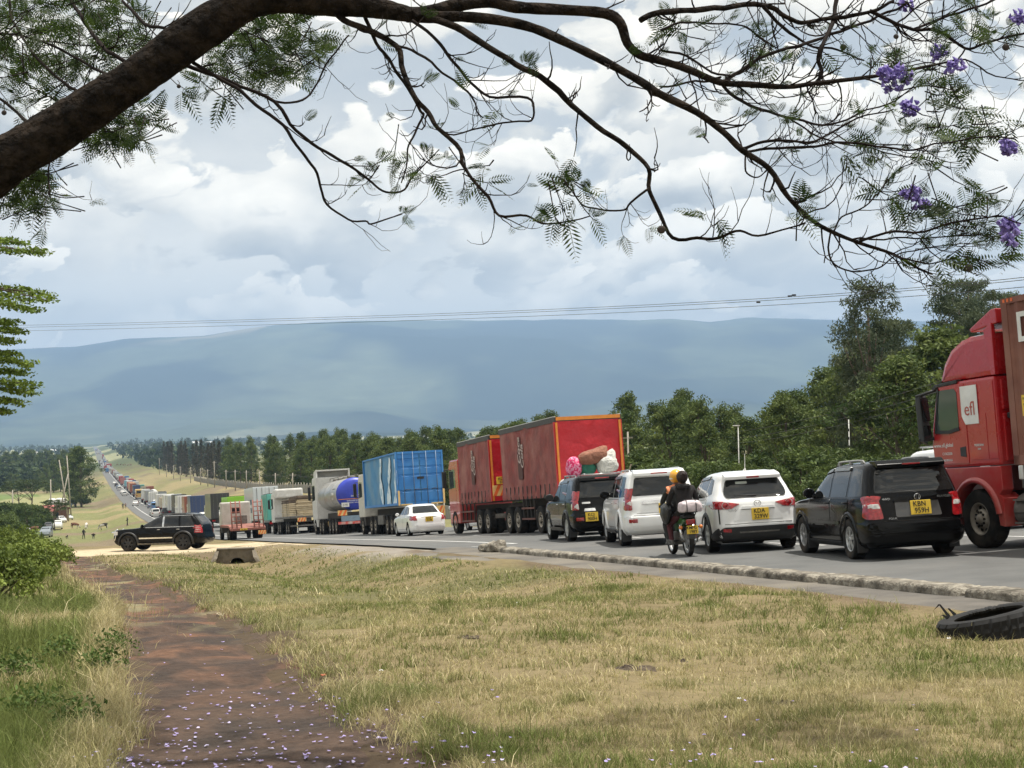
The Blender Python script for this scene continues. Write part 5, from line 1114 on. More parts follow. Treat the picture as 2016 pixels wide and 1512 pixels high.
# ---------------------------------------------------------------- red tractor unit with brown container on the right
def truck_red():
    M = roadM(22.3, 16.64)      # origin at the front axle, +y forward
    root = thing('truck_tractor', 'red tractor unit with efl sticker on its door, at the right edge', 'truck', M)
    W = 1.25; y0, y1 = -0.82, 1.26
    # lower cab, upper cab, roof dome
    mb = MB(); mb.prism([(y0+0.02,1.40),(-0.66,1.40),(-0.62,1.02),(-0.60,0.48),(-0.72,0.40),(-0.72,0.40),(-0.56,0.40),(-0.56,0.95)], -W+0.02, -W+0.30, 0, 0.01)
    mb = MB(); prof = [(y0,1.48),(y1-0.04,1.48),(y1,1.9),(y1-0.04,2.20),(y1-0.30,3.02),(y1-0.36,3.06),(y0,3.06)]
    mb.prism(prof, -W, W, 0, 0.05); cab = mb.build('cab', [P_red], root)
    mb = MB(); low = [(y0,1.47)]
    low += [(y0, 1.05), (-0.70, 0.95)]
    for k in range(13):
        a = R(168-156*k/12); low.append((math.cos(a)*0.66, 0.53+math.sin(a)*0.66))
    low += [(0.72,0.55),(0.80,0.42),(y1-0.06,0.40),(y1+0.02,0.75),(y1-0.02,1.47)]
    mb.prism(low, -W-0.015, -W+0.22, 0, 0.015); mb.prism(low, W-0.22, W+0.015, 0, 0.015); mb.box((-W+0.2,0.75,0.45),(W-0.2,y1-0.06,1.46)); mb.build('cab_skirt', [P_red], root)
    for sg in (-1, 1):                                       # wheel arch lip
        mb = MB(); vs = []; fs = []
        for k in range(19):
            a = R(172-164*k/18)
            for rr_, ox in ((0.645,0.0),(0.66,0.05),(0.72,0.045),(0.76,0.0)): vs.append((sg*(W+0.015+ox), math.cos(a)*rr_, 0.53+math.sin(a)*rr_))
        for k in range(18):
            for j in range(3): fs.append((k*4+j,(k+1)*4+j,(k+1)*4+j+1,k*4+j+1))
        mb.add(vs, fs, 0, True); mb.build('arch_lip', [P_red], root)
        mb = MB(); mb.prism([(-0.66,1.0),(-0.58,0.98),(-0.66,0.42),(-0.80,0.40),(-0.82,0.9)], *sorted((sg*(W+0.01), sg*(W-0.35))), 0, 0.01); mb.build('mudguard', [P_red], root)
    mb = MB(); dome = [(y0,3.07),(y1-0.33,3.07),(y1-0.36,3.16),(y1-0.50,3.42),(y1-0.75,3.66),(y1-1.10,3.80),(y1-1.35,3.84),(y0,3.84)]
    mb.prism(dome, -W+0.06, W-0.06, 0, 0.10); mb.build('roof_dome', [P_red], root)
    mb = MB(); mb.prism([(y0-0.16,3.98),(y0+0.62,3.90),(y0+0.66,3.96),(y0-0.02,4.24),(y0-0.16,4.24)], -W+0.04, W-0.04, 0, 0.02); mb.build('roof_deflector', [P_red], root)
    for sg in (-1, 1):
        mb = MB(); mb.prism([(y0-0.02,3.08),(y0+0.10,3.08),(y0+0.22,3.90),(y0-0.02,4.0)], *sorted((sg*(W-0.10), sg*(W-0.02))), 0, 0.01); mb.build('side_fin', [P_red], root)
    mb = MB(); mb.prism([(y1-0.98,3.09),(y1-0.28,3.05),(y1-0.16,2.98),(y1-0.22,2.93),(y1-0.34,2.99),(y1-0.98,3.02)], -W-0.03, W+0.03, 0, 0.015); mb.build('sun_visor', [plast], root)
    for sg in (-1, 1):
        S = lambda a, b: tuple(sorted((sg*(W+a), sg*(W+b))))
        mb = MB(); mb.prism([(0.10,1.55),(1.08,1.55),(1.15,2.05),(1.0,2.32),(0.88,3.0),(0.10,3.0)], *S(0.002, 0.012), 0, 0.004); d = mb.build('door', [P_red], root)
        mb = MB(); mb.prism([(0.32,2.22),(0.62,2.17),(1.04,2.19),(0.86,2.93),(0.40,2.93),(0.32,2.86)], *S(0.004, 0.02)); mb.build('side_window', [glassc], root)
        mb = MB(); mb.prism([(0.30,2.16),(0.62,2.11),(1.09,2.13),(1.07,2.19),(0.62,2.17),(0.32,2.22)], *S(0.004, 0.035)); mb.prism([(1.04,2.19),(1.10,2.15),(0.91,2.98),(0.86,2.93)], *S(0.004, 0.03)); mb.build('window_frame', [plast], root)
        mb = MB(); mb.prism([(-0.50,1.60),(0.02,1.60),(0.02,2.42),(-0.50,2.42)], *S(0.001, 0.008), 0, 0.003); mb.build('side_locker', [P_red], root)
        mb = MB(); mb.prism([(0.16,1.66),(0.34,1.68),(0.34,1.84),(0.16,1.86)], *S(0.005, 0.02), 0, 0.006); mb.build('door_handle', [plast], d)
        mb = MB(); mb.prism([(-0.78,1.60),(-0.56,1.60),(-0.56,2.98),(-0.78,2.98)], *S(0.0, 0.012), 0, 0.004); mb.build('side_fairing', [P_red], root)
        mb = MB(); mb.prism([(y1-0.06,2.0),(y1+0.14,2.0),(y1+0.16,2.85),(y1+0.0,2.88)], *S(0.03, 0.20), 0, 0.04); mb.tube([(sg*W, y1-0.25, 2.95), (sg*(W+0.2), y1+0.1, 2.86)], 0.03, 6); mb.tube([(sg*W, y1-0.1, 2.05), (sg*(W+0.2), y1+0.1, 2.05)], 0.03, 6); mr = mb.build('mirror', [P_red if sg > 0 else plast], root)
        mb = MB(); x = sg*(W+0.115); mb.add([(x-0.08,y1-0.072,2.38),(x+0.08,y1-0.072,2.38),(x+0.08,y1-0.03,2.82),(x-0.08,y1-0.03,2.82)], [(0,1,2,3)]); mb.add([(x-0.08,y1-0.075,2.06),(x+0.08,y1-0.075,2.06),(x+0.08,y1-0.065,2.3),(x-0.08,y1-0.065,2.3)], [(0,1,2,3)]); mb.build('mirror_glass', [glassm], mr)
    mb = MB(); mb.prism([(-0.30,2.25),(0.10,2.25),(0.20,2.40),(0.20,2.95),(-0.30,2.95)], -W-0.022, -W-0.012); st = mb.build('window_sticker', [whitel], root)
    Lm = T((-W-0.026, -0.06, 2.52)) @ RZ(-90)
    mb = MB(); text_mb(mb, 'efl', 0.36, Lm, 0.004); mb.build('sticker_lettering', [mat('red_brown_lettering', (0.45,0.10,0.08), (0.4,0.09,0.07), 0.6)], st)
    mb = MB(); text_mb(mb, 'www.efl.global', 0.105, T((-W-0.016, 0.86, 1.90)) @ RZ(-90), 0.004); text_mb(mb, 'C17622/30', 0.07, T((-W-0.016, 0.76, 1.74)) @ RZ(-90), 0.004); text_mb(mb, 'TARE 8950 KG', 0.055, T((-W-0.016, 0.78, 1.62)) @ RZ(-90), 0.004); text_mb(mb, 'MERIDIAN', 0.06, T((-W-0.012, -0.24, 1.86)) @ RZ(-90), 0.004); text_mb(mb, '1844', 0.05, T((-W-0.012, -0.24, 1.79)) @ RZ(-90), 0.004)
    mb.build('door_lettering', [whitel], root)
    # rear wall of the cab: ribs, work lamp
    mb = MB(); mb.box((-W+0.12, y0-0.035, 1.55), (W-0.12, y0+0.01, 2.40), 0, 0.02); mb.box((-W+0.12, y0-0.035, 2.46), (W-0.12, y0+0.01, 3.00), 0, 0.02); mb.build('cab_rear_panel', [P_red], root)
    mb = MB(); mb.box((-W+0.18, y0-0.10, 2.30), (-W+0.50, y0-0.03, 2.40), 0, 0.02); mb.build('grab_handle', [plast], root)
    mb = MB(); mb.box((-W+0.5, y0-0.32, 3.84), (-W+0.58, y0-0.24, 4.18)); mb.build('deflector_strut', [steel], root)
    rails_chassis(root, -4.6, 1.2, 0.72, 1.0)
    # tanks and steps between the axles
    mb = MB(); mb.M = T((-0.92, 0, 0.68)); mb.lathe([(0,-1.42),(0.27,-1.42),(0.30,-1.38),(0.30,-1.02),(0.27,-0.98),(0,-0.98)], 'Y', 20); mb.M = Matrix.Identity(4); mb.build('air_tank', [steel], root)
    mb = MB(); mb.box((-1.22,-2.35,0.38),(-0.62,-1.50,0.98),0,0.08); tk = mb.build('fuel_tank', [steel], root)
    for k in range(3):
        mb = MB(); mb.box((-1.235,-2.30+k*0.28,0.36),(-1.225+0.02,-2.24+k*0.28,1.0)); mb.build('tank_strap', [chass], tk)
    mb = MB()
    for k in range(3): mb.box((-1.24,-1.45,0.45+0.2*k),(-1.02,-1.05+0.0,0.48+0.2*k))
    mb.build('steps', [steel], root)
    mb = MB(); mb.prism([(-3.0,0.9),(-2.85,1.15),(-2.55,1.22),(-2.45,1.15),(-2.45,0.35),(-2.5,0.35),(-2.55,1.05),(-2.85,1.05)], -1.24, -0.75); mb.build('rear_mudguard', [steel], root)
    mb = MB(); mb.box((-0.62,-3.6,1.0),(0.62,-2.6,1.10)); mb.box((-0.5,-1.6,1.0),(0.5,-1.2,1.35),0,0.05); mb.box((-1.0,-1.25,1.05),(-0.55,-1.0,1.42),1,0.03); mb.build('fifth_wheel', [chass, steel], root)
    axle_wheels(root, 0.0, 1.24, 0.53, 0.32, False); axle_wheels(root, -3.45, 1.24, 0.53, 0.30, True)
    mb = MB(); mb.box((-1.05,-0.9,0.5),(1.05,0.9,0.62)); mb.tube([(-1.0,0,0.53),(1.0,0,0.53)],0.07,8); mb.build('front_axle', [chass], root)
    # semi-trailer with the container
    tr_ = thing('semi_trailer', 'skeletal semi-trailer under the brown container, right edge', 'trailer', M)
    mb = MB()
    for sg in (-1, 1): mb.box((sg*0.5-0.06,-13.4,1.12),(sg*0.5+0.06,-1.7,1.42))
    for k in range(9): y = -13.2+k*1.4; mb.box((-1.2,y-0.06,1.18),(1.2,y+0.06,1.40))
    mb.box((-1.24,-1.62,1.16),(1.24,-1.42,1.46)); mb.build('frame', [chass], tr_)
    mb = MB(); mb.box((-1.26,-1.42,1.22),(-0.9,-1.30,1.46),0,0.02); mb.build('front_bracket', [whitep], tr_)
    for y in (-12.2,-10.9,-9.6): axle_wheels(tr_, y, 1.24, 0.5, 0.30, True)
    cn = thing('shipping_container', 'rusty brown shipping container with white letters at the right edge', 'container', M)
    z0, z1, ya, yb = 1.47, 4.37, -13.35, -1.15
    mb = MB(); corrugated(mb, -1.205, ya+0.16, yb-0.16, z0+0.16, z1-0.10, 0.28, 0.036, 0, -1); corrugated(mb, 1.205, ya+0.16, yb-0.16, z0+0.16, z1-0.10, 0.28, 0.036, 0, 1); mb.build('side_panel', [rustcon], cn)
    mb = MB()
    for sx in (-1,1):
        for y in (ya, yb-0.16): mb.box((sx*1.22-0.07 if sx>0 else -1.22, y, z0), (1.22 if sx>0 else -1.22+0.07, y+0.16, z1))
        mb.box((1.14 if sx>0 else -1.22, ya, z0), (1.22 if sx>0 else -1.14, yb, z0+0.165)); mb.box((1.15 if sx>0 else -1.218, ya, z1-0.105), (1.218 if sx>0 else -1.15, yb, z1-0.002))
    mb.build('frame', [rustcon], cn)
    mb = MB(); mb.box((-1.15,ya+0.05,z1-0.06),(1.15,yb-0.05,z1-0.02)); mb.box((-1.15,ya+0.05,z0+0.05),(1.15,yb-0.05,z0+0.15)); mb.box((-1.15,yb-0.09,z0+0.1),(1.15,yb-0.05,z1-0.1)); mb.box((-1.15,ya+0.05,z0+0.1),(1.15,ya+0.09,z1-0.1)); mb.build('panel', [rustcon], cn)
    for k in range(3):
        mb = MB(); mb.box((-1.226,yb-0.34+k*0.11,z1-0.075),(-1.2,yb-0.29+k*0.11,z1-0.02)); mb.build('height_mark', [hazard_o], cn)
    mb = MB(); text_mb(mb, 'DAL', 0.72, T((-1.213, yb-1.05, 3.80)) @ RZ(-90), 0.006, bold=0.012); text_mb(mb, 'LU 45', 0.34, T((-1.213, yb-1.05, 3.12)) @ RZ(-90), 0.006); mb.build('container_lettering', [whitel], cn)
    mb = MB(); mb.box((-1.222,yb-0.62,2.30),(-1.208,yb-0.36,2.66)); pl_ = mb.build('caution_label', [platey], cn)
    mb = MB(); text_mb(mb, 'CAUTION', 0.05, T((-1.224, yb-0.49, 2.60)) @ RZ(-90), 0.003); text_mb(mb, '9FT6', 0.09, T((-1.224, yb-0.49, 2.48)) @ RZ(-90), 0.003); mb.build('label_lettering', [ink], pl_)
truck_red()

# ---------------------------------------------------------------- red curtain-sided lorry and its drawbar trailer
def curtain_box(root, y0, y1, z0, z1, front_taper=0.0):
    h = 1.24
    mb = MB(); n = 40; ys = np.linspace(y0+0.06, y1-0.06, n); zs = [z0-0.12, z0+0.02, z0+0.18, z0+0.32, z0+0.5, z0+1.1, z0+1.7, z1-0.22, z1-0.14]
    for sg in (-1, 1):
        vs = []; fs = []
        for i, y in enumerate(ys):
            for k, z in enumerate(zs):
                o = 0.016*math.sin(y*3.1+k*0.35) + 0.035*mnoise.noise(Vector((y*1.3, z*0.5, sg)))+0.012*mnoise.noise(Vector((y*5, z*1.2, sg)))
                if k <= 2: o += (0.05 if k == 1 else 0.02)*abs(math.sin(y*5.7)) - (0.01 if k == 0 else 0)
                vs.append((sg*(h+0.01+o), y, z))
        m = len(zs)
        for i in range(n-1):
            for k in range(m-1): f = (i*m+k,(i+1)*m+k,(i+1)*m+k+1,i*m+k+1); fs.append(f if sg > 0 else f[::-1])
        mb.add(vs, fs, 0, True)
    mb.build('curtain', [redcurt], root)
    for k in range(int((y1-y0)/0.55)):
        y = y0+0.35+k*0.55
        mb = MB(); mb.box((-h-0.052,y-0.025,z0-0.14),(-h-0.035,y+0.025,z0+0.36)); mb.build('curtain_strap', [plast], root)
    mb = MB(); mb.box((-h,y0,z1-0.16),(h,y1,z1-0.02)); 
    for sg in (-1,1): mb.box((sg*h-0.03,y0-0.01,z1-0.19),(sg*h+0.03,y1+0.01,z1),0)
    mb.build('roof', [mat('dark_roof_rail', (0.06,0.055,0.055), (0.04,0.04,0.04), 0.6)], root)
    mb = MB()
    for sg in (-1,1): mb.box((sg*(h-0.02)-0.035,y0,z1),(sg*(h-0.02)+0.035,y1,z1+0.025))
    mb.build('roof_edge', [whitep], root)
    mb = MB(); mb.box((-h,y0+0.02,z0-0.14),(h,y1,z0)); mb.build('deck', [chass], root)
    # rear: sagging tarpaulin within an orange frame
    mb = MB(); vs = []; fs = []; N = 14
    for i in range(N+1):
        for k in range(N+1):
            x = -h+0.06+(2*h-0.12)*i/N; z = z0-0.1+(z1-0.16-z0+0.1)*k/N
            e = math.sin(math.pi*i/N)*math.sin(math.pi*k/N); vs.append((x, y0-0.005+e*0.06*mnoise.noise(Vector((x*1.4,z*1.1,y0)))-0.02*e, z))
    for i in range(N):
        for k in range(N): fs.append((i*(N+1)+k,(i+1)*(N+1)+k,(i+1)*(N+1)+k+1,i*(N+1)+k+1))
    mb.add(vs, fs, 0, True); mb.build('rear_tarpaulin', [redrear], root)
    mb = MB(); mb.box((-h+0.02,y1-0.03,z0),(h-0.02,y1,z1-0.1),0); mb.build('front_wall', [redrear], root)
    for x0, x1, za, zb in ((-h+0.01,-h+0.09,z0-0.1,z1-0.20),(h-0.09,h-0.01,z0-0.1,z1-0.20),(-h+0.05,h-0.02,z1-0.13,z1-0.005)):
        mb = MB(); mb.box((x0,y0-0.06,za),(x1,y0-0.03,zb)); mb.build('rear_frame', [orangef], root)
    for sg in (-1,1):
        mb = MB(); mb.box((sg*h-0.04,y0-0.025,z0-0.1),(sg*h+0.04,y0+0.06,z1-0.18)); mb.build('corner_post', [redrear], root)
def bottle_logo(root, y, z, s):
    """dark bottle silhouette with white upright script on the left curtain"""
    prof = [(0.10,-1.0),(0.13,-0.95),(0.14,-0.5),(0.12,-0.15),(0.15,0.15),(0.13,0.35),(0.06,0.6),(0.05,0.9),(0.065,0.92),(0.065,1.0)]
    poly = [(a,b) for a,b in prof]+[(-a,b) for a,b in prof[::-1]]
    mb = MB(); mb.add([(-1.298, y-a*s*2.6, z+b*s) for a,b in poly], [tuple(range(len(poly)))]); o = mb.build('bottle_print', [mat('brown_print', (0.09,0.03,0.025), (0.07,0.03,0.025), 0.7)], root)
    mb = MB(); text_mb(mb, 'Coca', 0.62*s, T((-1.304, y+0.05, z+0.35*s)) @ RZ(-90) @ RY(-90), 0.004, 0, 1.0, 0.25, 0.008); text_mb(mb, 'Cola', 0.62*s, T((-1.304, y-0.40*s, z+0.05*s)) @ RZ(-90) @ RY(-90), 0.004, 0, 1.0, 0.25, 0.008); mb.build('script_lettering', [mat('dirty_white_print', (0.55,0.46,0.43), (0.42,0.33,0.30), 0.7)], o)
def side_guard(root, ya, yb, n=4):
    for z in (0.55, 0.95):
        mb = MB(); mb.box((-1.24,ya,z-0.035),(-1.20,yb,z+0.035)); mb.build('guard_rail', [mat('rusty_guard_paint', (0.16,0.06,0.045), (0.11,0.045,0.035), 0.7, 4)], root)
    for k in range(n):
        y = ya+0.1+(yb-ya-0.2)*k/(n-1); mb = MB(); mb.box((-1.20,y-0.03,0.5),(-1.15,y+0.03,1.3)); mb.build('guard_post', [chass], root)
def truck_curtain():
    Mt = roadM(47.4, 17.05)
    r = thing('drawbar_trailer', 'red curtain-sided trailer with orange rear frame behind the luggage', 'trailer', Mt)
    curtain_box(r, 0.0, 7.1, 1.42, 4.10); bottle_logo(r, 4.3, 2.85, 0.80)
    rails_chassis(r, 0.1, 7.0, 0.9, 1.28)
    for y in (1.2, 2.4, 5.3, 6.5): axle_wheels(r, y, 1.24)
    side_guard(r, 3.05, 4.65)
    mb = MB(); mb.tube([(-0.4,7.0,0.8),(0,8.2,0.75),(0.4,7.0,0.8)], 0.06, 6); mb.build('drawbar', [chass], r)
    mb = MB(); mb.box((-1.2,0.0,0.62),(1.2,0.06,0.82)); mb.build('bumper', [steel], r)
    for sg in (-1,1):
        mb = MB(); mb.box((sg*0.85-0.2,-0.02,0.95),(sg*0.85+0.2,0.01,1.08)); mb.build('tail_lamp', [lampred], r)
    Mk = roadM(55.7, 16.95)
    k = thing('curtain_lorry', 'red curtain-sided lorry pulling the red trailer', 'truck', Mk)
    curtain_box(k, 0.0, 5.2, 1.42, 4.0); bottle_logo(k, 2.6, 2.80, 0.72)
    hz_ = hazard_board(k, -1.22, -0.35, -0.08, 1.52, 1.95)
    plate(k, ['KDA', '072J'], T((-0.80,-0.09,2.14)), 0.5, 0.30)
    rails_chassis(k, 0.0, 7.0, 0.85, 1.2)
    simple_cab(k, 5.45, 1.9, 2.44, 0.95, 2.35, P_red)
    mb = MB(); mb.box((-1.22,5.5,0.45),(1.22,7.3,0.98),0,0.05); mb.build('cab_base', [P_red], k)
    for y in (1.0, 2.25): axle_wheels(k, y, 1.24)
    axle_wheels(k, 6.4, 1.24, 0.51, 0.30, False); side_guard(k, 3.0, 5.2)
    mb = MB(); mb.box((-1.15,-0.05,0.62),(1.15,0.02,0.80)); mb.build('bumper', [steel], k)
truck_curtain()

# ---------------------------------------------------------------- blue container lorry
def truck_blue():
    root = thing('container_lorry', 'blue container lorry with white figures painted on its side', 'truck', roadM(72.0, 16.5))
    h = 1.22; z0, z1, L = 1.5, 4.25, 9.2
    rails_chassis(root, 0, 11.5, 0.95, 1.4)
    mb = MB(); mb.box((-h+0.03,0.06,z0),(h-0.03,L-0.03,z1-0.03)); corrugated(mb, -h+0.02, 0.15, L-0.12, z0+0.12, z1-0.08, 0.28, 0.02, 0, -1); corrugated(mb, h-0.02, 0.15, L-0.12, z0+0.12, z1-0.08, 0.28, 0.02, 0, 1); mb.build('container_side', [bluedust], root)
    mb = MB()
    for sg in (-1,1):
        mb.box((sg*h-0.06,-0.01,z0),(sg*h+0.03,0.14,z1)); mb.box((sg*h-0.06,L-0.14,z0),(sg*h+0.03,L,z1))
        mb.box((sg*h-0.05,0.14,z0),(sg*h+0.028,L-0.14,z0+0.12)); mb.box((sg*h-0.05,0.14,z1-0.08),(sg*h+0.028,L-0.14,z1-0.002))
    mb.box((-h+0.06,-0.01,z1-0.12),(h-0.06,0.12,z1)); mb.box((-h+0.06,-0.01,z0),(h-0.06,0.12,z0+0.14)); mb.build('container_frame', [bluecon], root)
    for sg in (-1,1):
        mb = MB(); xa, xb = sorted((sg*0.03, sg*(h-0.07)))
        zz = [z0+0.16]; zs = np.linspace(z0+0.16, z1-0.14, 13); vs = []; fs = []
        pts = []
        for i in range(12):
            a, b = zs[i], zs[i+1]
            pts += [(0.02, a), (0.02, a+(b-a)*0.35), (0.055, a+(b-a)*0.5), (0.055, a+(b-a)*0.85)] if i % 2 == 0 and i not in (0, 4) else [(0.02, a), (0.02, a+(b-a)*0.9)]
        pts.append((0.02, zs[-1]))
        for y, z in pts: vs += [(xa, y, z), (xb, y, z)]
        for i in range(len(pts)-1): fs.append((2*i, 2*i+1, 2*i+3, 2*i+2))
        mb.add(vs, fs); d = mb.build('container_door', [bluecon], root)
        for xx in (0.35, 0.88):
            mb = MB(); mb.tube([(sg*xx,-0.02,z0+0.02),(sg*xx,-0.02,z1-0.02)], 0.022, 6); mb.build('locking_bar', [mat('grey_blue_bar', (0.16,0.24,0.36), (0.10,0.16,0.26), 0.5)], d)
            mb = MB(); mb.tube([(sg*xx,-0.03,z0+0.75),(sg*(xx-0.12),-0.06,z0+0.78),(sg*(xx-0.33),-0.05,z0+0.76)], 0.02, 5); mb.build('door_handle', [plast], d)
    mb = MB(); mb.box((-0.18,-0.06,z0+1.3),(0.18,-0.03,z0+1.42)); mb.build('lock_box', [plast], root)
    for sg in (-1,1):
        mb = MB(); mb.box((sg*(h-0.03)-0.05,-0.05,z0-0.02),(sg*(h-0.03)+0.05,-0.015,z0+0.75)); mb.build('reflective_strip', [hazard_y], root)
        mb = MB(); mb.box((sg*0.8-0.3,-0.05,z0-0.02),(sg*0.8+0.3,-0.015,z0+0.05)); mb.build('reflective_strip', [hazard_y], root)
    # white running figures as flat print on the side
    for j, (yc, top) in enumerate(((3.9,4.1),(1.9,4.05),(0.55,3.9))):
        g2 = random.Random(j); mb = MB(); left = []; right = []; n = 15
        for i in range(n):
            t = i/(n-1); z = z0+0.1+(top-z0-0.1)*t; w = 0.14+0.42*abs(math.sin(t*5.2+j))*(1-0.75*t); o = 0.35*math.sin(t*3.0+j*1.3)
            left.append((yc+o-w+g2.uniform(-0.06,0.06), z)); right.append((yc+o+w+g2.uniform(-0.06,0.06), z))
        vs = []
        for a, b in zip(left, right): vs += [(-h-0.032, a[0], a[1]), (-h-0.032, b[0], b[1])]
        mb.add(vs, [(2*i,2*i+1,2*i+3,2*i+2) for i in range(n-1)]); mb.build('painted_figure', [mat('white_figure_paint', (0.62,0.74,0.82), (0.30,0.50,0.66), 0.6, 2.2, 3, contrast=(0.44,0.5))], root)
    simple_cab(root, L+0.35, 1.9, 2.44, 1.0, 2.5, mat('cream_white_cab', (0.62,0.60,0.54), (0.5,0.48,0.43), 0.5))
    mb = MB(); mb.box((-1.2,L+0.4,0.5),(1.2,L+2.2,1.02),0,0.05); mb.build('cab_base', [chass], root)
    for y in (0.9, 2.1, 3.3, 6.6, 7.8): axle_wheels(root, y, 1.24)
    axle_wheels(root, L+1.2, 1.24, 0.51, 0.30, False)
    mb = MB(); mb.box((-1.2,-0.02,0.62),(1.2,0.04,0.80)); mb.build('bumper', [mat('red_bumper', (0.45,0.04,0.03), (0.3,0.03,0.03), 0.6)], root)
    hazard_board(root, 0.75, 1.2, -0.05, 0.85, 1.35)
    mb = MB(); mb.box((-1.23,4.2,0.55),(-1.15,5.8,1.05)); mb.build('side_guard', [steel], root)
truck_blue()

# ---------------------------------------------------------------- tanker with blue end and white tractor
def truck_tanker():
    root = thing('tanker', 'fuel tanker with silver barrel and blue rear end', 'truck', roadM(91.0, 16.5))
    ell = lambda k, y, s=1.0: (-1.22*s*math.cos(k), y, 2.55+1.05*s*math.sin(k))
    silver = mat('polished_tank_metal', (0.50,0.50,0.48), (0.40,0.39,0.37), 0.35, 2, 6, metal=0.6, c3=(0.36,0.34,0.30), s3=1.0)
    bl = mat('blue_tank_end', (0.035,0.06,0.46), (0.03,0.05,0.40), 0.4, 3)
    mb = MB(); n = 32; prof = [(0.30,0.86),(0.34,0.985),(0.50,1.0),(2.6,1.0),(2.65,1.02),(2.7,1.0),(5.2,1.0),(5.25,1.02),(5.3,1.0),(8.0,1.0),(8.2,0.93)]
    vs = [ell(2*math.pi*k/n, y, s) for y, s in prof for k in range(n)]; fs = [(i*n+k,i*n+(k+1)%n,(i+1)*n+(k+1)%n,(i+1)*n+k) for i in range(len(prof)-1) for k in range(n)]
    fs.append(tuple(range(n))); fs.append(tuple((len(prof)-1)*n+k for k in range(n))[::-1]); mb.add(vs, [f[::-1] for f in fs], 0, True); mb.build('tank_barrel', [silver], root)
    mb = MB(); prof = [(0.0,0.0),(0.01,0.5),(0.06,0.8),(0.14,0.94),(0.32,1.004)]
    vs = [ell(2*math.pi*k/n, y, s) for y, s in prof for k in range(n)]; fs = [(i*n+k,i*n+(k+1)%n,(i+1)*n+(k+1)%n,(i+1)*n+k) for i in range(len(prof)-1) for k in range(n)]; mb.add(vs, [f[::-1] for f in fs], 0, True); e = mb.build('tank_end', [bl], root)
    mb = MB(); mb.box((-1.12,-0.012,2.20),(1.12,0.02,2.24)); mb.build('stripe', [orangef], root)
    mb = MB(); text_mb(mb, 'ORYX', 0.16, T((-0.1,-0.02,2.40)), 0.006); text_mb(mb, 'DANGER PETROLEUM', 0.13, T((0.05,-0.02,2.10)), 0.006); text_mb(mb, 'HIGHLY INFLAMMABLE', 0.10, T((0.05,-0.02,1.97)), 0.006); mb.build('end_lettering', [whitel], e)
    mb = MB(); mb.box((-0.95,-0.03,1.72),(-0.45,-0.012,2.0)); pl_ = mb.build('hazard_plate', [whitep], root); mb = MB(); text_mb(mb, '3 YE', 0.16, T((-0.70,-0.034,1.86)), 0.004); mb.build('plate_lettering', [ink], pl_)
    mb = MB()
    for k in range(7):
        a0, a1 = -0.75+k*0.2, -0.60+k*0.2
        z = 2.55+1.05*math.sin(a0*0.9); 
    vs = []
    for (y, zz) in ((0.9,2.95),(2.1,2.95),(2.1,1.95),(0.9,1.95)): s_ = (zz-2.55)/1.05; vs.append((-1.226*math.sqrt(max(0,1-s_*s_))-0.012, y, zz))
    mb.add(vs, [(0,1,2,3)]); sg_ = mb.build('side_sign', [mat('navy_sign', (0.03,0.05,0.10), (0.05,0.06,0.1), 0.6)], root)
    mb = MB(); text_mb(mb, 'PETROL', 0.22, T((-1.262,1.5,2.62)) @ RZ(-90), 0.006); text_mb(mb, 'JET A1', 0.22, T((-1.262,1.5,2.30)) @ RZ(-90), 0.006); mb.build('sign_lettering', [whitel], sg_)
    mb = MB(); 
    for sg in (-1,1): mb.tube([(sg*0.35,0.6,3.62),(sg*0.35,0.7,3.78),(sg*0.35,7.6,3.78),(sg*0.35,7.7,3.62)], 0.025, 6)
    for k in range(4): mb.lathe([(0.28,3.55),(0.28,3.68),(0.22,3.74),(0,3.75)], 'Z', 14, 0, (0,1.2+k*1.9,0))
    mb.build('walkway_and_hatches', [steel], root)
    rails_chassis(root, 0.2, 10.8, 0.95, 1.4)
    hazard_board(root, -1.22, -0.62, -0.02, 1.18, 1.52); hazard_board(root, 0.62, 1.22, -0.02, 1.18, 1.52)
    mb = MB(); mb.box((-1.22,-0.05,0.62),(1.22,0.02,0.78)); mb.box((-1.22,-0.052,0.70),(1.22,-0.05,0.74)); mb.build('bumper', [mat('red_white_bumper', (0.60,0.05,0.04), (0.6,0.55,0.5), 0.6, 3, 1)], root)
    mb = MB(); mb.box((-1.0,-0.03,0.80),(1.2,0.05,1.15)); mb.build('rear_panel', [mat('blue_grey_panel', (0.22,0.30,0.38), (0.18,0.25,0.32), 0.6)], root)
    plate(root, ['KCX 641', 'ZG 7031'], T((0.55,-0.05,0.98)), 0.6, 0.26)
    for y in (0.9,2.15,3.4): axle_wheels(root, y, 1.24)
    for y in (6.3,7.5): axle_wheels(root, y, 1.24)
    hazard_board(root, -1.22, -0.85, 4.1, 0.55, 0.85)
    simple_cab(root, 8.55, 2.1, 2.46, 1.0, 2.95, mat('white_cab_paint', (0.68,0.68,0.66), (0.58,0.58,0.56), 0.4), 0.25)
    mb = MB(); mb.box((-1.2,8.6,0.5),(1.2,10.6,1.02),0,0.05); mb.build('cab_base', [MATS['white_cab_paint']], root)
    mb = MB(); mb.prism([(8.45,3.9),(9.7,3.9),(9.5,4.35),(8.45,4.5),(8.45,4.4),(8.5,4.4)], -1.2, -1.1); mb.prism([(8.45,3.9),(9.7,3.9),(9.5,4.35),(8.45,4.5)], 1.1, 1.2); mb.box((-1.1,8.47,4.38),(1.1,9.5,4.48)); mb.box((-1.1,9.5,3.9),(1.1,9.6,4.4)); mb.build('roof_deflector', [MATS['white_cab_paint']], root)
    axle_wheels(root, 9.7, 1.24, 0.51, 0.30, False)
truck_tanker()

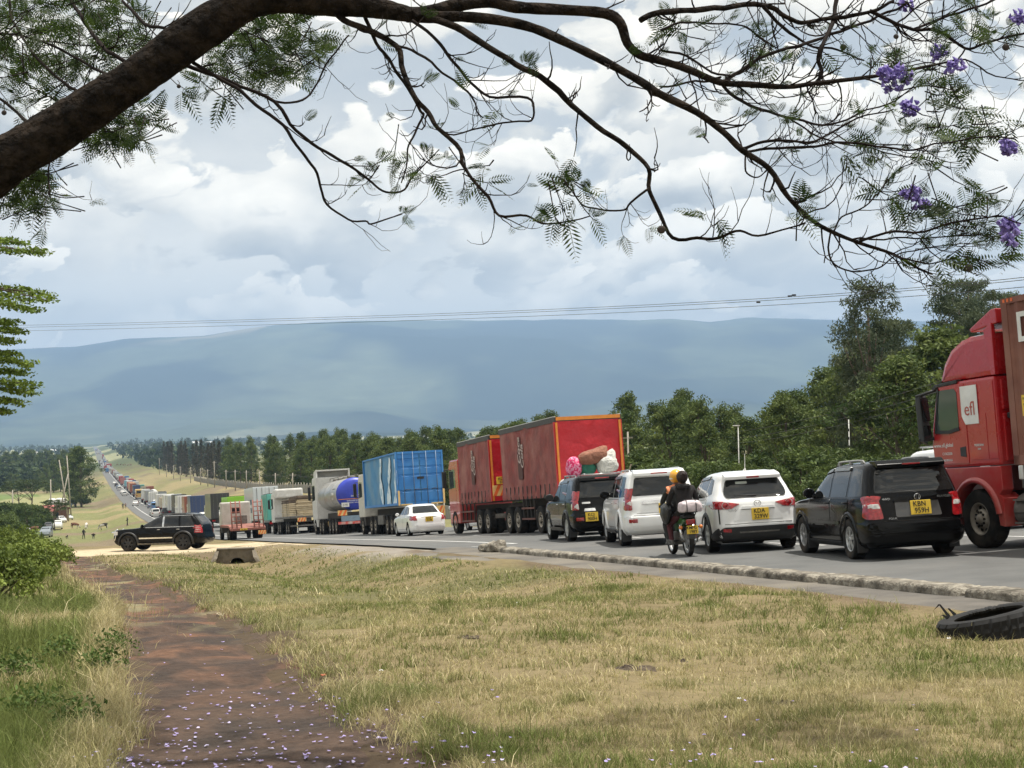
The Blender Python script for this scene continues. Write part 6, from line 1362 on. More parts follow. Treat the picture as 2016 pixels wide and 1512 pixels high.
# ---------------------------------------------------------------- lorry loaded with pale slabs
def truck_slabs():
    root = thing('flatbed_lorry', 'flatbed lorry loaded with stacked cream planks under dark bark', 'truck', roadM(113.8, 16.5))
    rails_chassis(root, 0, 12, 0.9, 1.25)
    mb = MB(); mb.box((-1.25,0,1.25),(1.25,9.6,1.42)); mb.build('deck', [steel], root)
    cream = mat('pale_sawn_timber', (0.60,0.50,0.34), (0.46,0.37,0.24), 0.85, 3, 6); bark = mat('dark_bark', (0.10,0.075,0.055), (0.16,0.12,0.09), 0.95, 3, 6)
    for k in range(9):                                   # rear faces of the stack: long planks laid across
        z = 1.45+k*0.145; j = rnd.uniform(-0.06,0.06)
        mb = MB(); mb.box((-0.62+j,0.15+rnd.uniform(0,0.12),z),(1.22+j,5.0,z+0.125),0,0.015); mb.build('plank', [cream], root)
    mb = MB(); mb.box((-0.60,0.2,2.77),(1.20,5.0,3.05),0,0.08); mb.build('bark_slabs', [bark], root)
    for k in range(5):
        y = 0.3+k*0.95
        for q in range(9):
            mb = MB(); mb.box((-1.24+rnd.uniform(0,0.04),y,1.45+q*0.15),(-0.66,y+0.85,1.57+q*0.15),0,0.015); mb.build('plank_end', [cream if q < 7 else bark], root)
    for x in (-0.66,):
        for y in (1.5, 4.0):
            mb = MB(); mb.tube([(-1.26,y,1.35),(-1.27,y,2.9),(0,y,3.12),(1.24,y,2.95)], 0.012, 5); mb.build('lashing_strap', [ink], root)
    hazard_board(root, -0.65, 0.05, -0.03, 0.98, 1.28); plate(root, ['KBX 204', 'ZD 118'], T((0.95,-0.04,0.80)), 0.5, 0.25)
    mb = MB(); mb.box((-1.22,-0.03,0.60),(1.22,0.05,0.72)); mb.build('bumper', [steel], root)
    mb = MB(); mb.box((-0.6,-0.02,0.25),(0.1,0.03,0.5),0,0.02); mb.build('number_board', [whitep], root)
    for y in (1.2,2.45,6.5,7.7): axle_wheels(root, y, 1.24)
    simple_cab(root, 10.0, 2.0, 2.46, 1.0, 2.5, whitep); axle_wheels(root, 11.1, 1.24, 0.51, 0.3, False)
    mb = MB(); mb.prism([(9.0,3.05),(10.9,3.05),(11.3,3.5),(10.9,3.85),(9.0,3.85)], -1.2, 1.2, 0, 0.15); mb.build('air_dam', [whitep], root)
truck_slabs()

# ---------------------------------------------------------------- low loader with raised red ramps on the shoulder
def truck_lowbed():
    root = thing('low_loader', 'low loader lorry with raised rusty red ramps and grey cab', 'truck', roadM(102.5, 10.75))
    rr_ = mat('rusty_red_ramp', (0.30,0.11,0.085), (0.20,0.085,0.065), 0.8, 3, 6)
    mb = MB(); mb.prism([(0,0.62),(1.2,0.85),(8.0,0.95),(8.0,1.12),(1.2,1.02),(0,0.78)], -1.25, 1.25, 0, 0.01); mb.build('bed', [rr_], root)
    for sg in (-1,1):
        for dx in (-0.32, 0.02, 0.34):
            mb = MB(); mb.tube([(sg*0.78+dx,0.05,0.75),(sg*0.78+dx*0.95,0.55,2.75)], 0.045, 6); mb.build('ramp_beam', [rr_], root)
        for k in range(6):
            t = 0.12+k*0.16; mb = MB(); mb.tube([(sg*0.78-0.33,0.05+0.5*t,0.75+2.0*t),(sg*0.78+0.34,0.05+0.5*t,0.75+2.0*t)], 0.032, 5); mb.build('ramp_rung', [rr_], root)
    hazard_board(root, 0.7, 1.25, -0.12, 0.28, 0.56); plate(root, ['KBT 389M'], T((-0.3,-0.03,0.70)), 0.5, 0.12)
    gc = mat('grey_white_cab', (0.52,0.50,0.46), (0.42,0.40,0.36), 0.6, 2, 6)
    mb = MB(); mb.prism([(8.2,1.0),(10.2,1.0),(10.2,1.8),(9.9,2.65),(9.5,2.85),(8.2,2.80)], -1.12, 1.12, 0, 0.10); mb.build('cab', [gc], root)
    mb = MB(); mb.box((-0.3,8.17,1.95),(0.3,8.21,2.35),0,0.03); mb.build('cab_rear_window', [glassm], root)
    mb = MB(); mb.prism([(8.9,1.85),(9.95,1.85),(9.75,2.5),(8.9,2.55)], -1.13, -1.11); mb.build('side_window', [glassc], root)
    mb = MB(); mb.box((-1.1,8.2,0.5),(1.1,10.1,1.02),0,0.05); mb.build('cab_base', [chass], root)
    for y in (1.9, 3.0): axle_wheels(root, y, 1.2, 0.42, 0.26)
    axle_wheels(root, 9.4, 1.15, 0.45, 0.27, False); rails_chassis(root, 1, 10, 0.6, 0.85)
    mb = MB(); mb.box((-0.35,5.0,1.12),(0.5,6.2,1.75),0,0.05); mb.build('winch', [steel], root)
truck_lowbed()
# ================================================================== trees and shrubs
CI = CM.inverted()
def proj(p):
    q = CI @ Vector(p); return (1008+q.x/-q.z*F, 756-q.y/-q.z*F, -q.z)
barkm = mat('grey_brown_bark', (0.17,0.13,0.10), (0.10,0.078,0.06), 0.95, 6, 6, bump=0.02, bscale=10)
leafm = vmat('tree_foliage', 0.7, 0.18, 0.9, 0.25, transl=0.25)
def leaf_cloud(centres, radii, per, size, cols, seed, droop=0.3, aspect=0.42, flat=0.0):
    """leaf-sized diamond faces spread through clumps; returns V, quads, colours"""
    g = np.random.default_rng(seed); C = np.repeat(np.asarray(centres), per, 0); Rr = np.repeat(np.asarray(radii), per, 0)
    n = len(C); d = g.standard_normal((n, 3)); d /= np.linalg.norm(d, axis=1)[:, None]; r = g.random(n)**0.45
    P = C + d*r[:, None]*Rr
    a = g.standard_normal((n, 3)); a[:, 2] -= droop*1.5; a[:, 2] *= (1-flat); a /= np.linalg.norm(a, axis=1)[:, None]
    b = g.standard_normal((n, 3)); b[:, 2] *= (1-flat); b -= a*(a*b).sum(1)[:, None]; b /= np.linalg.norm(b, axis=1)[:, None]
    L = size*(0.6+0.8*g.random(n))[:, None]; W = L*aspect
    V = np.stack([P-a*L*0.5, P+b*W*0.5, P+a*L*0.5, P-b*W*0.5], 1).reshape(-1, 3)
    Q = np.arange(n*4).reshape(n, 4)
    cc = np.repeat(np.asarray(cols), per, 0)*(0.72+0.56*g.random(n))[:, None]
    return V, Q, np.repeat(cc, 4, 0)
def crown_mesh(name, env, nclump, per, clump_r, leaf, c1, c2, seed, droop=0.3, aspect=0.42, flat=0.0):
    """env(t, az) -> crown radius at relative height t (0..1)"""
    g = random.Random(seed); cs = []; rs = []; cols = []
    for k in range(nclump):
        t = g.random()**0.85; az = g.uniform(0, 2*math.pi); rad = env(t, az); q = math.sqrt(g.uniform(0.08, 1.0))
        r_ = clump_r*g.uniform(0.65, 1.35)
        cs.append((math.cos(az)*rad*q, math.sin(az)*rad*q, t)); rs.append(r_); cols.append(lum(c1, c2, min(1, max(0, g.gauss(0.45, 0.28)))))
    return cs, rs, cols
_tp = {}
def tree_proto(kind, var):
    """crown and trunk meshes of a tree one unit... built at full size H metres, shared by its copies"""
    key = (kind, var)
    if key in _tp: return _tp[key]
    g = random.Random(hash_(kind)+var*31)
    if kind == 'round': H, W0, base, ncl, per, cr, leaf, c1, c2, dr, asp = 12.0, 3.3, 0.06, 165, 70, 0.82, 0.30, (0.044,0.076,0.020), (0.165,0.205,0.058), 0.4, 0.42
    elif kind == 'tall': H, W0, base, ncl, per, cr, leaf, c1, c2, dr, asp = 18.0, 3.4, 0.10, 190, 95, 0.88, 0.30, (0.040,0.060,0.032), (0.125,0.150,0.078), 1.2, 0.28
    elif kind == 'spiky': H, W0, base, ncl, per, cr, leaf, c1, c2, dr, asp = 14.0, 1.6, 0.05, 110, 45, 0.55, 0.34, (0.050,0.055,0.030), (0.115,0.105,0.060), 0.2, 0.22
    elif kind == 'umbrella': H, W0, base, ncl, per, cr, leaf, c1, c2, dr, asp = 6.0, 4.2, 0.70, 80, 70, 0.55, 0.22, (0.035,0.055,0.018), (0.085,0.11,0.035), 0.0, 0.45
    else: H, W0, base, ncl, per, cr, leaf, c1, c2, dr, asp = 3.0, 1.9, 0.02, 70, 70, 0.45, 0.20, (0.040,0.066,0.018), (0.11,0.15,0.042), 0.1, 0.35
    ph = [g.uniform(0, 6.28) for _ in range(4)]
    lob = lambda az, t: 1+0.22*math.sin(2*az+ph[0]+3*t)+0.16*math.sin(3*az+ph[1]-5*t)+0.10*math.sin(7*t*2+ph[2])
    shp = {'round': lambda t: (0.62+0.38*math.sin(math.pi*min(1, t*1.1)))*(1-max(0, t-0.62)/0.44)**0.6 if t < 1.05 else 0.1,
           'tall': lambda t: 0.28+0.72*math.sin(math.pi*(0.12+0.80*t))*(1-0.28*t), 'spiky': lambda t: 1.02-t*0.98,
           'umbrella': lambda t: 1.0-0.35*t, 'shrub': lambda t: math.sqrt(max(0.05, 1-t*t*0.9))}[kind]
    cs = []; rs = []; cols = []; limbs = []
    lean = (g.uniform(-0.5, 0.5), g.uniform(-0.5, 0.5))
    for k in range(ncl):
        t = g.random()**(0.9 if kind != 'umbrella' else 1.0); az = g.uniform(0, 6.283)
        rad = W0*shp(t)*lob(az, t); q = math.sqrt(g.uniform(0.10, 1.0)); z = H*(base+(1-base)*t)*0.97
        if kind == 'round' and g.random() < 0.08: z *= 1.03
        p = (math.cos(az)*rad*q+lean[0]*t, math.sin(az)*rad*q+lean[1]*t, max(0.35, z)); cs.append(p)
        s_ = cr*g.uniform(0.6, 1.3)*(1-0.35*t if kind in ('spiky',) else 1); rs.append((s_, s_, s_*(0.62 if kind != 'umbrella' else 0.3)))
        cols.append(lum(c1, c2, min(1, max(0, g.gauss(0.42, 0.30)))))
        if k % 9 == 0 and t > 0.2: limbs.append(p)
    V, Q, cc = leaf_cloud(cs, rs, per, leaf, cols, 100+var, dr*0.4, asp, 0.55 if kind == 'umbrella' else 0.0)
    crown = npmesh('crown', V, Q, leafm, colr=cc)
    mb = MB(); r0 = {'round':0.20,'tall':0.26,'spiky':0.16,'umbrella':0.16,'shrub':0.05}[kind]
    top = H*(0.86 if kind != 'umbrella' else 0.72)
    pts = [(lean[0]*t+0.12*math.sin(t*5+ph[3]), lean[1]*t+0.12*math.cos(t*4+ph[2]), top*t-0.3*(1-t)) for t in np.linspace(0, 1, 7)]
    mb.tube(pts, [r0*(1-0.8*t)+0.02 for t in np.linspace(0, 1, 7)], 7)
    for p in limbs:
        z0 = max(0.25*H*0.3, p[2]*(0.62 if kind != 'umbrella' else 0.55)); t = min(1, z0/top); a = Vector((lean[0]*t+0.12*math.sin(t*5+ph[3]), lean[1]*t+0.12*math.cos(t*4+ph[2]), z0)); b = Vector(p); m = (a+b)/2+Vector((0,0,-0.2 if kind != 'umbrella' else 0.1))
        mb.tube([a, m, b], [r0*0.32*(1-0.5*t)+0.015, r0*0.2+0.01, 0.015], 5)
    trunk = mb.mesh('trunk', [barkm])
    _tp[key] = (crown, trunk, H); return _tp[key]
def hash_(s): return sum(ord(c)*(i+3) for i, c in enumerate(s))
def tree(kind, var, p, H, label, cat='tree', group=None, name=None, wid=1.0, rot=None):
    cr, tk, H0 = tree_proto(kind, var); s = H/H0
    M = T(p) @ Matrix.Rotation(rot if rot is not None else rnd.uniform(0, 6.28), 4, 'Z') @ Matrix.Diagonal((s*wid, s*wid, s, 1))
    r = thing(name or {'round':'plantation_tree','tall':'eucalyptus_tree','spiky':'conifer_tree','umbrella':'umbrella_tree','shrub':'shrub'}[kind], label, cat, M, group)
    link('crown', cr, r); link('trunk', tk, r); return r
# ---- the plantation along the right side of the road
tl_px = np.array([150, 280, 420, 500, 640, 760, 880, 1000, 1040, 1090, 1130, 1200, 1235, 1330, 1360, 1450, 1540, 1570, 1660, 1690, 1705, 1770, 1790, 1830, 1880, 1960, 2100], float)
tl_y = np.array([878, 866, 862, 856, 853, 856, 846, 832, 800, 800, 835, 835, 776, 778, 790, 786, 780, 750, 740, 640, 545, 550, 640, 600, 552, 552, 560], float)
LANDM = ((300,'beside the far road'),(345,'above the far lorries'),(421,'left of the tallest far pole'),(470,'right of the tallest far pole'),(560,'behind the low loader'),(640,'behind the flatbed lorry'),(740,'behind the tanker'),(890,'behind the blue lorry'),(1090,'behind the red trailer'),(1250,'right of the trailer'),(1360,'behind the motorcycle'),(1560,'behind the white crossover'),(1700,'left of the red cab'),(3000,'behind the red cab'))
def plant(u, v, kindpick, lo=0.80, hi=1.03, row='front'):
    x, y = uv(u, v); p = on_ground(x, y); px, py, D = proj(p)
    if px > 2150 or px < 150 or D < 30: return
    zt = at(px, float(np.interp(px, tl_px, tl_y)), D).z; H = (zt-p.z)*rnd.uniform(lo, hi); H = min(30, max(5.0, H))
    k = kindpick(px); where = [w for q, w in LANDM if px < q][0]; size = 'low' if H < 9 else 'middling' if H < 13 else 'tall'
    lab0 = {'round':'dark green bushy tree in the plantation right of the road','tall':'tall open-crowned eucalyptus at the right end of the plantation','spiky':'narrow brownish conifer at the far end of the plantation'}[k]
    lab = {'round': f'{size} dark green plantation tree in the {row} row, {where}', 'tall': f'{size} open-crowned eucalyptus in the {row} row, {where}', 'spiky': f'{size} narrow brownish conifer in the {row} row, {where}'}[k]
    wid = {'round': min(1.15, max(0.75, 11/H)), 'tall': 1.0, 'spiky': 1.25}[k]
    tree(k, rnd.randrange(4), p, H, lab, 'tree', {'round':'plantation trees','tall':'eucalyptus trees by the road','spiky':'conifers beyond the plantation'}[k], wid=wid)
kp = lambda px: 'tall' if px > 1690 else ('spiky' if px < 440 else 'round')
u = 26.0
while u < 330: plant(u+rnd.uniform(-1.5,1.5), 50+rnd.uniform(-3,3), kp, 0.74, 1.02, 'front'); u += 3.9+u*0.010
u = 22.0
while u < 420: plant(u+rnd.uniform(-2,2), 60+rnd.uniform(-3.5,3.5), kp, 0.86, 1.10, 'middle'); u += 5.2+u*0.012
u = 20.0
while u < 520: plant(u+rnd.uniform(-2,2), 73+rnd.uniform(-4,4), kp, 0.80, 0.99, 'rear'); u += 8.0+u*0.012
u = 330.0
while u < 980: plant(u+rnd.uniform(-4,4), 49+rnd.uniform(-4,10), kp, 0.75, 1.0, 'far front'); u += 11.0
# two landmark eucalypts and a paler one in front of them
for px, D, yt, k, v_, lab, w_ in ((1716, 84, 540, 'tall', 1, 'tallest grey-green eucalyptus left of the red lorry', 1.02), (1915, 92, 545, 'tall', 2, 'tall eucalyptus rising behind the red lorry cab', 1.1), (1845, 76, 640, 'round', 2, 'paler green tree just left above the red lorry cab', 1.25), (1760, 70, 700, 'round', 1, 'dark spreading tree in front of the tallest eucalyptus', 1.3)):
    p = px_on_ground(px, D); tree(k, v_, p, at(px, yt, D).z-p.z, lab, 'tree', wid=w_)
# feathery thorn shrubs along the fence
for i in range(17):
    px = 1240+i*40+rnd.uniform(-22, 22); D = rnd.uniform(54, 76); p = px_on_ground(px, D)
    tree('shrub', rnd.randrange(3), p, at(px, rnd.uniform(882, 930), D).z-p.z, f'feathery thorn shrub below the plantation, {[w for q, w in LANDM if px < q][0]}', 'shrub', 'thorn shrubs along the fence', 'thorn_shrub', wid=rnd.uniform(0.9, 1.5))
# ---- trees in the valley on the left
def vtree(px, yb, yt, D, kind, var, label, cat='tree', group=None, name=None, wid=1.0):
    p = px_on_ground(px, D); p.z = min(p.z, at(px, yb, D).z+1.5); H = at(px, yt, D).z-p.z
    return tree(kind, var, p, max(1.5, H), label, cat, group, name, wid)
vtree(160, 985, 878, 470, 'round', 1, 'big dense round tree beside the road in the valley', wid=1.05)
vtree(148, 985, 893, 476, 'round', 3, 'smaller tree hugging the left of the big round tree', wid=0.9)
vtree(107, 1030, 983, 275, 'umbrella', 0, 'flat-topped acacia with bent trunk above the parked cars', wid=0.78)
vtree(58, 1000, 943, 390, 'umbrella', 1, 'wide flat-topped acacia behind the red roof', wid=0.95)
vtree(36, 1000, 946, 396, 'umbrella', 2, 'leftmost flat-topped acacia behind the red roof', wid=0.9)
for i, (px, yt, D) in enumerate(((118,897,700),(104,905,690),(130,903,705),(92,912,680),(140,884,900),(150,878,930))): vtree(px, 950, yt, D, 'round', i % 4, 'dark tree in the clump left of the big round tree', 'tree', 'clump left of the big round tree', wid=0.85)
for i in range(20):
    px = 2+i*7.2+rnd.uniform(-3,3); D = rnd.uniform(930, 1080); vtree(px, 930, rnd.uniform(884, 900), D, 'round', i % 4, f'dark tree in the belt across the left fields, {["at the left frame edge","left of the red roof","above the red roof","above the flat-topped acacia","next to the big round tree"][min(4, i//4)]}', 'tree', 'tree belt across the left fields', wid=0.95)
for i, (px, yt, D) in enumerate(((42,925,800),(66,925,790),(77,924,780),(20,931,760),(30,933,740),(10,927,820))): vtree(px, 950, yt, D, 'round', i % 4, 'rounded tree standing in the left fields', 'tree', 'trees in the left fields', wid=1.2)
for i in range(16):
    px = 2+i*5.6+rnd.uniform(-2,2); D = rnd.uniform(268, 330); vtree(px, 1020, rnd.uniform(990, 1003), D, 'shrub', i % 3, 'dark bush in the hedge below the red roof', 'shrub', 'hedge below the red roof', 'hedge_bush', wid=1.1)
for i, (px, yt, D) in enumerate(((5,1012,185),(16,1020,180),(28,1030,172),(-8,1008,190))): vtree(px, 1050, yt, D, 'shrub', i % 3, 'dark bush at the left edge behind the roadside shrubs', 'shrub', 'bushes at the left edge', 'field_bush', wid=1.2)
# ---- far woods on the valley floor: too small to count
g = np.random.default_rng(8); cs = []; rs = []; cols = []
def wood(px0, px1, d0, d1, n, h0, h1):
    for i in range(n):
        px = g.uniform(px0, px1); D = math.exp(g.uniform(math.log(d0), math.log(d1))); p = px_on_ground(px, D)
        uu, vv_ = to_uv(p.x, p.y)
        if abs(vv_-16) < 26: continue
        h = g.uniform(h0, h1)
        for q in range(3):
            cs.append((p.x+g.uniform(-h*.4,h*.4), p.y+g.uniform(-h*.3,h*.3), p.z+h*(0.25+0.28*q))); rs.append((h*0.42*(1-0.18*q), h*0.4, h*0.26)); c = g.uniform(0.6, 1.25); cols.append((0.048*c, 0.072*c, 0.026*c))
wood(-120, 175, 760, 1500, 170, 8, 14); wood(215, 440, 1000, 2200, 230, 9, 16); wood(-200, 700, 1700, 4300, 420, 10, 18); wood(600, 1700, 1500, 4300, 350, 10, 18)
V, Q, cc = leaf_cloud(cs, rs, 16, 3.6, cols, 5, 0.0, 0.7)
wd = link('far_woods', npmesh('far_woods', V, Q, leafm, colr=cc)); tag(wd, 'dark far-off woods on the floor of the valley', 'woods', kind='stuff')

# ================================================================== roadside shrubs at the left edge, close
def leafy_bush(name, label, centre, rx, ry, H, nl, leaf, c1, c2, seed, group=None):
    g = random.Random(seed); p = on_ground(*centre); r = thing(name, label, 'shrub', T(p), group); cs = []; rs = []; cols = []; mb = MB()
    for k in range(nl):
        az = g.uniform(0, 6.283); t = g.random()**0.6; q = math.sqrt(g.random()); z = H*t*(0.75+0.35*g.random()); w = math.sqrt(max(0.08, 1-(t*0.92)**2))
        c = (math.cos(az)*rx*q*w, math.sin(az)*ry*q*w, z+0.05); cs.append(c); rs.append((0.20,0.20,0.14)); cols.append(lum(c1, c2, min(1, max(0, g.gauss(0.5,0.3)))))
        if k % 6 == 0: mb.tube([(c[0]*0.25,c[1]*0.25,-0.05),(c[0]*0.6,c[1]*0.6,z*0.55),c], [0.018,0.012,0.006], 4)
    V, Q, cc = leaf_cloud(cs, rs, 46, leaf, cols, seed, 0.1, 0.5); link('crown', npmesh('crown', V, Q, leafm, colr=cc), r); mb.build('stems', [barkm], r); return r
for i, (px, D, rx, ry, H, nm) in enumerate(((12,27,0.9,1.2,0.62,'nearest'),(48,31,0.9,1.3,0.66,'middle'),(82,36,0.8,1.3,0.62,'farthest'),(-25,23,0.9,1.1,0.7,'leftmost'),(20,39,1.2,1.6,0.95,'rear'))):
    p = at(px, 1000, D); leafy_bush('roadside_shrub', f'bright green leafy roadside shrub left of the path, {nm} of the clump', (p.x, p.y), rx, ry, H, 120, 0.085, (0.075,0.11,0.02), (0.21,0.26,0.055), 40+i, 'roadside shrubs left of the path')
# low weeds in the grass
for i, (px, py) in enumerate(((120,1305),(200,1330),(60,1420),(150,1450),(225,1290),(30,1340))):
    p = ground_at(px, py); leafy_bush('weed', 'small leafy green weed growing in the grass', (p.x, p.y), 0.13, 0.13, 0.11, 10, 0.04, (0.05,0.09,0.02), (0.12,0.18,0.045), 70+i, 'weeds in the grass')
# ================================================================== skinned bodies
def skin_mesh(name, J, E, mats, zone, sub=1):
    """J: joint -> (pos, radius or (rx,ry)); E: edges; zone(center)->material slot; one continuous surface"""
    names = list(J); me = bpy.data.meshes.new(name); me.from_pydata([J[k][0] for k in names], [(names.index(a), names.index(b)) for a, b in E], [])
    o = bpy.data.objects.new(name, me); col.objects.link(o)
    o.modifiers.new('s', 'SKIN'); sm_ = o.modifiers.new('d', 'SUBSURF'); sm_.levels = sub; sm_.render_levels = sub
    for i, k in enumerate(names):
        r = J[k][1]; me.skin_vertices[0].data[i].radius = r if isinstance(r, tuple) else (r, r); me.skin_vertices[0].data[i].use_root = (i == 0)
    dg = bpy.context.evaluated_depsgraph_get(); m2 = bpy.data.meshes.new_from_object(o.evaluated_get(dg)); m2.name = name
    bpy.data.objects.remove(o); bpy.data.meshes.remove(me); m2.materials.clear()
    for q in mats: m2.materials.append(q)
    for p in m2.polygons: p.material_index = zone(p.center); p.use_smooth = True
    return m2
skin = mat('brown_skin', (0.14,0.07,0.045), (0.11,0.055,0.035), 0.6, 9)
cl_black = mat('black_hooded_top', (0.012,0.011,0.012), (0.02,0.018,0.018), 0.9, 7, bump=0.012, bscale=9)
cl_maroon = mat('maroon_trousers', (0.09,0.022,0.028), (0.06,0.016,0.02), 0.9, 7, bump=0.01, bscale=12)
cl_dark = mat('dark_jacket', (0.03,0.032,0.03), (0.02,0.02,0.02), 0.85, 6, bump=0.01, bscale=9)
shoe = mat('grey_shoe', (0.16,0.16,0.15), (0.10,0.10,0.10), 0.7, 9)
hairm = mat('dark_brown_hair', (0.028,0.015,0.012), (0.015,0.009,0.008), 0.75, 16, bump=0.02, bscale=22)
# ---------------------------------------------------------------- motorcycle with two riders
MBK = roadM(26.85, 11.68, 8)
def motorcycle():
    r = thing('motorcycle', 'small green motorcycle with yellow plate beside the white crossover', 'motorcycle', MBK)
    R0 = 0.30
    for y in (0.0, 1.24):
        mb = MB(); mb.lathe([(0.235,-0.04),(0.28,-0.05),(R0,-0.025),(R0,0.025),(0.28,0.05),(0.235,0.04)], 'X', 30, close=True); w = mb.build('wheel', [rubber], r); w.location = (0, y, R0)
        mb = MB(); mb.lathe([(0.205,-0.03),(0.238,-0.035),(0.238,0.035),(0.205,0.03)], 'X', 30, close=True); mb.lathe([(0.045,-0.06),(0.05,0),(0.045,0.06)], 'X', 12)
        for k in range(16):
            a = 6.283*k/16; mb.tube([(0.03*(-1)**k, math.cos(a)*0.04, math.sin(a)*0.04), (0, math.cos(a+0.2)*0.215, math.sin(a+0.2)*0.215)], 0.004, 4)
        mb.build('rim', [alloy], w)
        mb = MB(); pts = []; vs = []; fs = []
        for k in range(13):
            a = R(10+150*k/12); 
            for x in (-0.065, 0, 0.065): vs.append((x, y-math.cos(a)*0.345*(1 if y == 0 else -1), R0+math.sin(a)*0.345+(0.015 if x == 0 else 0)))
        for k in range(12):
            for j in range(2): fs.append((k*3+j,k*3+j+1,(k+1)*3+j+1,(k+1)*3+j))
        mb.add(vs, fs, 0, True); mb.build('mudguard', [plast], r)
    grn = mat('green_motorcycle_paint', (0.035,0.13,0.03), (0.03,0.10,0.025), 0.35, 5, coat=0.4)
    mb = MB(); mb.prism([(0.05,0.60),(0.50,0.50),(0.55,0.72),(0.10,0.80),(-0.18,0.76),(-0.20,0.70)], -0.13, 0.13, 0, 0.03); mb.build('tail_panel', [grn], r)
    mb = MB(); mb.prism([(0.55,0.70),(0.95,0.72),(1.02,0.86),(0.85,0.98),(0.62,0.95),(0.52,0.80)], -0.14, 0.14, 0, 0.05); mb.build('fuel_tank', [grn], r)
    mb = MB(); mb.prism([(-0.22,0.78),(0.62,0.76),(0.62,0.84),(0.30,0.83),(-0.20,0.86)], -0.13, 0.13, 0, 0.03); mb.build('seat', [plast], r)
    mb = MB(); mb.box((-0.13,0.42,0.26),(0.13,0.80,0.50),0,0.05); mb.lathe([(0,-0.15),(0.13,-0.15),(0.13,0.15),(0,0.15)], 'X', 16, 0, (0,0.52,0.36)); mb.build('engine', [steel], r)
    mb = MB(); mb.tube([(0,0.30,0.45),(0,0.62,0.62),(0,1.0,0.88),(0,1.04,0.95)], 0.03, 6); mb.tube([(0,0.8,0.3),(0,0.95,0.6),(0,1.02,0.85)], 0.025, 6); mb.build('frame', [chass], r)
    for sg in (-1,1):
        mb = MB(); mb.tube([(sg*0.08,1.24,R0),(sg*0.09,1.05,0.92),(sg*0.10,1.02,1.0)], 0.022, 6); mb.build('fork_leg', [alloy], r)
        mb = MB(); mb.tube([(sg*0.09,0.0,R0),(sg*0.09,0.40,0.40)], 0.022, 6); mb.build('swing_arm', [steel], r)
        mb = MB(); mb.tube([(sg*0.12,-0.02,0.33),(sg*0.14,0.06,0.66)], 0.032, 8); mb.build('shock_absorber', [chrome], r)
        mb = MB(); mb.tube([(sg*0.03,-0.24,0.60),(sg*0.20,-0.26,0.60)], 0.012, 5); bm = bmesh.new(); bmesh.ops.create_icosphere(bm, subdivisions=2, radius=0.042, matrix=T((sg*0.21,-0.27,0.60))); mb.bm(bm, 1, True); mb.build('indicator', [plast, lampamber], r)
        mb = MB(); mb.tube([(sg*0.10,0.35,0.32),(sg*0.30,0.36,0.30)], 0.018, 6); mb.build('foot_peg', [plast], r)
    mb = MB(); mb.tube([(-0.30,0.98,1.04),(-0.15,1.0,1.06),(0,1.03,1.0),(0.15,1.0,1.06),(0.30,0.98,1.04)], 0.014, 6); mb.build('handlebar', [plast], r)
    mb = MB(); mb.tube([(0.14,0.7,0.28),(0.15,0.35,0.24),(0.17,-0.28,0.36)], [0.025,0.035,0.05], 10); mb.build('exhaust', [chrome], r)
    mb = MB(); mb.box((-0.09,-0.30,0.65),(0.09,-0.22,0.76),0,0.02); mb.build('tail_lamp', [lampred], r)
    mb = MB(); mb.lathe([(0,0.12),(0.09,0.10),(0.10,0.0),(0.06,-0.08)], 'Y', 16, 0, (0,1.10,0.92)); mb.build('headlamp', [chrome], r)
    mb = MB(); mb.prism([(-0.30,0.36),(-0.22,0.60),(-0.20,0.60),(-0.26,0.36)], -0.09, 0.09); mb.build('rear_flap', [steel], r)
    mb = MB()
    for x in (-0.12,0.0,0.12): mb.tube([(x,-0.38,0.90),(x,0.02,0.88)], 0.01, 5)
    mb.tube([(-0.13,-0.38,0.90),(0.13,-0.38,0.90)], 0.01, 5); mb.tube([(-0.12,-0.30,0.90),(-0.12,-0.1,0.76)], 0.01, 5); mb.tube([(0.12,-0.30,0.90),(0.12,-0.1,0.76)], 0.01, 5); mb.build('rear_rack', [plast], r)
    plate(r, ['KMFG', '198Y'], T((0.02,-0.315,0.545)), 0.24, 0.17)
    mb = MB(); mb.box((-0.05,-0.31,0.40),(0.05,-0.295,0.44)); mb.build('reflector', [lampred], r)
motorcycle()
# parcel strapped on the rack
bm = bmesh.new(); bmesh.ops.create_icosphere(bm, subdivisions=4, radius=1)
for w in bm.verts:
    p = w.co; d = 1+0.10*mnoise.noise(p*2)+0.05*mnoise.noise(p*5); w.co = Vector((math.copysign(abs(p.x)**0.6,p.x)*0.235*d, math.copysign(abs(p.y)**0.6,p.y)*0.17*d, max(-0.10, math.copysign(abs(p.z)**0.7,p.z)*0.14*d)))
pr = thing('parcel', 'white and pink wrapped parcel strapped behind the motorcycle passenger', 'parcel', MBK @ T((0.03,-0.22,1.0)))
mb = MB(); mb.bm(bm, 0, True); mb.build('wrapping', [mat('pinkish_white_wrap', (0.66,0.58,0.60), (0.52,0.44,0.47), 0.6, 4, 5, bump=0.02, bscale=9)], pr)
for x in (-0.10, 0.09):
    mb = MB(); mb.tube([(x-0.02,-0.18,-0.10),(x-0.015,-0.185,0.05),(x,-0.08,0.15),(x,0.10,0.15),(x,0.18,0.0)], 0.009, 5); mb.build('strap', [ink], pr)
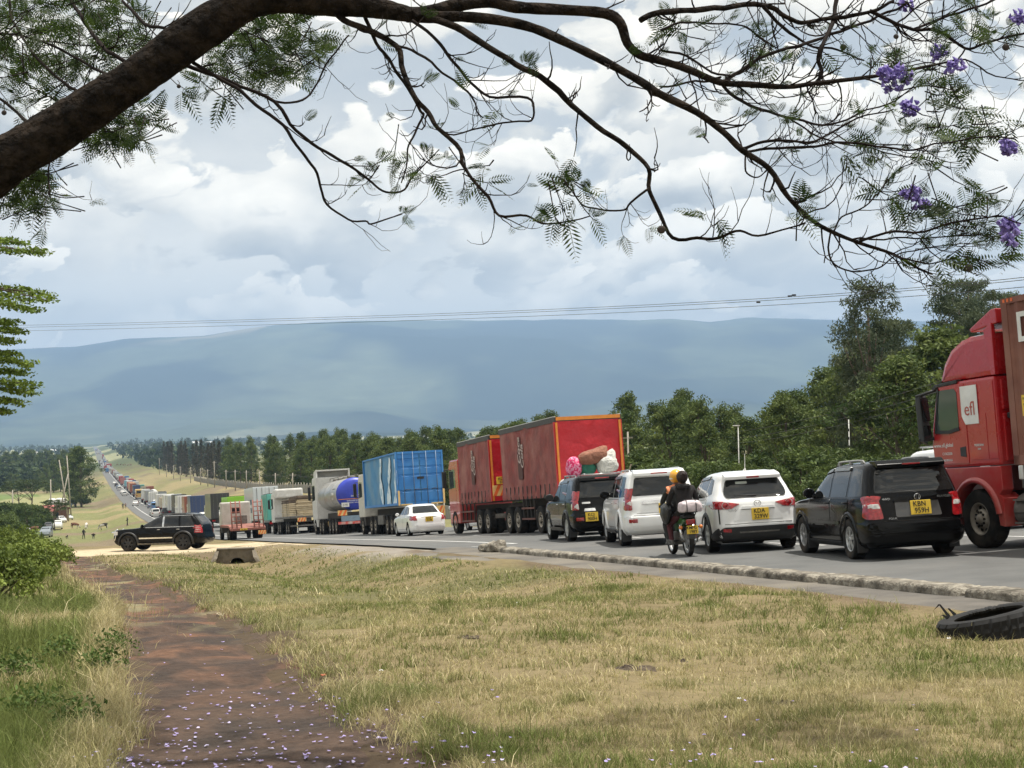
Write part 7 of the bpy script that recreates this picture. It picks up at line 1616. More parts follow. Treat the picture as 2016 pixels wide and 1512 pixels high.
def fingers(J, E, side, wrist, fwd, down):
    """palm and five fingers from a wrist joint"""
    w = Vector(J[wrist][0]); f = Vector(fwd).normalized(); d = Vector(down).normalized(); s = f.cross(d)
    J[side+'palm'] = (tuple(w+f*0.07), 0.030); E.append((wrist, side+'palm'))
    for i, (o, ln) in enumerate(((-0.03,0.06),(-0.01,0.075),(0.01,0.07),(0.03,0.055))):
        a, b = side+'f%da' % i, side+'f%db' % i; p1 = w+f*0.11+s*o+d*0.005
        J[a] = (tuple(p1), 0.011); J[b] = (tuple(p1+f*ln*0.5+d*ln*0.6), 0.009); E.append((side+'palm', a)); E.append((a, b))
    J[side+'t'] = (tuple(w+f*0.08+s*-0.05+d*0.03), 0.012); E.append((side+'palm', side+'t'))
def seated(name, label, y0, lean, mats, zone, reach, knee, foot, arms):
    J = {'pel': ((0,y0,0.87),(0.165,0.13)), 'spi': ((0,y0+lean*0.3,1.08),(0.155,0.115)), 'che': ((0,y0+lean*0.7,1.32),(0.185,0.12)), 'nek': ((0,y0+lean,1.465),0.06), 'hed': ((0,y0+lean*1.12,1.56),0.085), 'top': ((0,y0+lean*1.1,1.66),0.075)}
    E = [('pel','spi'),('spi','che'),('che','nek'),('nek','hed'),('hed','top')]
    for sg, s in ((-1,'l'),(1,'r')):
        J[s+'sh'] = ((sg*0.20,y0+lean*0.75,1.375),0.078); J[s+'el'] = ((sg*arms[0][0],y0+arms[0][1],arms[0][2]),0.058); J[s+'wr'] = ((sg*arms[1][0],y0+arms[1][1],arms[1][2]),0.036)
        J[s+'hi'] = ((sg*0.11,y0+0.04,0.86),0.105); J[s+'kn'] = ((sg*knee[0],y0+knee[1],knee[2]),0.075); J[s+'an'] = ((sg*foot[0],y0+foot[1],foot[2]),0.045); J[s+'to'] = ((sg*(foot[0]+0.02),y0+foot[1]+0.17,foot[2]-0.055),0.038); J[s+'he'] = ((sg*foot[0],y0+foot[1]-0.05,foot[2]-0.05),0.036)
        E += [('che',s+'sh'),(s+'sh',s+'el'),(s+'el',s+'wr'),('pel',s+'hi'),(s+'hi',s+'kn'),(s+'kn',s+'an'),(s+'an',s+'to'),(s+'an',s+'he')]
        fingers(J, E, s, s+'wr', (0,1,-0.1), (0,0.2,-1))
    r = thing('person', label, 'person', MBK); link('body', skin_mesh('body', J, E, mats, zone, 2), r); return r
def zonep(c):
    if c.z > 1.475: return 3
    if c.z < 0.34: return 2
    if c.z < 0.82: return 1
    if c.y > 0.12+0.38 and c.z < 1.05 and abs(c.x) < 0.3: return 3
    return 0
ps = seated('passenger', 'motorcycle passenger in black top and maroon trousers with tied dark hair', 0.10, 0.05, [cl_black, cl_maroon, shoe, skin], zonep, 0, (0.25,0.36,0.66), (0.24,0.27,0.30), ((0.31,0.12,1.10),(0.17,0.34,1.02)))
bm = bmesh.new(); bmesh.ops.create_icosphere(bm, subdivisions=4, radius=1)
for w in bm.verts:
    p = w.co; d = 1+0.07*mnoise.noise(p*3)+0.04*mnoise.noise(p*8); w.co = Vector((p.x*0.112*d, p.y*0.125*d-0.012, p.z*0.135*d)) + Vector((0,0.145,1.615)) + (Vector((0.02,-0.06,0.02))*max(0,-p.y-0.2))
mb = MB(); mb.bm(bm, 0, True); mb.build('hair', [hairm], ps)
bm = bmesh.new(); bmesh.ops.create_icosphere(bm, subdivisions=3, radius=0.06)
for w in bm.verts: w.co = w.co*(1+0.25*mnoise.noise(w.co*30)) + Vector((0.02,0.0,1.66))
mb = MB(); mb.bm(bm, 0, True); mb.build('hair_bun', [hairm], ps)
mb = MB(); mb.tube([(-0.12,0.06,1.40),(-0.08,0.0,1.43),(0,-0.02,1.43),(0.08,0.0,1.43),(0.12,0.06,1.40)], [0.035,0.045,0.05,0.045,0.035], 8); mb.build('hood', [cl_black], ps)
def zoned(c):
    if c.z > 1.475: return 3
    if c.z < 0.34: return 2
    if c.z < 0.82: return 1
    if c.z > 1.28 and abs(c.x) > 0.07 and abs(c.x) < 0.24: return 4
    return 0
dr = seated('driver', 'motorcycle rider in yellow helmet and orange-shouldered vest', 0.50, 0.10, [cl_dark, cl_dark, shoe, skin, mat('orange_reflective_vest', (0.80,0.28,0.12), (0.7,0.22,0.1), 0.6, 6)], zoned, 0, (0.24,0.34,0.66), (0.22,0.16,0.30), ((0.29,0.24,1.12),(0.25,0.46,1.05)))
bm = bmesh.new(); bmesh.ops.create_icosphere(bm, subdivisions=4, radius=1)
for w in bm.verts: p = w.co; w.co = Vector((p.x*0.135, p.y*0.16, max(-0.125, p.z*0.155))) + Vector((0,0.615,1.635))
mb = MB(); mb.bm(bm, 0, True); mb.lathe([(0.139,-0.02),(0.142,0.0),(0.139,0.012)], 'Z', 24, 1, (0,0.615,1.60)); h_ = mb.build('helmet', [mat('yellow_helmet_shell', (0.85,0.42,0.03), (0.75,0.36,0.03), 0.3, 4, coat=0.5), mat('white_helmet_band', (0.7,0.68,0.6), (0.6,0.58,0.5), 0.5)], dr)
mb = MB(); mb.box((-0.10,0.745,1.56),(0.10,0.77,1.66),0,0.02); mb.build('visor', [glassm], h_)
# black bag hanging at the passenger's left
bm = bmesh.new(); bmesh.ops.create_icosphere(bm, subdivisions=4, radius=1)
for w in bm.verts: p = w.co; d = 1+0.12*mnoise.noise(p*2.2)+0.06*mnoise.noise(p*6); w.co = Vector((p.x*0.11*d, p.y*0.22*d, (p.z*0.22-0.05*p.z*p.z)*d))
mb = MB(); mb.bm(bm, 0, True); bg_ = mb.build('bag', [mat('black_shiny_bag', (0.015,0.016,0.016), (0.03,0.03,0.03), 0.4, 8, bump=0.015, bscale=10)]); bg_.matrix_world = MBK @ T((-0.33,0.36,0.92)); tag(bg_, 'black shiny bag hanging at the motorcycle passenger’s left side', 'bag')

# ---------------------------------------------------------------- distant people
def standing(arm=0.0, stride=0.12, crouch=False):
    z = 0.55 if crouch else 1.0
    J = {'pel': ((0,0,0.93*z),(0.16,0.11)), 'spi': ((0,0.02,1.12*z),(0.14,0.10)), 'che': ((0,0.03,1.34*z),(0.17,0.11)), 'nek': ((0,0.04,1.48*z),0.055), 'hed': ((0,0.05,1.58*z),0.09), 'top': ((0,0.05,1.67*z),0.08)}
    E = [('pel','spi'),('spi','che'),('che','nek'),('nek','hed'),('hed','top')]
    for sg, s in ((-1,'l'),(1,'r')):
        J[s+'sh'] = ((sg*0.19,0.03,1.39*z),0.07); J[s+'el'] = ((sg*(0.25+arm*0.1),0.02-arm*0.1,1.12*z),0.05); J[s+'wr'] = ((sg*(0.24-arm*0.1),0.10+arm*0.2,0.88*z+arm*0.2),0.035); J[s+'pa'] = ((sg*(0.24-arm*0.12),0.14+arm*0.22,0.80*z+arm*0.22),0.035)
        J[s+'hi'] = ((sg*0.10,0,0.90*z),0.095); J[s+'kn'] = ((sg*0.11,sg*stride*0.6+0.03+(0.3 if crouch else 0),0.50),0.07); J[s+'an'] = ((sg*0.11,sg*stride,0.09),0.045); J[s+'to'] = ((sg*0.12,sg*stride+0.15,0.035),0.035)
        E += [('che',s+'sh'),(s+'sh',s+'el'),(s+'el',s+'wr'),(s+'wr',s+'pa'),('pel',s+'hi'),(s+'hi',s+'kn'),(s+'kn',s+'an'),(s+'an',s+'to')]
    return J, E
def far_person(label, p, rot, top, leg, H=1.72, crouch=False, stride=0.12):
    J, E = standing(0.6, stride, crouch); zc = 0.55 if crouch else 1.0
    m = skin_mesh('body', J, E, [mat('cloth_'+'_'.join('%d' % int(c*100) for c in top), top), mat('cloth_'+'_'.join('%d' % int(c*100) for c in leg), leg), skin], lambda c: 2 if c.z > 1.5*zc else (1 if c.z < 0.9*zc else 0), 1)
    r = thing('person', label, 'person', T(p) @ RZ(rot) @ Matrix.Scale(H/1.76, 4)); link('body', m, r); return r
far_person('person in dark clothes standing among the grazing cattle', ground_at(165, 1062), 160, (0.02,0.02,0.022), (0.02,0.022,0.03))
far_person('person in black standing just in front of the black SUV', ground_at(251, 1036), 90, (0.018,0.018,0.02), (0.02,0.02,0.02))
far_person('person in dark clothes walking beside the far road, left one of the pair', ground_at(242, 1003), 0, (0.03,0.03,0.035), (0.03,0.025,0.025), stride=0.25)
far_person('person in pale brown walking beside the far road, right one of the pair', ground_at(247, 1002), 10, (0.25,0.17,0.13), (0.08,0.06,0.05), stride=0.22)
far_person('person in light blue on the dark track left of the grass strip', ground_at(141, 1000), 40, (0.12,0.2,0.28), (0.05,0.06,0.08))
far_person('person in dark blue on the dark track, next to the light blue one', ground_at(146, 999), -30, (0.04,0.06,0.09), (0.03,0.03,0.03))
far_person('person crouching in dark clothes on the grass right of the standing one', ground_at(184, 1061), 200, (0.02,0.015,0.015), (0.02,0.02,0.02), 1.7, True)
far_person('person sitting low on the grass near the parked grey car', ground_at(133, 1061), 120, (0.03,0.012,0.012), (0.02,0.02,0.02), 1.3, True)

# ---------------------------------------------------------------- cattle
def cow_mesh(graze):
    hz_ = 0.45 if graze else 1.35
    J = {'che': ((0,0.45,0.98),(0.24,0.34)), 'mid': ((0,0.0,0.96),(0.27,0.36)), 'rum': ((0,-0.48,1.02),(0.25,0.30)), 'tai': ((0,-0.72,1.10),0.07), 'tl2': ((0,-0.82,0.75),0.025), 'tl3': ((0,-0.82,0.45),0.03), 'nek': ((0,0.78,1.05 if not graze else 0.85),(0.12,0.17)), 'hed': ((0,1.02,hz_-0.05),0.11), 'muz': ((0,1.25 if not graze else 1.12,hz_-0.22 if not graze else hz_-0.30),0.075)}
    E = [('mid','che'),('mid','rum'),('rum','tai'),('tai','tl2'),('tl2','tl3'),('che','nek'),('nek','hed'),('hed','muz')]
    for sg, s in ((-1,'l'),(1,'r')):
        J[s+'er'] = ((sg*0.19,0.98,hz_+0.05),0.035); J[s+'hn'] = ((sg*0.13,1.0,hz_+0.16),0.02); E += [('hed',s+'er'),('hed',s+'hn')]
        for q, y, b in (('f',0.48,0.03),('h',-0.52,-0.06)):
            st = 0.10*sg*(1 if q == 'f' else -1)
            J[s+q+'1'] = ((sg*0.16,y,0.72),0.12 if q == 'f' else 0.15); J[s+q+'2'] = ((sg*0.16,y+st*0.5+b+ (0.05 if q == 'f' else -0.02),0.40),0.06); J[s+q+'3'] = ((sg*0.16,y+st,0.08),0.045); J[s+q+'4'] = ((sg*0.16,y+st+0.05,0.02),0.05)
            E += [('che' if q == 'f' else 'rum',s+q+'1'),(s+q+'1',s+q+'2'),(s+q+'2',s+q+'3'),(s+q+'3',s+q+'4')]
    return J, E
def hide(name, a, b, cut): return mat(name, a, b, 0.85, 1.1, 2, contrast=(cut-0.01, cut+0.01))
hides = {'bw': hide('black_white_hide', (0.55,0.52,0.48), (0.02,0.018,0.016), 0.5), 'br': hide('brown_white_hide', (0.5,0.46,0.4), (0.13,0.055,0.03), 0.58), 'wh': hide('white_hide', (0.62,0.58,0.52), (0.45,0.42,0.38), 0.4), 'rd': hide('red_brown_hide', (0.17,0.07,0.035), (0.12,0.05,0.03), 0.5), 'dk': hide('dark_brown_hide', (0.03,0.02,0.016), (0.05,0.03,0.02), 0.5)}
for px, py, hd, gz, h, lab in ((147,1042,95,True,'br','brown and white cow grazing left of the standing person'), (170,1041,170,True,'wh','white cow facing away behind the standing person'), (205,1043,-95,True,'bw','black and white cow grazing nearest the black SUV'), (59,1043,150,False,'bw','black and white cow left of the parked cars'), (76,1047,-100,True,'rd','red-brown cow beside the parked cars'), (84,1033,-80,False,'dk','dark brown cow behind the red-brown one'), (68,1049,-95,True,'br','brown patched cow leftmost at the parked cars')):
    p = ground_at(px, py); J, E = cow_mesh(gz); o = thing('cow', lab, 'cow', groundM(p.x, p.y, hd), 'cattle grazing in the valley'); link('body', skin_mesh('body', J, E, [hides[h]], lambda c: 0, 1), o)
for i, (px, py) in enumerate(((231,916),(238,916),(243,917),(247,916),(253,917),(258,917))):
    p = ground_at(px, py); J, E = cow_mesh(i % 2 == 0); o = thing('cow', 'tiny tan cow in the herd on the far right-hand verge', 'cow', groundM(p.x, p.y, 60+i*40), 'far herd on the right-hand verge'); link('body', skin_mesh('body', J, E, [hides['rd']], lambda c: 0, 0), o)
# ================================================================== the jacaranda overhead
jbark = mat('dark_furrowed_bark', (0.034,0.025,0.019), (0.010,0.008,0.007), 0.95, 9, 8, bump=0.09, bscale=16, contrast=(0.40,0.62), spec=0.1)
jtwig = mat('dark_twig_bark', (0.022,0.017,0.015), (0.014,0.011,0.010), 0.9, 20, 4, spec=0.1)
jleaf = vmat('jacaranda_leaf', 0.6, 0.15, 6, 0.2, transl=0.4)
jflow = vmat('jacaranda_flower', 0.6, 0.1, 20, 0.2, transl=0.35)
jac = thing('jacaranda_tree', 'jacaranda tree arching over the top with bare branches and purple blossom', 'tree')
jr = random.Random(12)
RIGHT = Vector((CM[0][0], CM[1][0], CM[2][0])); UPV = Vector((CM[0][1], CM[1][1], CM[2][1])); FWD = RIGHT.cross(UPV)*-1
def cr_path(pts, D0, D1, wob=0.12, sub=4, seed=0):
    """smooth 3-D branch through photo points (x, y, width in px); depth eases from D0 to D1"""
    n = len(pts); out = []; rad = []
    L = [0]
    for a, b in zip(pts[:-1], pts[1:]): L.append(L[-1]+math.hypot(b[0]-a[0], b[1]-a[1]))
    for i in range(n-1):
        p0, p1, p2, p3 = pts[max(0, i-1)], pts[i], pts[i+1], pts[min(n-1, i+2)]
        for k in range(sub if i < n-2 else sub+1):
            t = k/sub
            q = [0.5*((2*p1[j])+(-p0[j]+p2[j])*t+(2*p0[j]-5*p1[j]+4*p2[j]-p3[j])*t*t+(-p0[j]+3*p1[j]-3*p2[j]+p3[j])*t**3) for j in range(2)]
            w = p1[2]+(p2[2]-p1[2])*t; s = (L[i]+(L[i+1]-L[i])*t)/L[-1]
            D = D0+(D1-D0)*s + wob*math.sin(s*7+seed)*(0.3+s)
            out.append(at(q[0], q[1], D)); rad.append(max(0.0028, w*0.5/F*D))
    return out, rad
paths = []
def branch(pts, D0, D1, w0=None, w1=None, name='branch', seed=0, seg=7, wob=0.12):
    if len(pts[0]) == 2: n = len(pts); pts = [(x, y, w0+(w1-w0)*i/(n-1)) for i, (x, y) in enumerate(pts)]
    P_, r_ = cr_path(pts, D0, D1, wob, 4, seed); mb = MB()
    rr_ = [r*(1+0.16*mnoise.noise(p*9)) for p, r in zip(P_, r_)]
    if r_[0] < 0.03: P_ = [p+(RIGHT*mnoise.noise(p*7)+UPV*mnoise.noise(p*7+Vector((5,0,0))))*0.016 for p in P_]
    mb.tube(P_, rr_, seg); mb.build(name, [jbark if r_[0] > 0.02 else jtwig], jac); paths.append((P_, r_)); return P_, r_
# trunk and main limb (thick, lumpy)
P_, r_ = cr_path([(-560,1400,197),(-520,1050,172),(-430,760,151),(-260,530,134),(-90,390,115),(0,325,102),(90,268,90),(173,216,84),(250,165,82),(325,110,82),(425,42,77),(520,-6,68),(660,2,60),(756,18,40),(812,30,26)], 9.2, 9.0, 0.0, 14)
mb = MB(); seg = 44; vs = []; fs = []; up = None
for i, p in enumerate(P_):
    d = (P_[min(i+1, len(P_)-1)]-P_[max(0, i-1)]).normalized()
    if up is None: up = d.orthogonal().normalized()
    up = (up-d*up.dot(d)).normalized(); b = d.cross(up)
    for k in range(seg):
        a = 6.283*k/seg; q = p+(up*math.cos(a)+b*math.sin(a))*r_[i]; n_ = 1+0.10*mnoise.noise(q*2.3)+0.06*mnoise.noise(q*7)+0.05*mnoise.noise(Vector((q.x*22, q.y*22, q.z*22)))+0.03*mnoise.noise(q*40)
        vs.append(tuple(p+(up*math.cos(a)+b*math.sin(a))*r_[i]*n_))
for i in range(len(P_)-1):
    for k in range(seg): fs.append((i*seg+k,i*seg+(k+1)%seg,(i+1)*seg+(k+1)%seg,(i+1)*seg+k))
mb.add(vs, fs, 0, True); mb.build('trunk', [jbark], jac)
BR = [
 ([(770,24),(830,28),(899,10),(965,3),(1017,14),(1103,19),(1190,26),(1221,45),(1235,85),(1260,108),(1300,119),(1354,136),(1418,162),(1478,166),(1550,171),(1604,164),(1693,154),(1764,143),(1853,125)], 9.0, 9.6, 30, 5),
 ([(800,32),(860,34),(909,33),(982,40),(1051,56),(1121,87),(1190,121),(1260,160),(1300,186),(1371,221),(1425,261),(1461,296),(1514,332),(1550,386),(1596,432),(1639,457),(1693,479),(1757,500),(1807,528),(1836,540)], 9.0, 8.4, 24, 4),
 ([(840,36),(895,52),(965,94),(1034,135),(1086,170),(1138,219),(1190,257),(1242,299),(1274,330),(1277,375),(1300,418),(1325,466),(1371,468),(1414,470),(1457,454),(1496,461),(1550,450),(1586,439)], 9.0, 8.5, 15, 3),
 ([(1276,372),(1242,399),(1228,413),(1190,417),(1149,406),(1135,389),(1124,361)], 8.75, 8.6, 5, 2.5),
 ([(660,20),(680,40),(722,59),(781,90),(794,139),(815,188),(843,222),(864,250),(906,295),(912,323),(937,361),(961,392),(982,424),(1038,425),(1069,437),(1121,437),(1162,424)], 9.0, 8.3, 14, 2.5),
 ([(781,90),(826,108),(871,142),(912,174),(933,205),(937,222),(951,233)], 8.9, 8.8, 6, 2.5),
 ([(700,-10),(711,8),(725,49),(749,94),(781,142),(808,184),(826,219),(833,229),(815,264),(801,295),(800,330),(791,361)], 9.1, 9.4, 9, 2.5),
 ([(812,40),(850,69),(878,101),(902,135),(930,167),(965,188),(1038,193),(1051,215),(1048,240),(1010,240),(965,247),(895,267),(864,247)], 9.0, 8.6, 7, 3),
 ([(330,105),(361,127),(451,160),(542,201),(583,260),(642,299),(687,326),(732,361),(760,378),(798,375),(815,347),(843,316)], 9.1, 9.9, 9, 2.5),
 ([(380,125),(462,174),(503,205),(556,247),(590,299),(622,333),(635,372),(646,403),(684,432),(722,432),(732,439),(767,430),(791,420)], 9.1, 9.6, 8, 2.5),
 ([(542,200),(587,201),(618,174),(649,115),(687,69)], 9.4, 9.8, 5, 3),
 ([(139,-6),(167,45),(194,80),(222,108),(257,128)], 10.2, 9.2, 7, 9), ([(17,-5),(24,42),(66,104),(104,146),(139,170),(180,190)], 10.4, 9.2, 5, 6), ([(-40,170),(0,194),(35,222),(70,255)], 10.0, 9.2, 5, 7),
 ([(104,290),(97,347),(97,389)], 9.0, 8.9, 4, 2.5), ([(240,0),(285,45),(330,60),(360,70)], 9.6, 9.1, 6, 8), ([(-30,60),(60,75),(140,110),(215,150)], 10.4, 9.3, 4, 6),
 ([(1260,40),(1300,25),(1354,21),(1425,14),(1500,7),(1550,32),(1579,46),(1621,39),(1675,32),(1714,21),(1760,2)], 9.2, 10.0, 13, 6),
 ([(1500,8),(1532,43),(1561,71),(1600,92),(1650,98),(1700,120)], 9.6, 10.1, 8, 3), ([(1650,-10),(1643,21),(1643,43),(1621,82),(1611,118),(1618,143),(1606,163)], 10.0, 9.5, 9, 8),
 ([(1430,162),(1443,150),(1514,107),(1586,86),(1657,61),(1729,32),(1790,4)], 9.4, 10.1, 8, 5), ([(1711,21),(1764,46),(1800,59),(1854,64),(1900,96),(1943,86),(1996,71),(2060,60)], 10.0, 10.4, 8, 4),
 ([(1800,58),(1854,36),(1925,14),(1980,-10)], 10.1, 10.4, 6, 4), ([(1425,168),(1450,193),(1514,221),(1557,232),(1604,243),(1639,246),(1693,221),(1746,204),(1800,171)], 9.4, 9.0, 7, 2.5),
 ([(1461,292),(1500,279),(1550,277),(1604,277),(1657,250),(1711,225),(1760,215)], 8.8, 8.6, 7, 2.5), ([(1470,297),(1510,294),(1604,286),(1660,282),(1729,289),(1800,296),(1854,282),(1943,271),(2000,276)], 8.8, 8.3, 6, 2.5),
 ([(1557,234),(1586,254),(1639,279),(1700,288),(1764,307),(1818,311),(1871,332)], 9.2, 9.0, 4, 2), ([(1643,456),(1657,429),(1700,407),(1729,379),(1761,343),(1800,321)], 8.5, 8.9, 4, 2),
 ([(1690,478),(1746,457),(1818,454),(1889,436),(1961,425),(2010,440)], 8.45, 8.2, 6, 2.5), ([(1675,472),(1764,468),(1836,468),(1925,461),(1980,470)], 8.45, 8.7, 4, 2),
 ([(1637,458),(1636,514),(1675,532),(1729,529),(1764,507),(1818,489),(1907,479)], 8.5, 8.8, 4, 2), ([(1757,500),(1830,520),(1890,505),(1950,520)], 8.4, 8.3, 3.5, 2),
 ([(1300,60),(1340,45),(1400,45),(1460,52),(1500,75),(1530,95)], 9.3, 9.7, 5, 2.5), ([(1300,98),(1350,110),(1400,140),(1440,150)], 9.4, 9.4, 5, 4), ([(1300,170),(1370,162),(1420,154)], 9.2, 9.3, 4, 5),
 ([(1853,125),(1900,118),(1960,150),(2020,160)], 9.6, 9.8, 4, 2), ([(1700,155),(1760,175),(1830,170),(1890,180)], 9.5, 9.2, 4, 2), ([(1764,46),(1800,20),(1850,-10)], 10.0, 10.2, 4, 3),
 ([(1468,300),(1466,335),(1485,350),(1510,335),(1545,300)], 8.8, 8.7, 4, 2), ([(1900,96),(1870,130),(1830,125),(1780,132)], 10.2, 10.2, 3.5, 2)]
for i, (pts, D0, D1, w0, w1) in enumerate(BR): branch(pts, D0, D1, w0, w1, seed=i*1.7)
# fine twigs, curling up at their tips, and the feathery leaves they carry
tw = MB(); fr = []          # fronds: (position, direction)
def twig(p, d, L, r, depth):
    n = 5; pts = [p]; q = p.copy(); dd = d.copy()
    for k in range(n):
        dd = (dd + RIGHT*jr.uniform(-0.35,0.35) + UPV*(jr.uniform(-0.30,0.34)+0.10*k) + FWD*jr.uniform(-0.3,0.3)).normalized(); q = q+dd*(L/n); pts.append(q.copy())
        if depth > 0 and jr.random() < 0.42: twig(q.copy(), (dd+RIGHT*jr.uniform(-1,1)+UPV*jr.uniform(-0.7,0.9)).normalized(), L*jr.uniform(0.35,0.65), r*0.65, depth-1)
    tw.tube(pts, [r*(1-0.6*i/n) for i in range(n+1)], 4)
    return pts[-1], dd
def dens(px, py):
    if px > 1500: return 2.3
    if px > 1240 and py < 260: return 1.9
    if px < 420: return 0.9
    return 0.75
for (P_, r_) in paths:
    for i in range(3, len(P_)-1):
        px, py, D = proj(P_[i]); 
        if jr.random() < 0.30*dens(px, py) and r_[i] < 0.05 and -80 < px < 2100 and py > -60:
            t = (P_[i+1]-P_[i]).normalized(); d = (t*0.7+RIGHT*jr.uniform(-0.7,0.8)+UPV*jr.uniform(-0.9,0.7)+FWD*jr.uniform(-0.6,0.6)).normalized()
            e, dd = twig(P_[i].copy(), d, jr.uniform(0.12, 0.42), max(0.0034, min(0.0075, r_[i]*0.5)), 1)
            if jr.random() < (0.42 if px < 1500 else 0.28): fr.append((e, dd, jr.uniform(0.08, 0.16), 2 if jr.random() < 0.5 else 3))
    e = P_[-1]; px, py, D = proj(e)
    if py > 20: fr.append((e, (P_[-1]-P_[-2]).normalized(), jr.uniform(0.11, 0.17), 3))
for cx, cy, rx, ry, n, d0, d1 in ((120,60,190,85,640,9.6,12.5),(520,90,125,75,430,9.6,11.5),(225,245,75,55,170,9.3,10.2),(55,365,70,50,150,9.3,10.5),(390,165,70,35,26,9.5,10.5),(40,170,70,60,60,9.5,11),
        (1845,170,55,45,26,9.2,9.8),(1850,235,90,45,34,8.8,9.4),(1920,245,70,45,34,8.4,8.9),(1930,40,110,45,60,9.8,10.8),(1870,395,90,45,36,8.4,8.9),(1740,385,40,25,12,8.6,8.9),(1930,440,80,35,30,8.2,8.7),(1700,300,70,25,20,8.7,9.1),(1780,105,50,35,20,9.8,10.3),(1560,100,60,40,14,9.6,10),(1480,60,60,30,10,9.5,9.9),(1330,70,40,30,10,9.3,9.6),(800,345,60,35,12,9.3,9.6),(740,345,60,25,10,9.7,9.9),(1130,385,25,45,9,8.5,8.7),(1110,430,60,15,9,8.3,8.6),(945,330,22,45,9,8.4,8.7),(1900,520,70,30,16,8.2,8.6),(1420,430,40,15,5,8.5,8.7),(1580,415,35,20,7,8.4,8.6)):
    k = 0
    while k < n:
        a = jr.uniform(0, 6.283); q = math.sqrt(jr.random()); px, py = cx+rx*q*math.cos(a), cy+ry*q*math.sin(a); D = jr.uniform(d0, d1); p = at(px, py, D)
        d = (RIGHT*jr.uniform(-1,1)+UPV*jr.uniform(-0.9,0.5)+FWD*jr.uniform(-0.7,0.7)).normalized(); m = jr.randint(2, 4); fr.append((p, d, jr.uniform(0.13, 0.24), m)); k += m
        if jr.random() < 0.55: tw.tube([p-d*jr.uniform(0.1,0.3)+UPV*0.03, p-d*0.05, p+d*0.03], [0.005,0.004,0.003], 4)
FV = []; FQ = []; FC = []; off = 0
for (p, d, L, m) in fr:
    for j in range(m):
        dd = (d+RIGHT*jr.uniform(-0.8,0.8)+UPV*jr.uniform(-0.55,0.6)+FWD*jr.uniform(-0.6,0.6)).normalized(); nrm = (UPV*0.7+FWD*jr.uniform(-0.9,0.9)+RIGHT*jr.uniform(-0.5,0.5)); nrm = (nrm-dd*nrm.dot(dd)).normalized(); s = dd.cross(nrm); base = lum((0.016,0.032,0.008), (0.060,0.095,0.020), jr.random()**1.4); ln = L*jr.uniform(0.75, 1.15)
        n = 10
        for k in range(n):
            t = 0.14+0.86*k/(n-1); c = p+dd*ln*t-UPV*(0.22*ln*t*t); wl_ = ln*0.30*math.sin(math.pi*(0.18+0.75*t))
            for sg in (-1, 1):
                e = c+(s*sg*0.92+dd*0.42).normalized()*wl_-UPV*wl_*0.18; mid = (c+e)/2; w = (dd*0.62+nrm*jr.uniform(-0.25,0.25))*wl_*0.185
                FV += [c, mid+w, e, mid-w]; FQ.append((off, off+1, off+2, off+3)); off += 4; FC += [base]*4
        w = s*0.0022; FV += [p-w, p+dd*ln*0.5-UPV*(0.055*ln)-w, p+dd*ln-UPV*0.22*ln, p+dd*ln*0.5-UPV*(0.055*ln)+w]; FQ.append((off, off+1, off+2, off+3)); off += 4; FC += [base]*4
o = link('foliage', npmesh('foliage', np.array([tuple(v) for v in FV]), np.array(FQ), jleaf, colr=np.array(FC)), jac, 'stuff')
tw.build('twigs', [jtwig], jac, 'stuff')
# blossom: drooping clusters of bells
for (cx, cy, r_, n, D) in ((1764,150,42,50,9.3),(1790,205,26,34,9.1),(1745,140,24,22,9.3),(1845,98,24,22,9.8),(1878,125,22,22,9.6),(1795,375,24,26,8.6),(1815,395,18,16,8.6),(1985,285,24,30,8.3),(1985,440,26,34,8.2),(2003,30,24,30,10.2),(1783,4,20,20,10.2),(1990,465,16,14,8.3)):
    V = []; Q = []; Cc = []; off = 0; c0 = at(cx, cy, D); s0 = 0.72*r_/F*D
    for k in range(n):
        a = jr.uniform(0, 6.283); q = math.sqrt(jr.random()); p = c0+RIGHT*math.cos(a)*q*s0+UPV*math.sin(a)*q*s0*0.85+FWD*jr.uniform(-0.6,0.6)*s0
        d = (UPV*-0.8+RIGHT*jr.uniform(-0.8,0.8)+FWD*jr.uniform(-0.8,0.8)).normalized(); o1 = d.orthogonal().normalized(); o2 = d.cross(o1); ln = jr.uniform(0.030,0.045); cc = lum((0.20,0.15,0.46), (0.36,0.30,0.64), jr.random())
        ring = []
        for (h, rr_) in ((0, 0.003), (0.5, 0.008), (1.0, 0.014)):
            for m in range(5): b_ = 6.283*m/5; V.append(p+d*ln*h+(o1*math.cos(b_)+o2*math.sin(b_))*rr_*(1+0.3*jr.random()))
        for h in range(2):
            for m in range(5): Q.append((off+h*5+m, off+h*5+(m+1)%5, off+(h+1)*5+(m+1)%5, off+(h+1)*5+m))
        off += 15; Cc += [cc]*15
    link('flower_cluster', npmesh('flower_cluster', np.array([tuple(v) for v in V]), np.array(Q), jflow, colr=np.array(Cc)), jac, 'stuff')
for (cx, cy, r_, D) in ((1907,528,8,8.3),(1980,93,7,10),(1660,93,6,9.9),(1302,452,8,8.6),(1764,72,5,10),(8,222,5,9.5),(352,170,4,9.6)):
    bm = bmesh.new(); bmesh.ops.create_icosphere(bm, subdivisions=3, radius=r_/F*D)
    for w in bm.verts: w.co = Vector((w.co.x*1.05, w.co.y*0.4, w.co.z*(1+0.05*math.sin(w.co.x*60))))
    mb = MB(); mb.M = T(at(cx, cy, D)); mb.bm(bm, 0, True); mb.tube([(0,0,r_/F*D*0.9),(0.005,0,r_/F*D*1.8),(-0.01,0.01,r_/F*D*3.2)], 0.0025, 4); mb.build('seed_pod', [mat('dark_seed_pod', (0.04,0.028,0.022), (0.025,0.018,0.015), 0.8, 20)], jac)

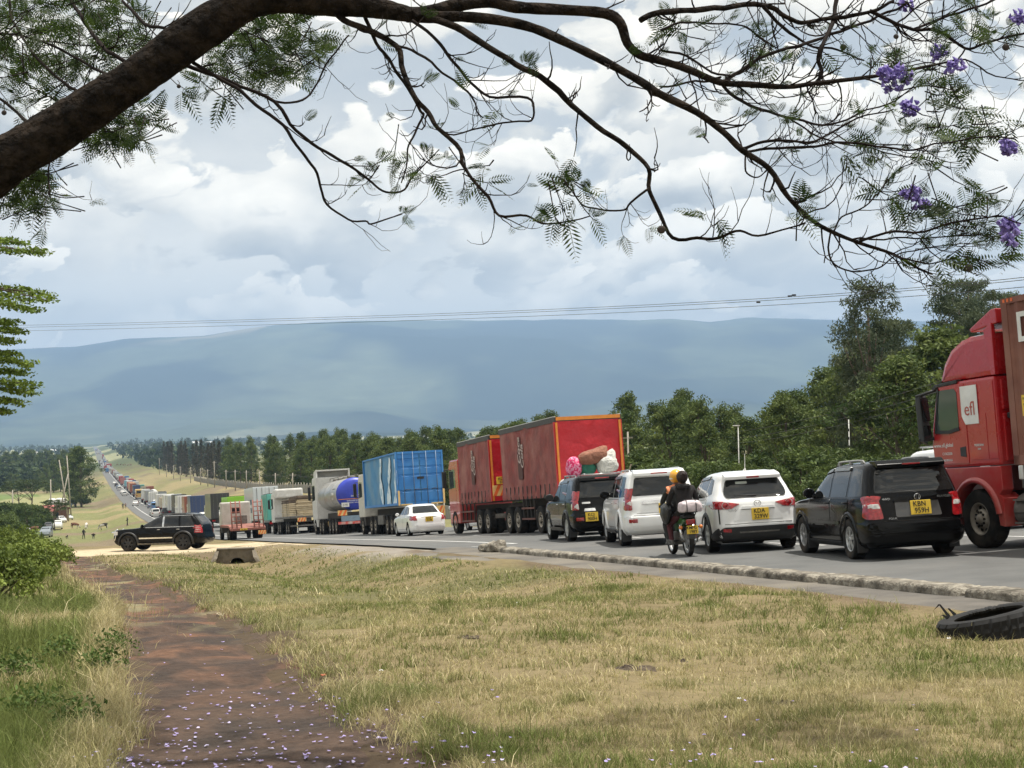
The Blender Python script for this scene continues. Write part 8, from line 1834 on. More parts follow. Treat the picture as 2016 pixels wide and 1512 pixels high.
# ================================================================== flat-layered thorn tree at the left edge
th = thing('thorn_tree', 'bright green thorn tree with layered branches at the left edge', 'tree')
D = 20.0; mb = MB(); base = px_on_ground(-330, D); topp = at(-300, 380, D)
mb.tube([base-Vector((0,0,0.2)), base+Vector((0.1,0,1.2)), at(-310,800,D), at(-320,600,D), topp], [0.16,0.14,0.11,0.08,0.03], 8); mb.build('trunk', [barkm], th)
cs = []; rs = []; cols = []
for (tx, ty, y0, thick, dd) in ((85,497,490,10,0),(40,478,470,8,0.6),(98,592,578,15,0.3),(70,610,590,13,-0.4),(92,580,560,10,0.9),(25,635,628,9,0.2),(38,652,640,11,-0.2),(30,672,662,10,0.5),(28,697,690,8,0.1),(60,716,705,11,0),(50,735,722,9,0.6),(66,757,748,11,-0.3),(62,773,762,9,0.3),(40,792,782,8,0),(12,812,800,7,0.3)):
    p0 = at(-310, (ty+y0)/2-20+jr.uniform(-30,30), D); p1 = at(tx, ty, D+dd); m_ = (p0+p1)/2+Vector((0,0,0.15)); b = MB(); b.tube([p0, m_, p1], [0.035,0.022,0.005], 5); b.build('branch', [barkm], th)
    for k in range(15):
        px = -60+(tx+60)*(k/14)**0.8; py = y0+(ty-y0)*k/14+jr.uniform(-thick,thick)*0.55*(1-0.6*k/14); cs.append(tuple(at(px, py, D+dd+jr.uniform(-0.5,0.5)))); rs.append((0.16,0.20,0.055)); cols.append(lum((0.075,0.12,0.018), (0.20,0.27,0.045), jr.random()))
V, Q, cc = leaf_cloud(cs, rs, 42, 0.062, cols, 9, 0.0, 0.5, 0.4); link('foliage', npmesh('foliage', V, Q, leafm, colr=cc), th, 'stuff')
# ================================================================== far traffic: the queue down into the valley
pcw = MB()
def _far_parts():
    d = {}
    def shellmesh(lv): return Shell(lv).mesh('body', [P_any, dark], (), sub=1, ns=12)
    sed = [(0.22,0.05,4.4,0.82,7),(0.5,0.0,4.5,0.85,7),(0.85,0.05,4.3,0.83,7),(0.95,0.3,3.4,0.8,6),(1.0,0.6,3.2,0.77,6),(1.4,1.25,2.4,0.6,5),(1.46,1.5,2.1,0.45,4)]
    suv = [(0.28,0.05,4.5,0.86,8),(0.6,0.0,4.6,0.91,8),(1.0,0.06,4.4,0.89,8),(1.1,0.1,3.5,0.87,8),(1.6,0.3,2.5,0.74,7),(1.74,0.4,2.1,0.62,5)]
    van = [(0.25,0.05,4.6,0.82,8),(0.6,0.0,4.7,0.86,8),(1.1,0.04,4.3,0.85,8),(1.75,0.1,3.5,0.80,8),(1.95,0.3,3.0,0.66,6)]
    for k, lv in (('sedan', sed), ('suv', suv), ('van', van)):
        sh = Shell(lv); top = {'sedan':1.36,'suv':1.58,'van':1.72}[k]; bl = {'sedan':1.02,'suv':1.12,'van':1.15}[k]
        yr, yf, w, n = sh.par(bl); yr2, yf2, w2, n2 = sh.par(top); parts = [('body', sh.mesh('body', [P_any, dark], (), sub=1, ns=12))]
        for sd_ in 'LR':
            mb = MB(); sh.patch(mb, sd_, [(yr+0.2,bl),(yf-0.15,bl),(yf2-0.2,top),(yr2+0.15,top)], 0.02, 0.05, step=0.5); parts.append(('side_windows', mb.mesh('side_windows', [glassm])))
        for fc, nm in (('B','rear_window'),('F','windscreen')):
            mb = MB(); sh.patch(mb, fc, [(-w*0.75,bl),(w*0.75,bl),(w2*0.8,top),(-w2*0.8,top)], 0.03, 0.05, step=0.5); parts.append((nm, mb.mesh(nm, [glassm])))
        for sg in (-1,1):
            mb = MB(); mb.box((sg*w*0.78-0.12,-0.03,0.7),(sg*w*0.78+0.12,0.2,0.88)); parts.append(('tail_lamp', mb.mesh('tail_lamp', [lampred])))
        d[k] = parts
    return d
FARP = _far_parts()
wm = MB(); wm.lathe([(0.0,-0.1),(0.33,-0.1),(0.33,0.1),(0,0.1)], 'X', 12); FW = wm.mesh('wheel', [rubber]); wt_ = MB(); wt_.lathe([(0.0,-0.15),(0.5,-0.15),(0.5,0.15),(0,0.15)], 'X', 12); FWT = wt_.mesh('wheel', [rubber])
FARG = 'far traffic on the valley road'
def far_car(kind, M, c, label, group=FARG, detail=True):
    r = thing({'sedan':'car','suv':'suv','van':'van'}[kind], label, 'van' if kind == 'van' else 'car', M, group)
    for nm, me in FARP[kind]: o = link(nm, me, r); o.color = (*c, 1)
    for y in (0.9, 3.6):
        for x in (-0.74, 0.74): o = link('wheel', FW, r); o.location = (x, y, 0.33)
    return r
_fb = {}
def fbox(x0, y0, z0, x1, y1, z1, nm, m=None, bev=0.05):
    k = (x0,y0,z0,x1,y1,z1,nm)
    if k not in _fb: mb = MB(); mb.box((x0,y0,z0),(x1,y1,z1),0,bev); _fb[k] = mb.mesh(nm, [m or P_any])
    return _fb[k]
def far_truck(M, L, H, cbox, ccab, label, box='box', group=FARG, name='lorry'):
    r = thing(name, label, 'truck', M, group)
    def add(me, c=None):
        o = link(me.name.split('.')[0], me, r)
        if c: o.color = (*c, 1)
        return o
    add(fbox(-0.5,0.1,0.6,0.5,L+1.9,1.15,'chassis',chass,0))
    if box == 'tank':
        mb = MB(); mb.lathe([(0,0.0),(0.7,0.02),(1.1,0.12),(1.18,0.4),(1.18,L-0.3),(0.9,L)], 'Y', 16, 0, (0,0,2.35)); add(mb.mesh('tank', [P_any]), cbox)
    elif box == 'stake':
        for k in range(6): add(fbox(-1.22,0.0,1.3+k*0.36,1.22,0.06,1.5+k*0.36,'board',None,0.0), cbox)
        add(fbox(-1.22,0.06,1.2,1.22,L,H-0.6,'load',None), lum(cbox,(0.25,0.2,0.15),0.5))
    elif box == 'open':
        add(fbox(-1.22,0.0,1.2,1.22,L,H,'tipper_body',None), cbox); add(fbox(-1.1,0.1,H-0.02,1.1,L-0.1,H+0.06,'load',dark,0.0))
        for k in range(4):
            add(fbox(-1.26,0.3+k*(L-0.6)/3,1.2,-1.2,0.42+k*(L-0.6)/3,H,'rib',None,0.0), cbox)
    else:
        add(fbox(-1.22,0.0,1.2,1.22,L,H,'cargo_box',None,0.04), cbox)
        for sg in (-1,1):
            add(fbox(sg*0.6-0.56,-0.03,1.3,sg*0.6+0.56,0.02,H-0.12,'rear_door',None,0.0), tuple(min(1,x*1.08) for x in cbox))
            for xx in (0.35,0.85): add(fbox(sg*xx-0.02,-0.06,1.25,sg*xx+0.02,-0.03,H-0.08,'locking_bar',steel,0.0))
    add(fbox(-1.2,L+0.3,0.9,1.2,L+2.1,3.0,'cab',None,0.12), ccab); add(fbox(-1.21,L+1.0,1.9,1.21,L+1.9,2.6,'cab_window',glassm,0.02))
    for y in (0.9,2.1,L-0.6,L+1.3):
        for x in (-1.05,1.05): o = link('wheel', FWT, r); o.location = (x, y, 0.5)
    for sg in (-1,1): add(fbox(sg*0.9-0.2,-0.05,0.85,sg*0.9+0.2,0.0,1.05,'tail_lamp',lampred,0.0))
    return r
def far_bus(M, c, label):
    r = thing('bus', label, 'bus', M, FARG); mb = MB(); mb.box((-1.25,0,0.5),(1.25,10.5,3.2),0,0.15); o = mb.build('body', [P_any], r); o.color = (*c,1)
    mb = MB(); mb.box((-1.0,-0.02,1.9),(1.0,0.05,2.8),0,0.05); mb.build('rear_window', [glassm], r)
    for sg in (-1,1):
        mb = MB(); mb.box((sg*1.255-0.01,0.6,1.7),(sg*1.255+0.01,9.8,2.6)); mb.build('side_windows', [glassm], r)
        mb = MB(); mb.box((sg*0.95-0.2,-0.03,0.9),(sg*0.95+0.2,0.02,1.3)); mb.build('tail_lamp', [lampred], r)
    for y in (2.2,8.0):
        for x in (-1.1,1.1): o = link('wheel', FWT, r); o.location = (x, y, 0.5)
def fM(u, v, head=0): return roadM(u, v, head)
white, grey_, teal, lime, black_, navy, rust, redc, yel, blu, cream_ = (0.66,0.66,0.64), (0.35,0.36,0.37), (0.10,0.42,0.36), (0.25,0.55,0.03), (0.03,0.03,0.032), (0.03,0.06,0.16), (0.30,0.09,0.05), (0.45,0.05,0.05), (0.65,0.42,0.12), (0.08,0.22,0.45), (0.55,0.48,0.36)
far_truck(fM(129.5,16.6), 4.2, 3.55, teal, white, 'lorry under a teal tarpaulin beside the pale box lorry', 'open')
t_ = far_truck(fM(139.0,16.4), 8.2, 4.45, (0.56,0.60,0.62), white, 'pale grey box lorry with faded lettering behind the low loader')
mb = MB(); text_mb(mb, 'CMA', 0.7, T((-1.235,2.2,3.0)) @ RZ(-90), 0.01); text_mb(mb, 'CGM', 0.7, T((-1.235,2.2,2.2)) @ RZ(-90), 0.01); mb.build('box_lettering', [mat('dark_blue_lettering', (0.05,0.08,0.15), (0.08,0.1,0.18), 0.7)], t_)
far_truck(fM(166.0,16.4), 7.5, 3.9, lime, white, 'lorry with a lime green tipper body', 'open')
far_truck(fM(190.0,16.4), 9.5, 4.5, black_, grey_, 'lorry with a tall black box body left of the lime green one')
far_car('van', fM(207,15.8), white, 'white van in front of the tall black box lorry')
far_car('suv', fM(214,16.0), blu, 'blue car wedged left of the tall black box lorry')
far_truck(fM(228.0,16.3), 7.0, 4.3, navy, white, 'lorry with navy blue container doors in the valley queue')
far_truck(fM(246.0,16.5), 7.0, 4.2, rust, white, 'lorry with rusty red container left of the navy one')
far_truck(fM(262.0,16.3), 7.5, 4.3, white, white, 'white box lorry left of the rusty container')
far_truck(fM(279.0,16.6), 8.0, 4.4, (0.10,0.10,0.09), grey_, 'dark sheeted lorry above the black SUV’s roof', 'open')
far_truck(fM(297.0,16.3), 7.0, 4.2, (0.52,0.54,0.54), white, 'light grey lorry behind the dark sheeted one')
far_truck(fM(314.0,16.4), 7.0, 4.2, white, white, 'white high-sided lorry over the black SUV’s bonnet')
far_truck(fM(331.0,16.5), 7.0, 4.1, cream_, rust, 'stake-sided lorry with wooden boards in the valley queue', 'stake')
far_car('suv', fM(300,12.9), white, 'white car lowest in the left lane of the far road')
far_car('suv', fM(301,15.0), black_, 'black car next to the white one low on the far road')
far_car('sedan', fM(312,13.0), grey_, 'grey car ahead of the white one low on the far road')
far_car('sedan', fM(420,12.4), white, 'white car alone in the left lane beside the bus')
far_bus(fM(505,16.3), yel, 'yellow and white bus in the valley queue')
far_truck(fM(352.0,19.8,180), 6.0, 3.8, (0.55,0.62,0.68), blu, 'oncoming lorry with pale blue cab', 'box')
far_truck(fM(348.0,16.4), 6.5, 4.0, white, white, 'white lorry ahead of the stake-sided one')
far_car('van', fM(366,15.4), blu, 'blue minibus ahead of the stake-sided lorry'); far_car('suv', fM(374,16.6), (0.15,0.18,0.22), 'dark blue car ahead of the blue minibus')
far_car('sedan', fM(383,15.2), (0.10,0.14,0.22), 'navy car two ahead of the blue minibus'); far_car('van', fM(392,16.8), white, 'white minibus ahead of the navy car')
far_truck(fM(404.0,16.8), 6.5, 3.9, white, white, 'white box lorry right behind the yellow bus')
far_truck(fM(424.0,16.4), 7.0, 4.1, grey_, white, 'grey box lorry second behind the yellow bus')
far_truck(fM(452.0,16.5), 7.0, 4.0, white, white, 'white box lorry third behind the yellow bus, nearest it', 'box')
far_car('sedan', fM(440,13.2), black_, 'black car in the left lane behind the yellow bus'); far_car('van', fM(474,16.9), white, 'white van just behind the yellow bus')
seq = [('t',navy,white,'navy box lorry','box'),('t',(0.15,0.16,0.17),rust,'dark sheeted lorry','open'),('t',rust,white,'rusty container lorry','box'),('t',(0.60,0.34,0.14),white,'orange-sided lorry','box'),('c',white,'van','white van'),('t',redc,redc,'red box lorry','box'),('t',white,white,'white box lorry','box'),('t',(0.20,0.42,0.50),white,'turquoise box lorry','box'),('t',(0.30,0.40,0.46),white,'grey-blue tanker lorry','tank'),('c',grey_,'sedan','grey car'),('t',(0.45,0.18,0.16),white,'brick red lorry','open'),('t',cream_,white,'cream lorry','stake'),('c',white,'suv','white car'),('t',redc,white,'red lorry with white cab','box'),('t',white,redc,'white lorry with red cab','box'),('t',(0.35,0.55,0.52),white,'pale green lorry','box'),('c',(0.3,0.05,0.05),'sedan','red car'),('t',white,white,'white tanker lorry','tank'),('t',grey_,grey_,'grey lorry','box'),('c',white,'van','white minibus'),('t',(0.55,0.5,0.42),white,'beige lorry','stake'),('t',white,white,'tall white lorry','box')]
u = 530.0; n_ = 0
ordn = ['first','second','third','fourth','fifth','sixth','seventh','eighth','ninth','tenth','eleventh','twelfth','thirteenth','fourteenth','fifteenth','sixteenth','seventeenth','eighteenth','nineteenth','twentieth','twenty-first','twenty-second']
for it in seq:
    v_ = 16.4+rnd.uniform(-0.4,0.6)
    if it[0] == 't': far_truck(fM(u,v_), rnd.choice((6.5,7.5,8.5)), rnd.uniform(3.7,4.3), it[1], it[2], f'{it[3]} in the far queue, {ordn[n_]} vehicle beyond the yellow bus', it[4]); u += 13+u*0.016
    else: far_car(it[2], fM(u,v_), it[1], f'{it[3]} in the far queue, {ordn[n_]} vehicle beyond the yellow bus'); u += 8+u*0.012
    n_ += 1
for i, (u_, k, c, nm) in enumerate(((560,'suv',white,'white'),(575,'sedan',(0.5,0.52,0.55),'silver'),(600,'sedan',white,'second white'),(660,'van',white,'third white'),(690,'suv',(0.2,0.3,0.42),'blue'),(740,'suv',black_,'black'),(800,'sedan',white,'fourth white'))): far_car(k, fM(u_,12.6), c, f'{nm} car overtaking in the left lane of the far queue', 'cars in the left lane of the far queue')
for i, (u_, k, c, nm) in enumerate(((610,'sedan',black_,'black car'),(790,'suv',white,'white car'),(905,'sedan',(0.2,0.2,0.22),'grey car'))): far_car(k, fM(u_,20.0,180), c, f'oncoming {nm} in the far right-hand lane', 'oncoming cars on the far road')
cl2 = [('t',white,'white lorry','box'),('c',white,'van','white minibus'),('t',(0.25,0.28,0.30),'grey sheeted lorry','open'),('c',blu,'suv','blue car'),('t',white,'white tanker lorry','tank'),('t',rust,'rusty lorry','box'),('c',white,'sedan','white car'),('t',cream_,'cream stake lorry','stake'),('t',(0.12,0.35,0.30),'green lorry','box'),('c',grey_,'van','grey minibus'),('t',white,'white box lorry','box'),('t',navy,'navy lorry','box'),('t',redc,'red lorry','box'),('c',white,'suv','white off-roader'),('t',white,'pale lorry','stake'),('t',blu,'blue lorry','box')]
u = 372.0
for i, it in enumerate(cl2):
    if it[0] == 't': far_truck(fM(u,19.7+rnd.uniform(-0.3,0.4)), rnd.choice((5.5,6.5,7.5)), rnd.uniform(3.3,4.2), it[1], white, f'{it[2]} in the right-hand file of the far queue, {ordn[i]} from the near end', it[3]); u += 16+u*0.03
    else: far_car(it[2], fM(u,19.5+rnd.uniform(-0.3,0.4)), it[1], f'{it[3]} in the right-hand file of the far queue, {ordn[i]} from the near end'); u += 9+u*0.03
u = 1080.0
for i in range(34):
    c = rnd.choice((white,white,grey_,redc,blu,rust,cream_)); far_truck(fM(u,rnd.choice((16.4,16.6,13.2,19.8))), 7, rnd.uniform(3.2,4.2), c, white, 'tiny vehicle at the hazy far end of the queue', 'box', 'vehicles at the hazy far end of the queue', 'vehicle'); u += 26+u*0.02
# ---------------------------------------------------------------- vehicles off the road on the left
for px, py, k, hd, c, lab in ((119,1006,'suv',170,white,'white car on the dark track under the flat-topped acacia'),(121,1029,'sedan',150,white,'white saloon parked right of the acacia trunk, nearer one'),(132,1024,'sedan',140,(0.6,0.62,0.63),'pale saloon parked right of the acacia trunk, farther one'),(114,1042,'suv',165,(0.62,0.62,0.58),'cream car facing us below the acacia'),(95,1043,'sedan',160,(0.02,0.02,0.025),'black saloon parked left of the cream car'),(91,1058,'suv',170,(0.16,0.19,0.22),'grey-blue car nearest us by the shrubs'),(37,1050,'sedan',80,white,'white car mostly hidden by the roadside shrubs')):
    p = ground_at(px, py); far_car(k, groundM(p.x, p.y, hd) @ T((0,-2.2,0)), c, lab, 'cars parked off the road on the left')

# ================================================================== roadside things
# ---- culvert headwall with pipe
cm_ = mat('old_stone_concrete', (0.24,0.205,0.155), (0.13,0.11,0.085), 0.95, 3, 7, bump=0.03, bscale=12, c3=(0.09,0.08,0.06), s3=3.0)
p = at(464, 1090, 55.0); gz = float(ground_z(p.x, p.y)); cu = thing('culvert', 'old concrete culvert headwall with a dark pipe mouth in the grass', 'culvert', T((p.x, p.y, gz-0.05)) @ RZ(9))
mb = MB(); ar = [(-0.80,0.0),(-0.62,0.58),(0.62,0.58),(0.80,0.0),(0.34,0.0)]+[(0.05+math.cos(a)*0.29, math.sin(a)*0.27) for a in np.linspace(0.05, math.pi-0.05, 12)]+[(-0.24,0.0)]
mb.prism(ar, -0.12, 0.14, 0, 0.0, 'xz'); mb.build('headwall', [cm_], cu)
mb = MB(); mb.lathe([(0.27,-0.14),(0.27,3.0),(0.02,3.05)], 'Y', 24, 0, (0.05,0,0.0)); mb.build('pipe', [mat('pipe_concrete_dark', (0.05,0.045,0.04), (0.03,0.028,0.025), 0.95, 4)], cu)
for sg in (-1,1):
    mb = MB(); mb.add([(sg*0.62,-0.12,0.58),(sg*0.74,-0.12,0.58),(sg*0.95,-0.12,0.0),(sg*0.80,-0.12,0.0),(sg*0.68,-0.5,0.30),(sg*0.80,-0.5,0.28),(sg*1.02,-0.62,0.0),(sg*0.88,-0.62,0.0)], [(0,1,2,3),(4,5,6,7),(0,1,5,4),(1,2,6,5),(3,2,6,7),(0,3,7,4)]); mb.build('wing_wall', [cm_], cu)
mb = MB(); mb.box((-0.72,-0.16,0.575),(0.72,0.30,0.64),0,0.02); mb.build('coping', [cm_], cu)
# ---- discarded lorry tyre, torn, lying at the walkway edge
def old_tyre():
    p = ground_at(1985, 1262); M = T((p.x, p.y+0.42, float(ground_z(p.x, p.y+0.3))-0.07)) @ RZ(20) @ RY(-6) @ RX(-6)
    r = thing('discarded_tyre', 'torn black lorry tyre lying on the grass at the right edge', 'tyre', M)
    prof = [(0.33,0.02),(0.36,0.005),(0.44,0.0),(0.49,0.015),(0.515,0.05),(0.52,0.10),(0.52,0.14),(0.52,0.18),(0.515,0.23),(0.49,0.268),(0.44,0.28),(0.36,0.275),(0.335,0.262),(0.345,0.24),(0.42,0.25),(0.47,0.235),(0.485,0.20),(0.485,0.14),(0.485,0.08),(0.47,0.045),(0.42,0.03),(0.345,0.04)]
    seg = 160; n = len(prof); vs = []; fs = []
    for k in range(seg):
        a = 6.283*k/seg
        for i, (rr_, z) in enumerate(prof):
            if 4 <= i <= 8:
                zig = 0.018*abs(((k/8.0) % 1)*2-1)*2-0.018
                if i in (5, 7): rr_ = rr_-0.014 if abs(zig) < 0.010 else rr_+0.004
                elif (k % 8) < 1: rr_ -= 0.014
            if 9 <= i <= 13 and 0.4 < a < 1.5: rr_ += 0.05*abs(mnoise.noise(Vector((a*9,0,0)))); z += 0.02*mnoise.noise(Vector((a*14,3,0)))
            w = 1+0.03*math.sin(2*a+0.6); vs.append((math.cos(a)*rr_*w, math.sin(a)*rr_/w, z*(1+0.12*math.cos(a+0.5))))
    for k in range(seg):
        for i in range(n): fs.append((k*n+i, ((k+1)%seg)*n+i, ((k+1)%seg)*n+(i+1)%n, k*n+(i+1)%n))
    rub = mat('old_tyre_rubber', (0.022,0.022,0.023), (0.013,0.013,0.013), 0.85, 8, 5, spec=0.3)
    mb = MB(); mb.add(vs, fs, 0, False); mb.build('carcass', [rub], r)
    for a, l, t in ((1.9,0.16,0.08),(2.25,0.22,0.14),(2.6,0.12,0.05)):
        mb = MB(); x, y = math.cos(a)*0.40, math.sin(a)*0.40; mb.add([(x,y,0.26),(x+0.05,y+0.02,0.27),(x-l*0.4,y-l*0.2,0.27+t),(x-l*0.55,y-l*0.25,0.25+t*1.2),(x-l*0.9,y-l*0.3,0.27+t*0.7)], [(0,1,2,3),(3,2,4)]); mb.build('torn_flap', [rub], r)
old_tyre()
# ---- litter
def litter(px, py, s, m, label, seed):
    p = ground_at(px, py); g2 = random.Random(seed); bm = bmesh.new(); bmesh.ops.create_grid(bm, x_segments=4, y_segments=4, size=s)
    for w in bm.verts: w.co += Vector((g2.uniform(-s,s)*0.3, g2.uniform(-s,s)*0.3, g2.uniform(0.1,1.0)*s*0.9))
    mb = MB(); mb.bm(bm); o = mb.build('litter', [m]); o.location = (p.x, p.y, p.z+0.03); tag(o, label, 'litter', 'litter in the grass'); return o
lw = mat('white_litter', (0.66,0.65,0.62), (0.5,0.49,0.46), 0.7, 20)
litter(637,1338,0.022,mat('orange_wrapper', (0.55,0.14,0.05), (0.42,0.10,0.04), 0.5, 20),'orange wrapper at the edge of the earth path',1)
for i, (px, py, lab) in enumerate(((1020,1192,'white scrap in the middle of the grass'),(751,1328,'white scrap in the grass right of the orange wrapper'),(1655,1244,'white scrap in the grass left of the tyre'),(1456,1386,'white scrap in the lower right grass'),(435,1216,'pale flat stone-like scrap right of the path'),(1868,1264,'white scrap against the foot of the tyre'))): litter(px, py, 0.018 if i != 4 else 0.045, lw if i != 4 else mat('tan_scrap', (0.42,0.36,0.25), (0.34,0.28,0.19), 0.8, 12), lab, i+3)
# dark clods of dung and turned soil
for i, (px, py, s) in enumerate(((1240,1318,0.14),(1345,1308,0.13),(905,1222,0.07),(790,1194,0.05),(920,1255,0.08),(1540,1385,0.07),(1110,1240,0.05))):
    p = ground_at(px, py); bm = bmesh.new(); bmesh.ops.create_grid(bm, x_segments=26, y_segments=22, size=1)
    for w in bm.verts: e = max(0, 1-w.co.length*(0.9+0.7*mnoise.noise(w.co*1.7+Vector((i*3,0,0))))); h_ = e*(0.35+0.9*abs(mnoise.noise(w.co*3+Vector((0,i,0))))+0.5*mnoise.noise(w.co*8)); w.co = Vector((w.co.x*s*1.5, w.co.y*s*1.1, s*0.38*h_-0.015*(1 if e <= 0 else 0)-0.02*(e <= 0.02)))
    mb = MB(); mb.bm(bm, 0, False); o = mb.build('soil_clod', [mat('dark_turned_soil', (0.10,0.075,0.05), (0.05,0.038,0.028), 0.95, 9, 6, bump=0.02, bscale=20)]); o.location = p; tag(o, ('two big dark clods of turned soil right of centre' if i < 2 else 'small dark clod of dung in the grass'), 'soil', 'clods in the grass')
# ---- poles along the right verge with their wires
wood_ = mat('pale_weathered_pole', (0.40,0.37,0.31), (0.28,0.25,0.21), 0.9, 3, 6)
tops = []
for px, yt in ((313,902),(327,914),(341,916),(354,918),(374,920),(394,922),(408,924),(421,908),(444,925),(462,925),(484,926),(510,928),(541,931),(575,931),(618,930),(759,905),(1236,850)):
    D = 39.0/(0.2852+0.9585*(px-1008)/F); p = px_on_ground(px, D); zt = at(px, yt, D).z
    r = thing('utility_pole', f'pale wooden pole {"tallest in the row" if px == 421 else "in the row"} along the far fence' if px < 700 else 'pale wooden pole behind the red trailer' if px > 1000 else 'wooden pole hidden behind the lorries', 'pole', T(p), 'poles along the fence')
    h = zt-p.z; ww = 0.55 if px > 1000 else 1.0; mb = MB(); mb.tube([(0,0,-0.5),(0,0,h)], [0.17*ww,0.11*ww], 8); mb.build('pole', [wood_], r); mb = MB(); mb.box((-0.7*ww,-0.05,h-0.5),(0.7*ww,0.05,h-0.5+0.12*ww)); mb.build('crossarm', [wood_], r); tops.append(p+Vector((0,0,h-0.3)))
pw = thing('pole_wires', 'thin wires strung between the poles along the fence', 'wires'); wirem = mat('dark_wire', (0.06,0.06,0.06), (0.05,0.05,0.05), 0.6)
for a, b in zip(tops[:-1], tops[1:]):
    for dx in (-0.6, 0.6):
        mb = MB(); A = a+Vector((dx,0,0)); B = b+Vector((dx,0,0)); mb.tube([A+(B-A)*t-Vector((0,0,(A-B).length*0.02*4*t*(1-t))) for t in np.linspace(0,1,7)], 0.02, 4); mb.build('wire', [wirem], pw)
# lamp pole and striped pole nearer on the right
for px, yt, D, lab, rad in ((1453,838,86,'slim white lamp pole standing behind the white crossover',0.028),(1671,826,80,'thin pale striped pole among the dark trees',0.03)):
    p = px_on_ground(px, D); h = at(px, yt, D).z-p.z; r = thing('lamp_pole', lab, 'pole', T(p)); mb = MB(); mb.tube([(0,0,-0.3),(0.02,0,h)], [rad*1.3,rad], 8); mb.build('pole', [mat('white_pole_paint', (0.66,0.66,0.63), (0.5,0.5,0.47), 0.6, 6)], r)
    if px == 1453: mb = MB(); mb.box((-0.30,-0.06,h-0.03),(0.12,0.06,h+0.03),0,0.02); mb.build('lamp_head', [whitep], r)
    else:
        for k in range(9): mb = MB(); mb.tube([(0,0,h*0.2+k*h*0.085),(0,0,h*0.2+k*h*0.085+h*0.03)], rad*1.4, 8); mb.build('band', [ink], r)
# ---- paling fence behind the poles
fe = thing('fence', 'grey paling fence along the foot of the plantation', 'fence'); palm = mat('grey_palings', (0.30,0.285,0.25), (0.20,0.19,0.165), 0.9, 2, 6); u = 120.0; k = 0
while u < 620 and k < 130:
    st = 3.0+u*0.004; a = uv(u, 42.5); b = uv(u+st, 42.5); A = on_ground(*a); B = on_ground(*b)
    mb = MB(); t = Vector((B.x-A.x, B.y-A.y, 0)).normalized()*0.06; w = Vector((-t.y, t.x, 0))*0.4
    A2, B2 = A+Vector((0,0,1.7)), B+Vector((0,0,1.7))
    mb.add([tuple(A-w-Vector((0,0,0.2))),tuple(B-t*2-w-Vector((0,0,0.2))),tuple(B2-t*2-w),tuple(A2-w),tuple(A+w-Vector((0,0,0.2))),tuple(B-t*2+w-Vector((0,0,0.2))),tuple(B2-t*2+w),tuple(A2+w)], [(0,1,2,3),(7,6,5,4),(0,4,5,1),(1,5,6,2),(2,6,7,3),(3,7,4,0)]); mb.build('panel', [palm], fe)
    mb = MB(); mb.tube([A-Vector((0,0,0.2)), A+Vector((0,0,2.1))], 0.09, 5); mb.build('post', [wood_], fe); u += st; k += 1
# ---- power line crossing high above the valley
pl2 = thing('power_line', 'three thin power lines crossing the sky above the mountain ridge', 'wires')
for (a, b, c) in (((20,641),(1008,612),(2016,546)),((20,645),(1008,616),(2016,551)),((20,652),(1008,624),(2016,565))):
    A, B, C_ = at(a[0],a[1],150), at(b[0],b[1],105), at(c[0],c[1],60); mb = MB(); pts = []
    for t in np.linspace(-0.15, 1.15, 40): pts.append(A*(1-t)*(1-2*t)+B*4*t*(1-t)+C_*t*(2*t-1))
    mb.tube(pts, 0.017, 4); mb.build('wire', [wirem], pl2)
for (px, py, D) in ((1555,583,82),(1563,581,82),(1493,595,86)):
    mb = MB(); mb.M = T(at(px, py, D)); mb.box((-0.12,-0.04,-0.05),(0.12,0.04,0.05),0,0.02); mb.build('line_clamp', [ink], pl2)
pl3 = thing('low_power_line', 'low wires running past the tall eucalyptus to the right', 'wires')
for dy in (0, 22, 38):
    A, B = at(1450,850+dy*0.6,100), at(2030,690+dy,50); mb = MB(); mb.tube([A+(B-A)*t-Vector((0,0,1.6*t*(1-t))) for t in np.linspace(0,1,12)], 0.012, 4); mb.build('wire', [wirem], pl3)
# ---- red-roofed building and other structures on the left
def shed(px, D, w, l, h, rot, wallm, roofm, label, name='building', py=990):
    p = px_on_ground(px, D); r = thing(name, label, 'building', T(p) @ RZ(rot)); mb = MB(); mb.box((-w/2,-l/2,-0.5),(w/2,l/2,h)); mb.build('wall', [wallm], r)
    mb = MB(); mb.prism([(-l/2-0.4,h-0.05),(0,h+l*0.22),(l/2+0.4,h-0.05),(l/2+0.4,h+0.08),(0,h+l*0.22+0.14),(-l/2-0.4,h+0.08)], -w/2-0.4, w/2+0.4); mb.build('roof', [roofm], r)
    for k in range(3):
        mb = MB(); x = -w/2+w*(k+0.5)/3; mb.box((x-0.5,-l/2-0.03,h*0.4),(x+0.5,-l/2+0.02,h*0.8)); mb.build('window', [glassm], r)
    mb = MB(); mb.box((w*0.30,-l/2-0.03,0),(w*0.30+0.9,-l/2+0.02,2.0)); mb.build('door', [plast], r); return r
rroof = mat('faded_red_roof', (0.42,0.13,0.12), (0.34,0.10,0.09), 0.7, 1, 5); wmud = mat('grey_stone_wall', (0.20,0.18,0.16), (0.14,0.13,0.11), 0.9, 2, 6)
shed(64, 330, 8.5, 6, 2.6, 14, wmud, rroof, 'low building with faded red roof left of the grass strip')
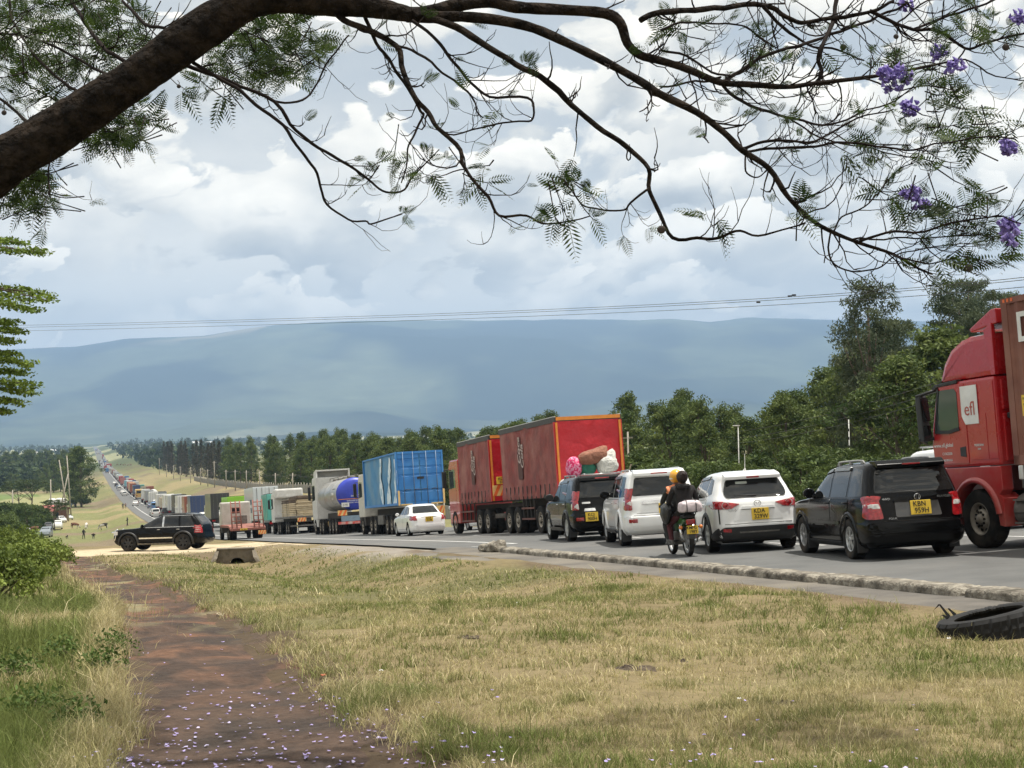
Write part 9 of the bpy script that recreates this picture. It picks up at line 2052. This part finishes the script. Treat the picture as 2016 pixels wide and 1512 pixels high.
shed(114, 345, 3.4, 3.4, 2.7, -30, mat('brown_brick', (0.17,0.09,0.065), (0.12,0.065,0.05), 0.9, 3), mat('rusty_sheet', (0.20,0.10,0.07), (0.14,0.075,0.055), 0.8, 2), 'small brown hut right of the red-roofed building', 'hut')
for px, D in ((102,350),(116,352),(123,351)):
    p = px_on_ground(px, D); r = thing('water_tank', 'white water tank behind the small brown hut', 'tank', T(p), 'white tanks behind the hut'); mb = MB(); mb.lathe([(0,3.6),(0.9,3.6),(0.95,3.7),(0.95,5.0),(0.7,5.3),(0,5.4)], 'Z', 14); mb.build('tank', [whitep], r); mb = MB(); mb.box((-0.8,-0.8,-0.3),(0.8,0.8,3.6)); mb.build('stand', [steel], r)
for i, (px, yb, yt, D, ln) in enumerate(((99,978,944,345,0),(113,975,934,350,2.5),(134,985,905,340,-2.2),(139,980,897,360,-1.0),(24,1010,965,330,0))):
    p = px_on_ground(px, D); h = max(4, at(px, yt, D).z-p.z); r = thing('utility_pole', ['short pole beside the red-roofed building','leaning pole behind the small brown hut','tall near pole left of the big round tree','tall farther pole left of the big round tree','pole above the green field at the left'][i], 'pole', T(p)); mb = MB(); mb.tube([(0,0,-0.4),(ln*0.5,0,h*0.5),(ln,0,h)], [0.2,0.17,0.13], 7); mb.build('pole', [wood_], r)
bl = px_on_ground(195, 1500); r = thing('billboard', 'white billboard beside the far road on the skyline', 'billboard', T(bl) @ RZ(10)); mb = MB(); mb.box((-2.6,0,6.5),(2.6,0.4,13.0)); mb.build('panel', [whitep], r); mb = MB(); mb.box((-0.3,0.1,-1),(0.3,0.35,6.5)); mb.build('post', [steel], r)
for i, (px, D, w) in enumerate(((72,2600,46),(110,3000,20),(52,2400,14),(395,3400,60),(1010,4000,80))): p = px_on_ground(px, D); r = thing('far_building', ['long white roof on the valley floor left of the far road','small white building right of the long white roof','tiny white building left of the long white roof','pale greenhouse roofs beyond the conifers','pale roofs on the plain below the mountain'][i], 'building', T(p)); mb = MB(); mb.box((-w/2,-8,-2),(w/2,8,5)); mb.build('wall', [whitep], r); mb = MB(); mb.prism([(-9,4.9),(0,8),(9,4.9)], -w/2-1, w/2+1); mb.build('roof', [whitep], r)
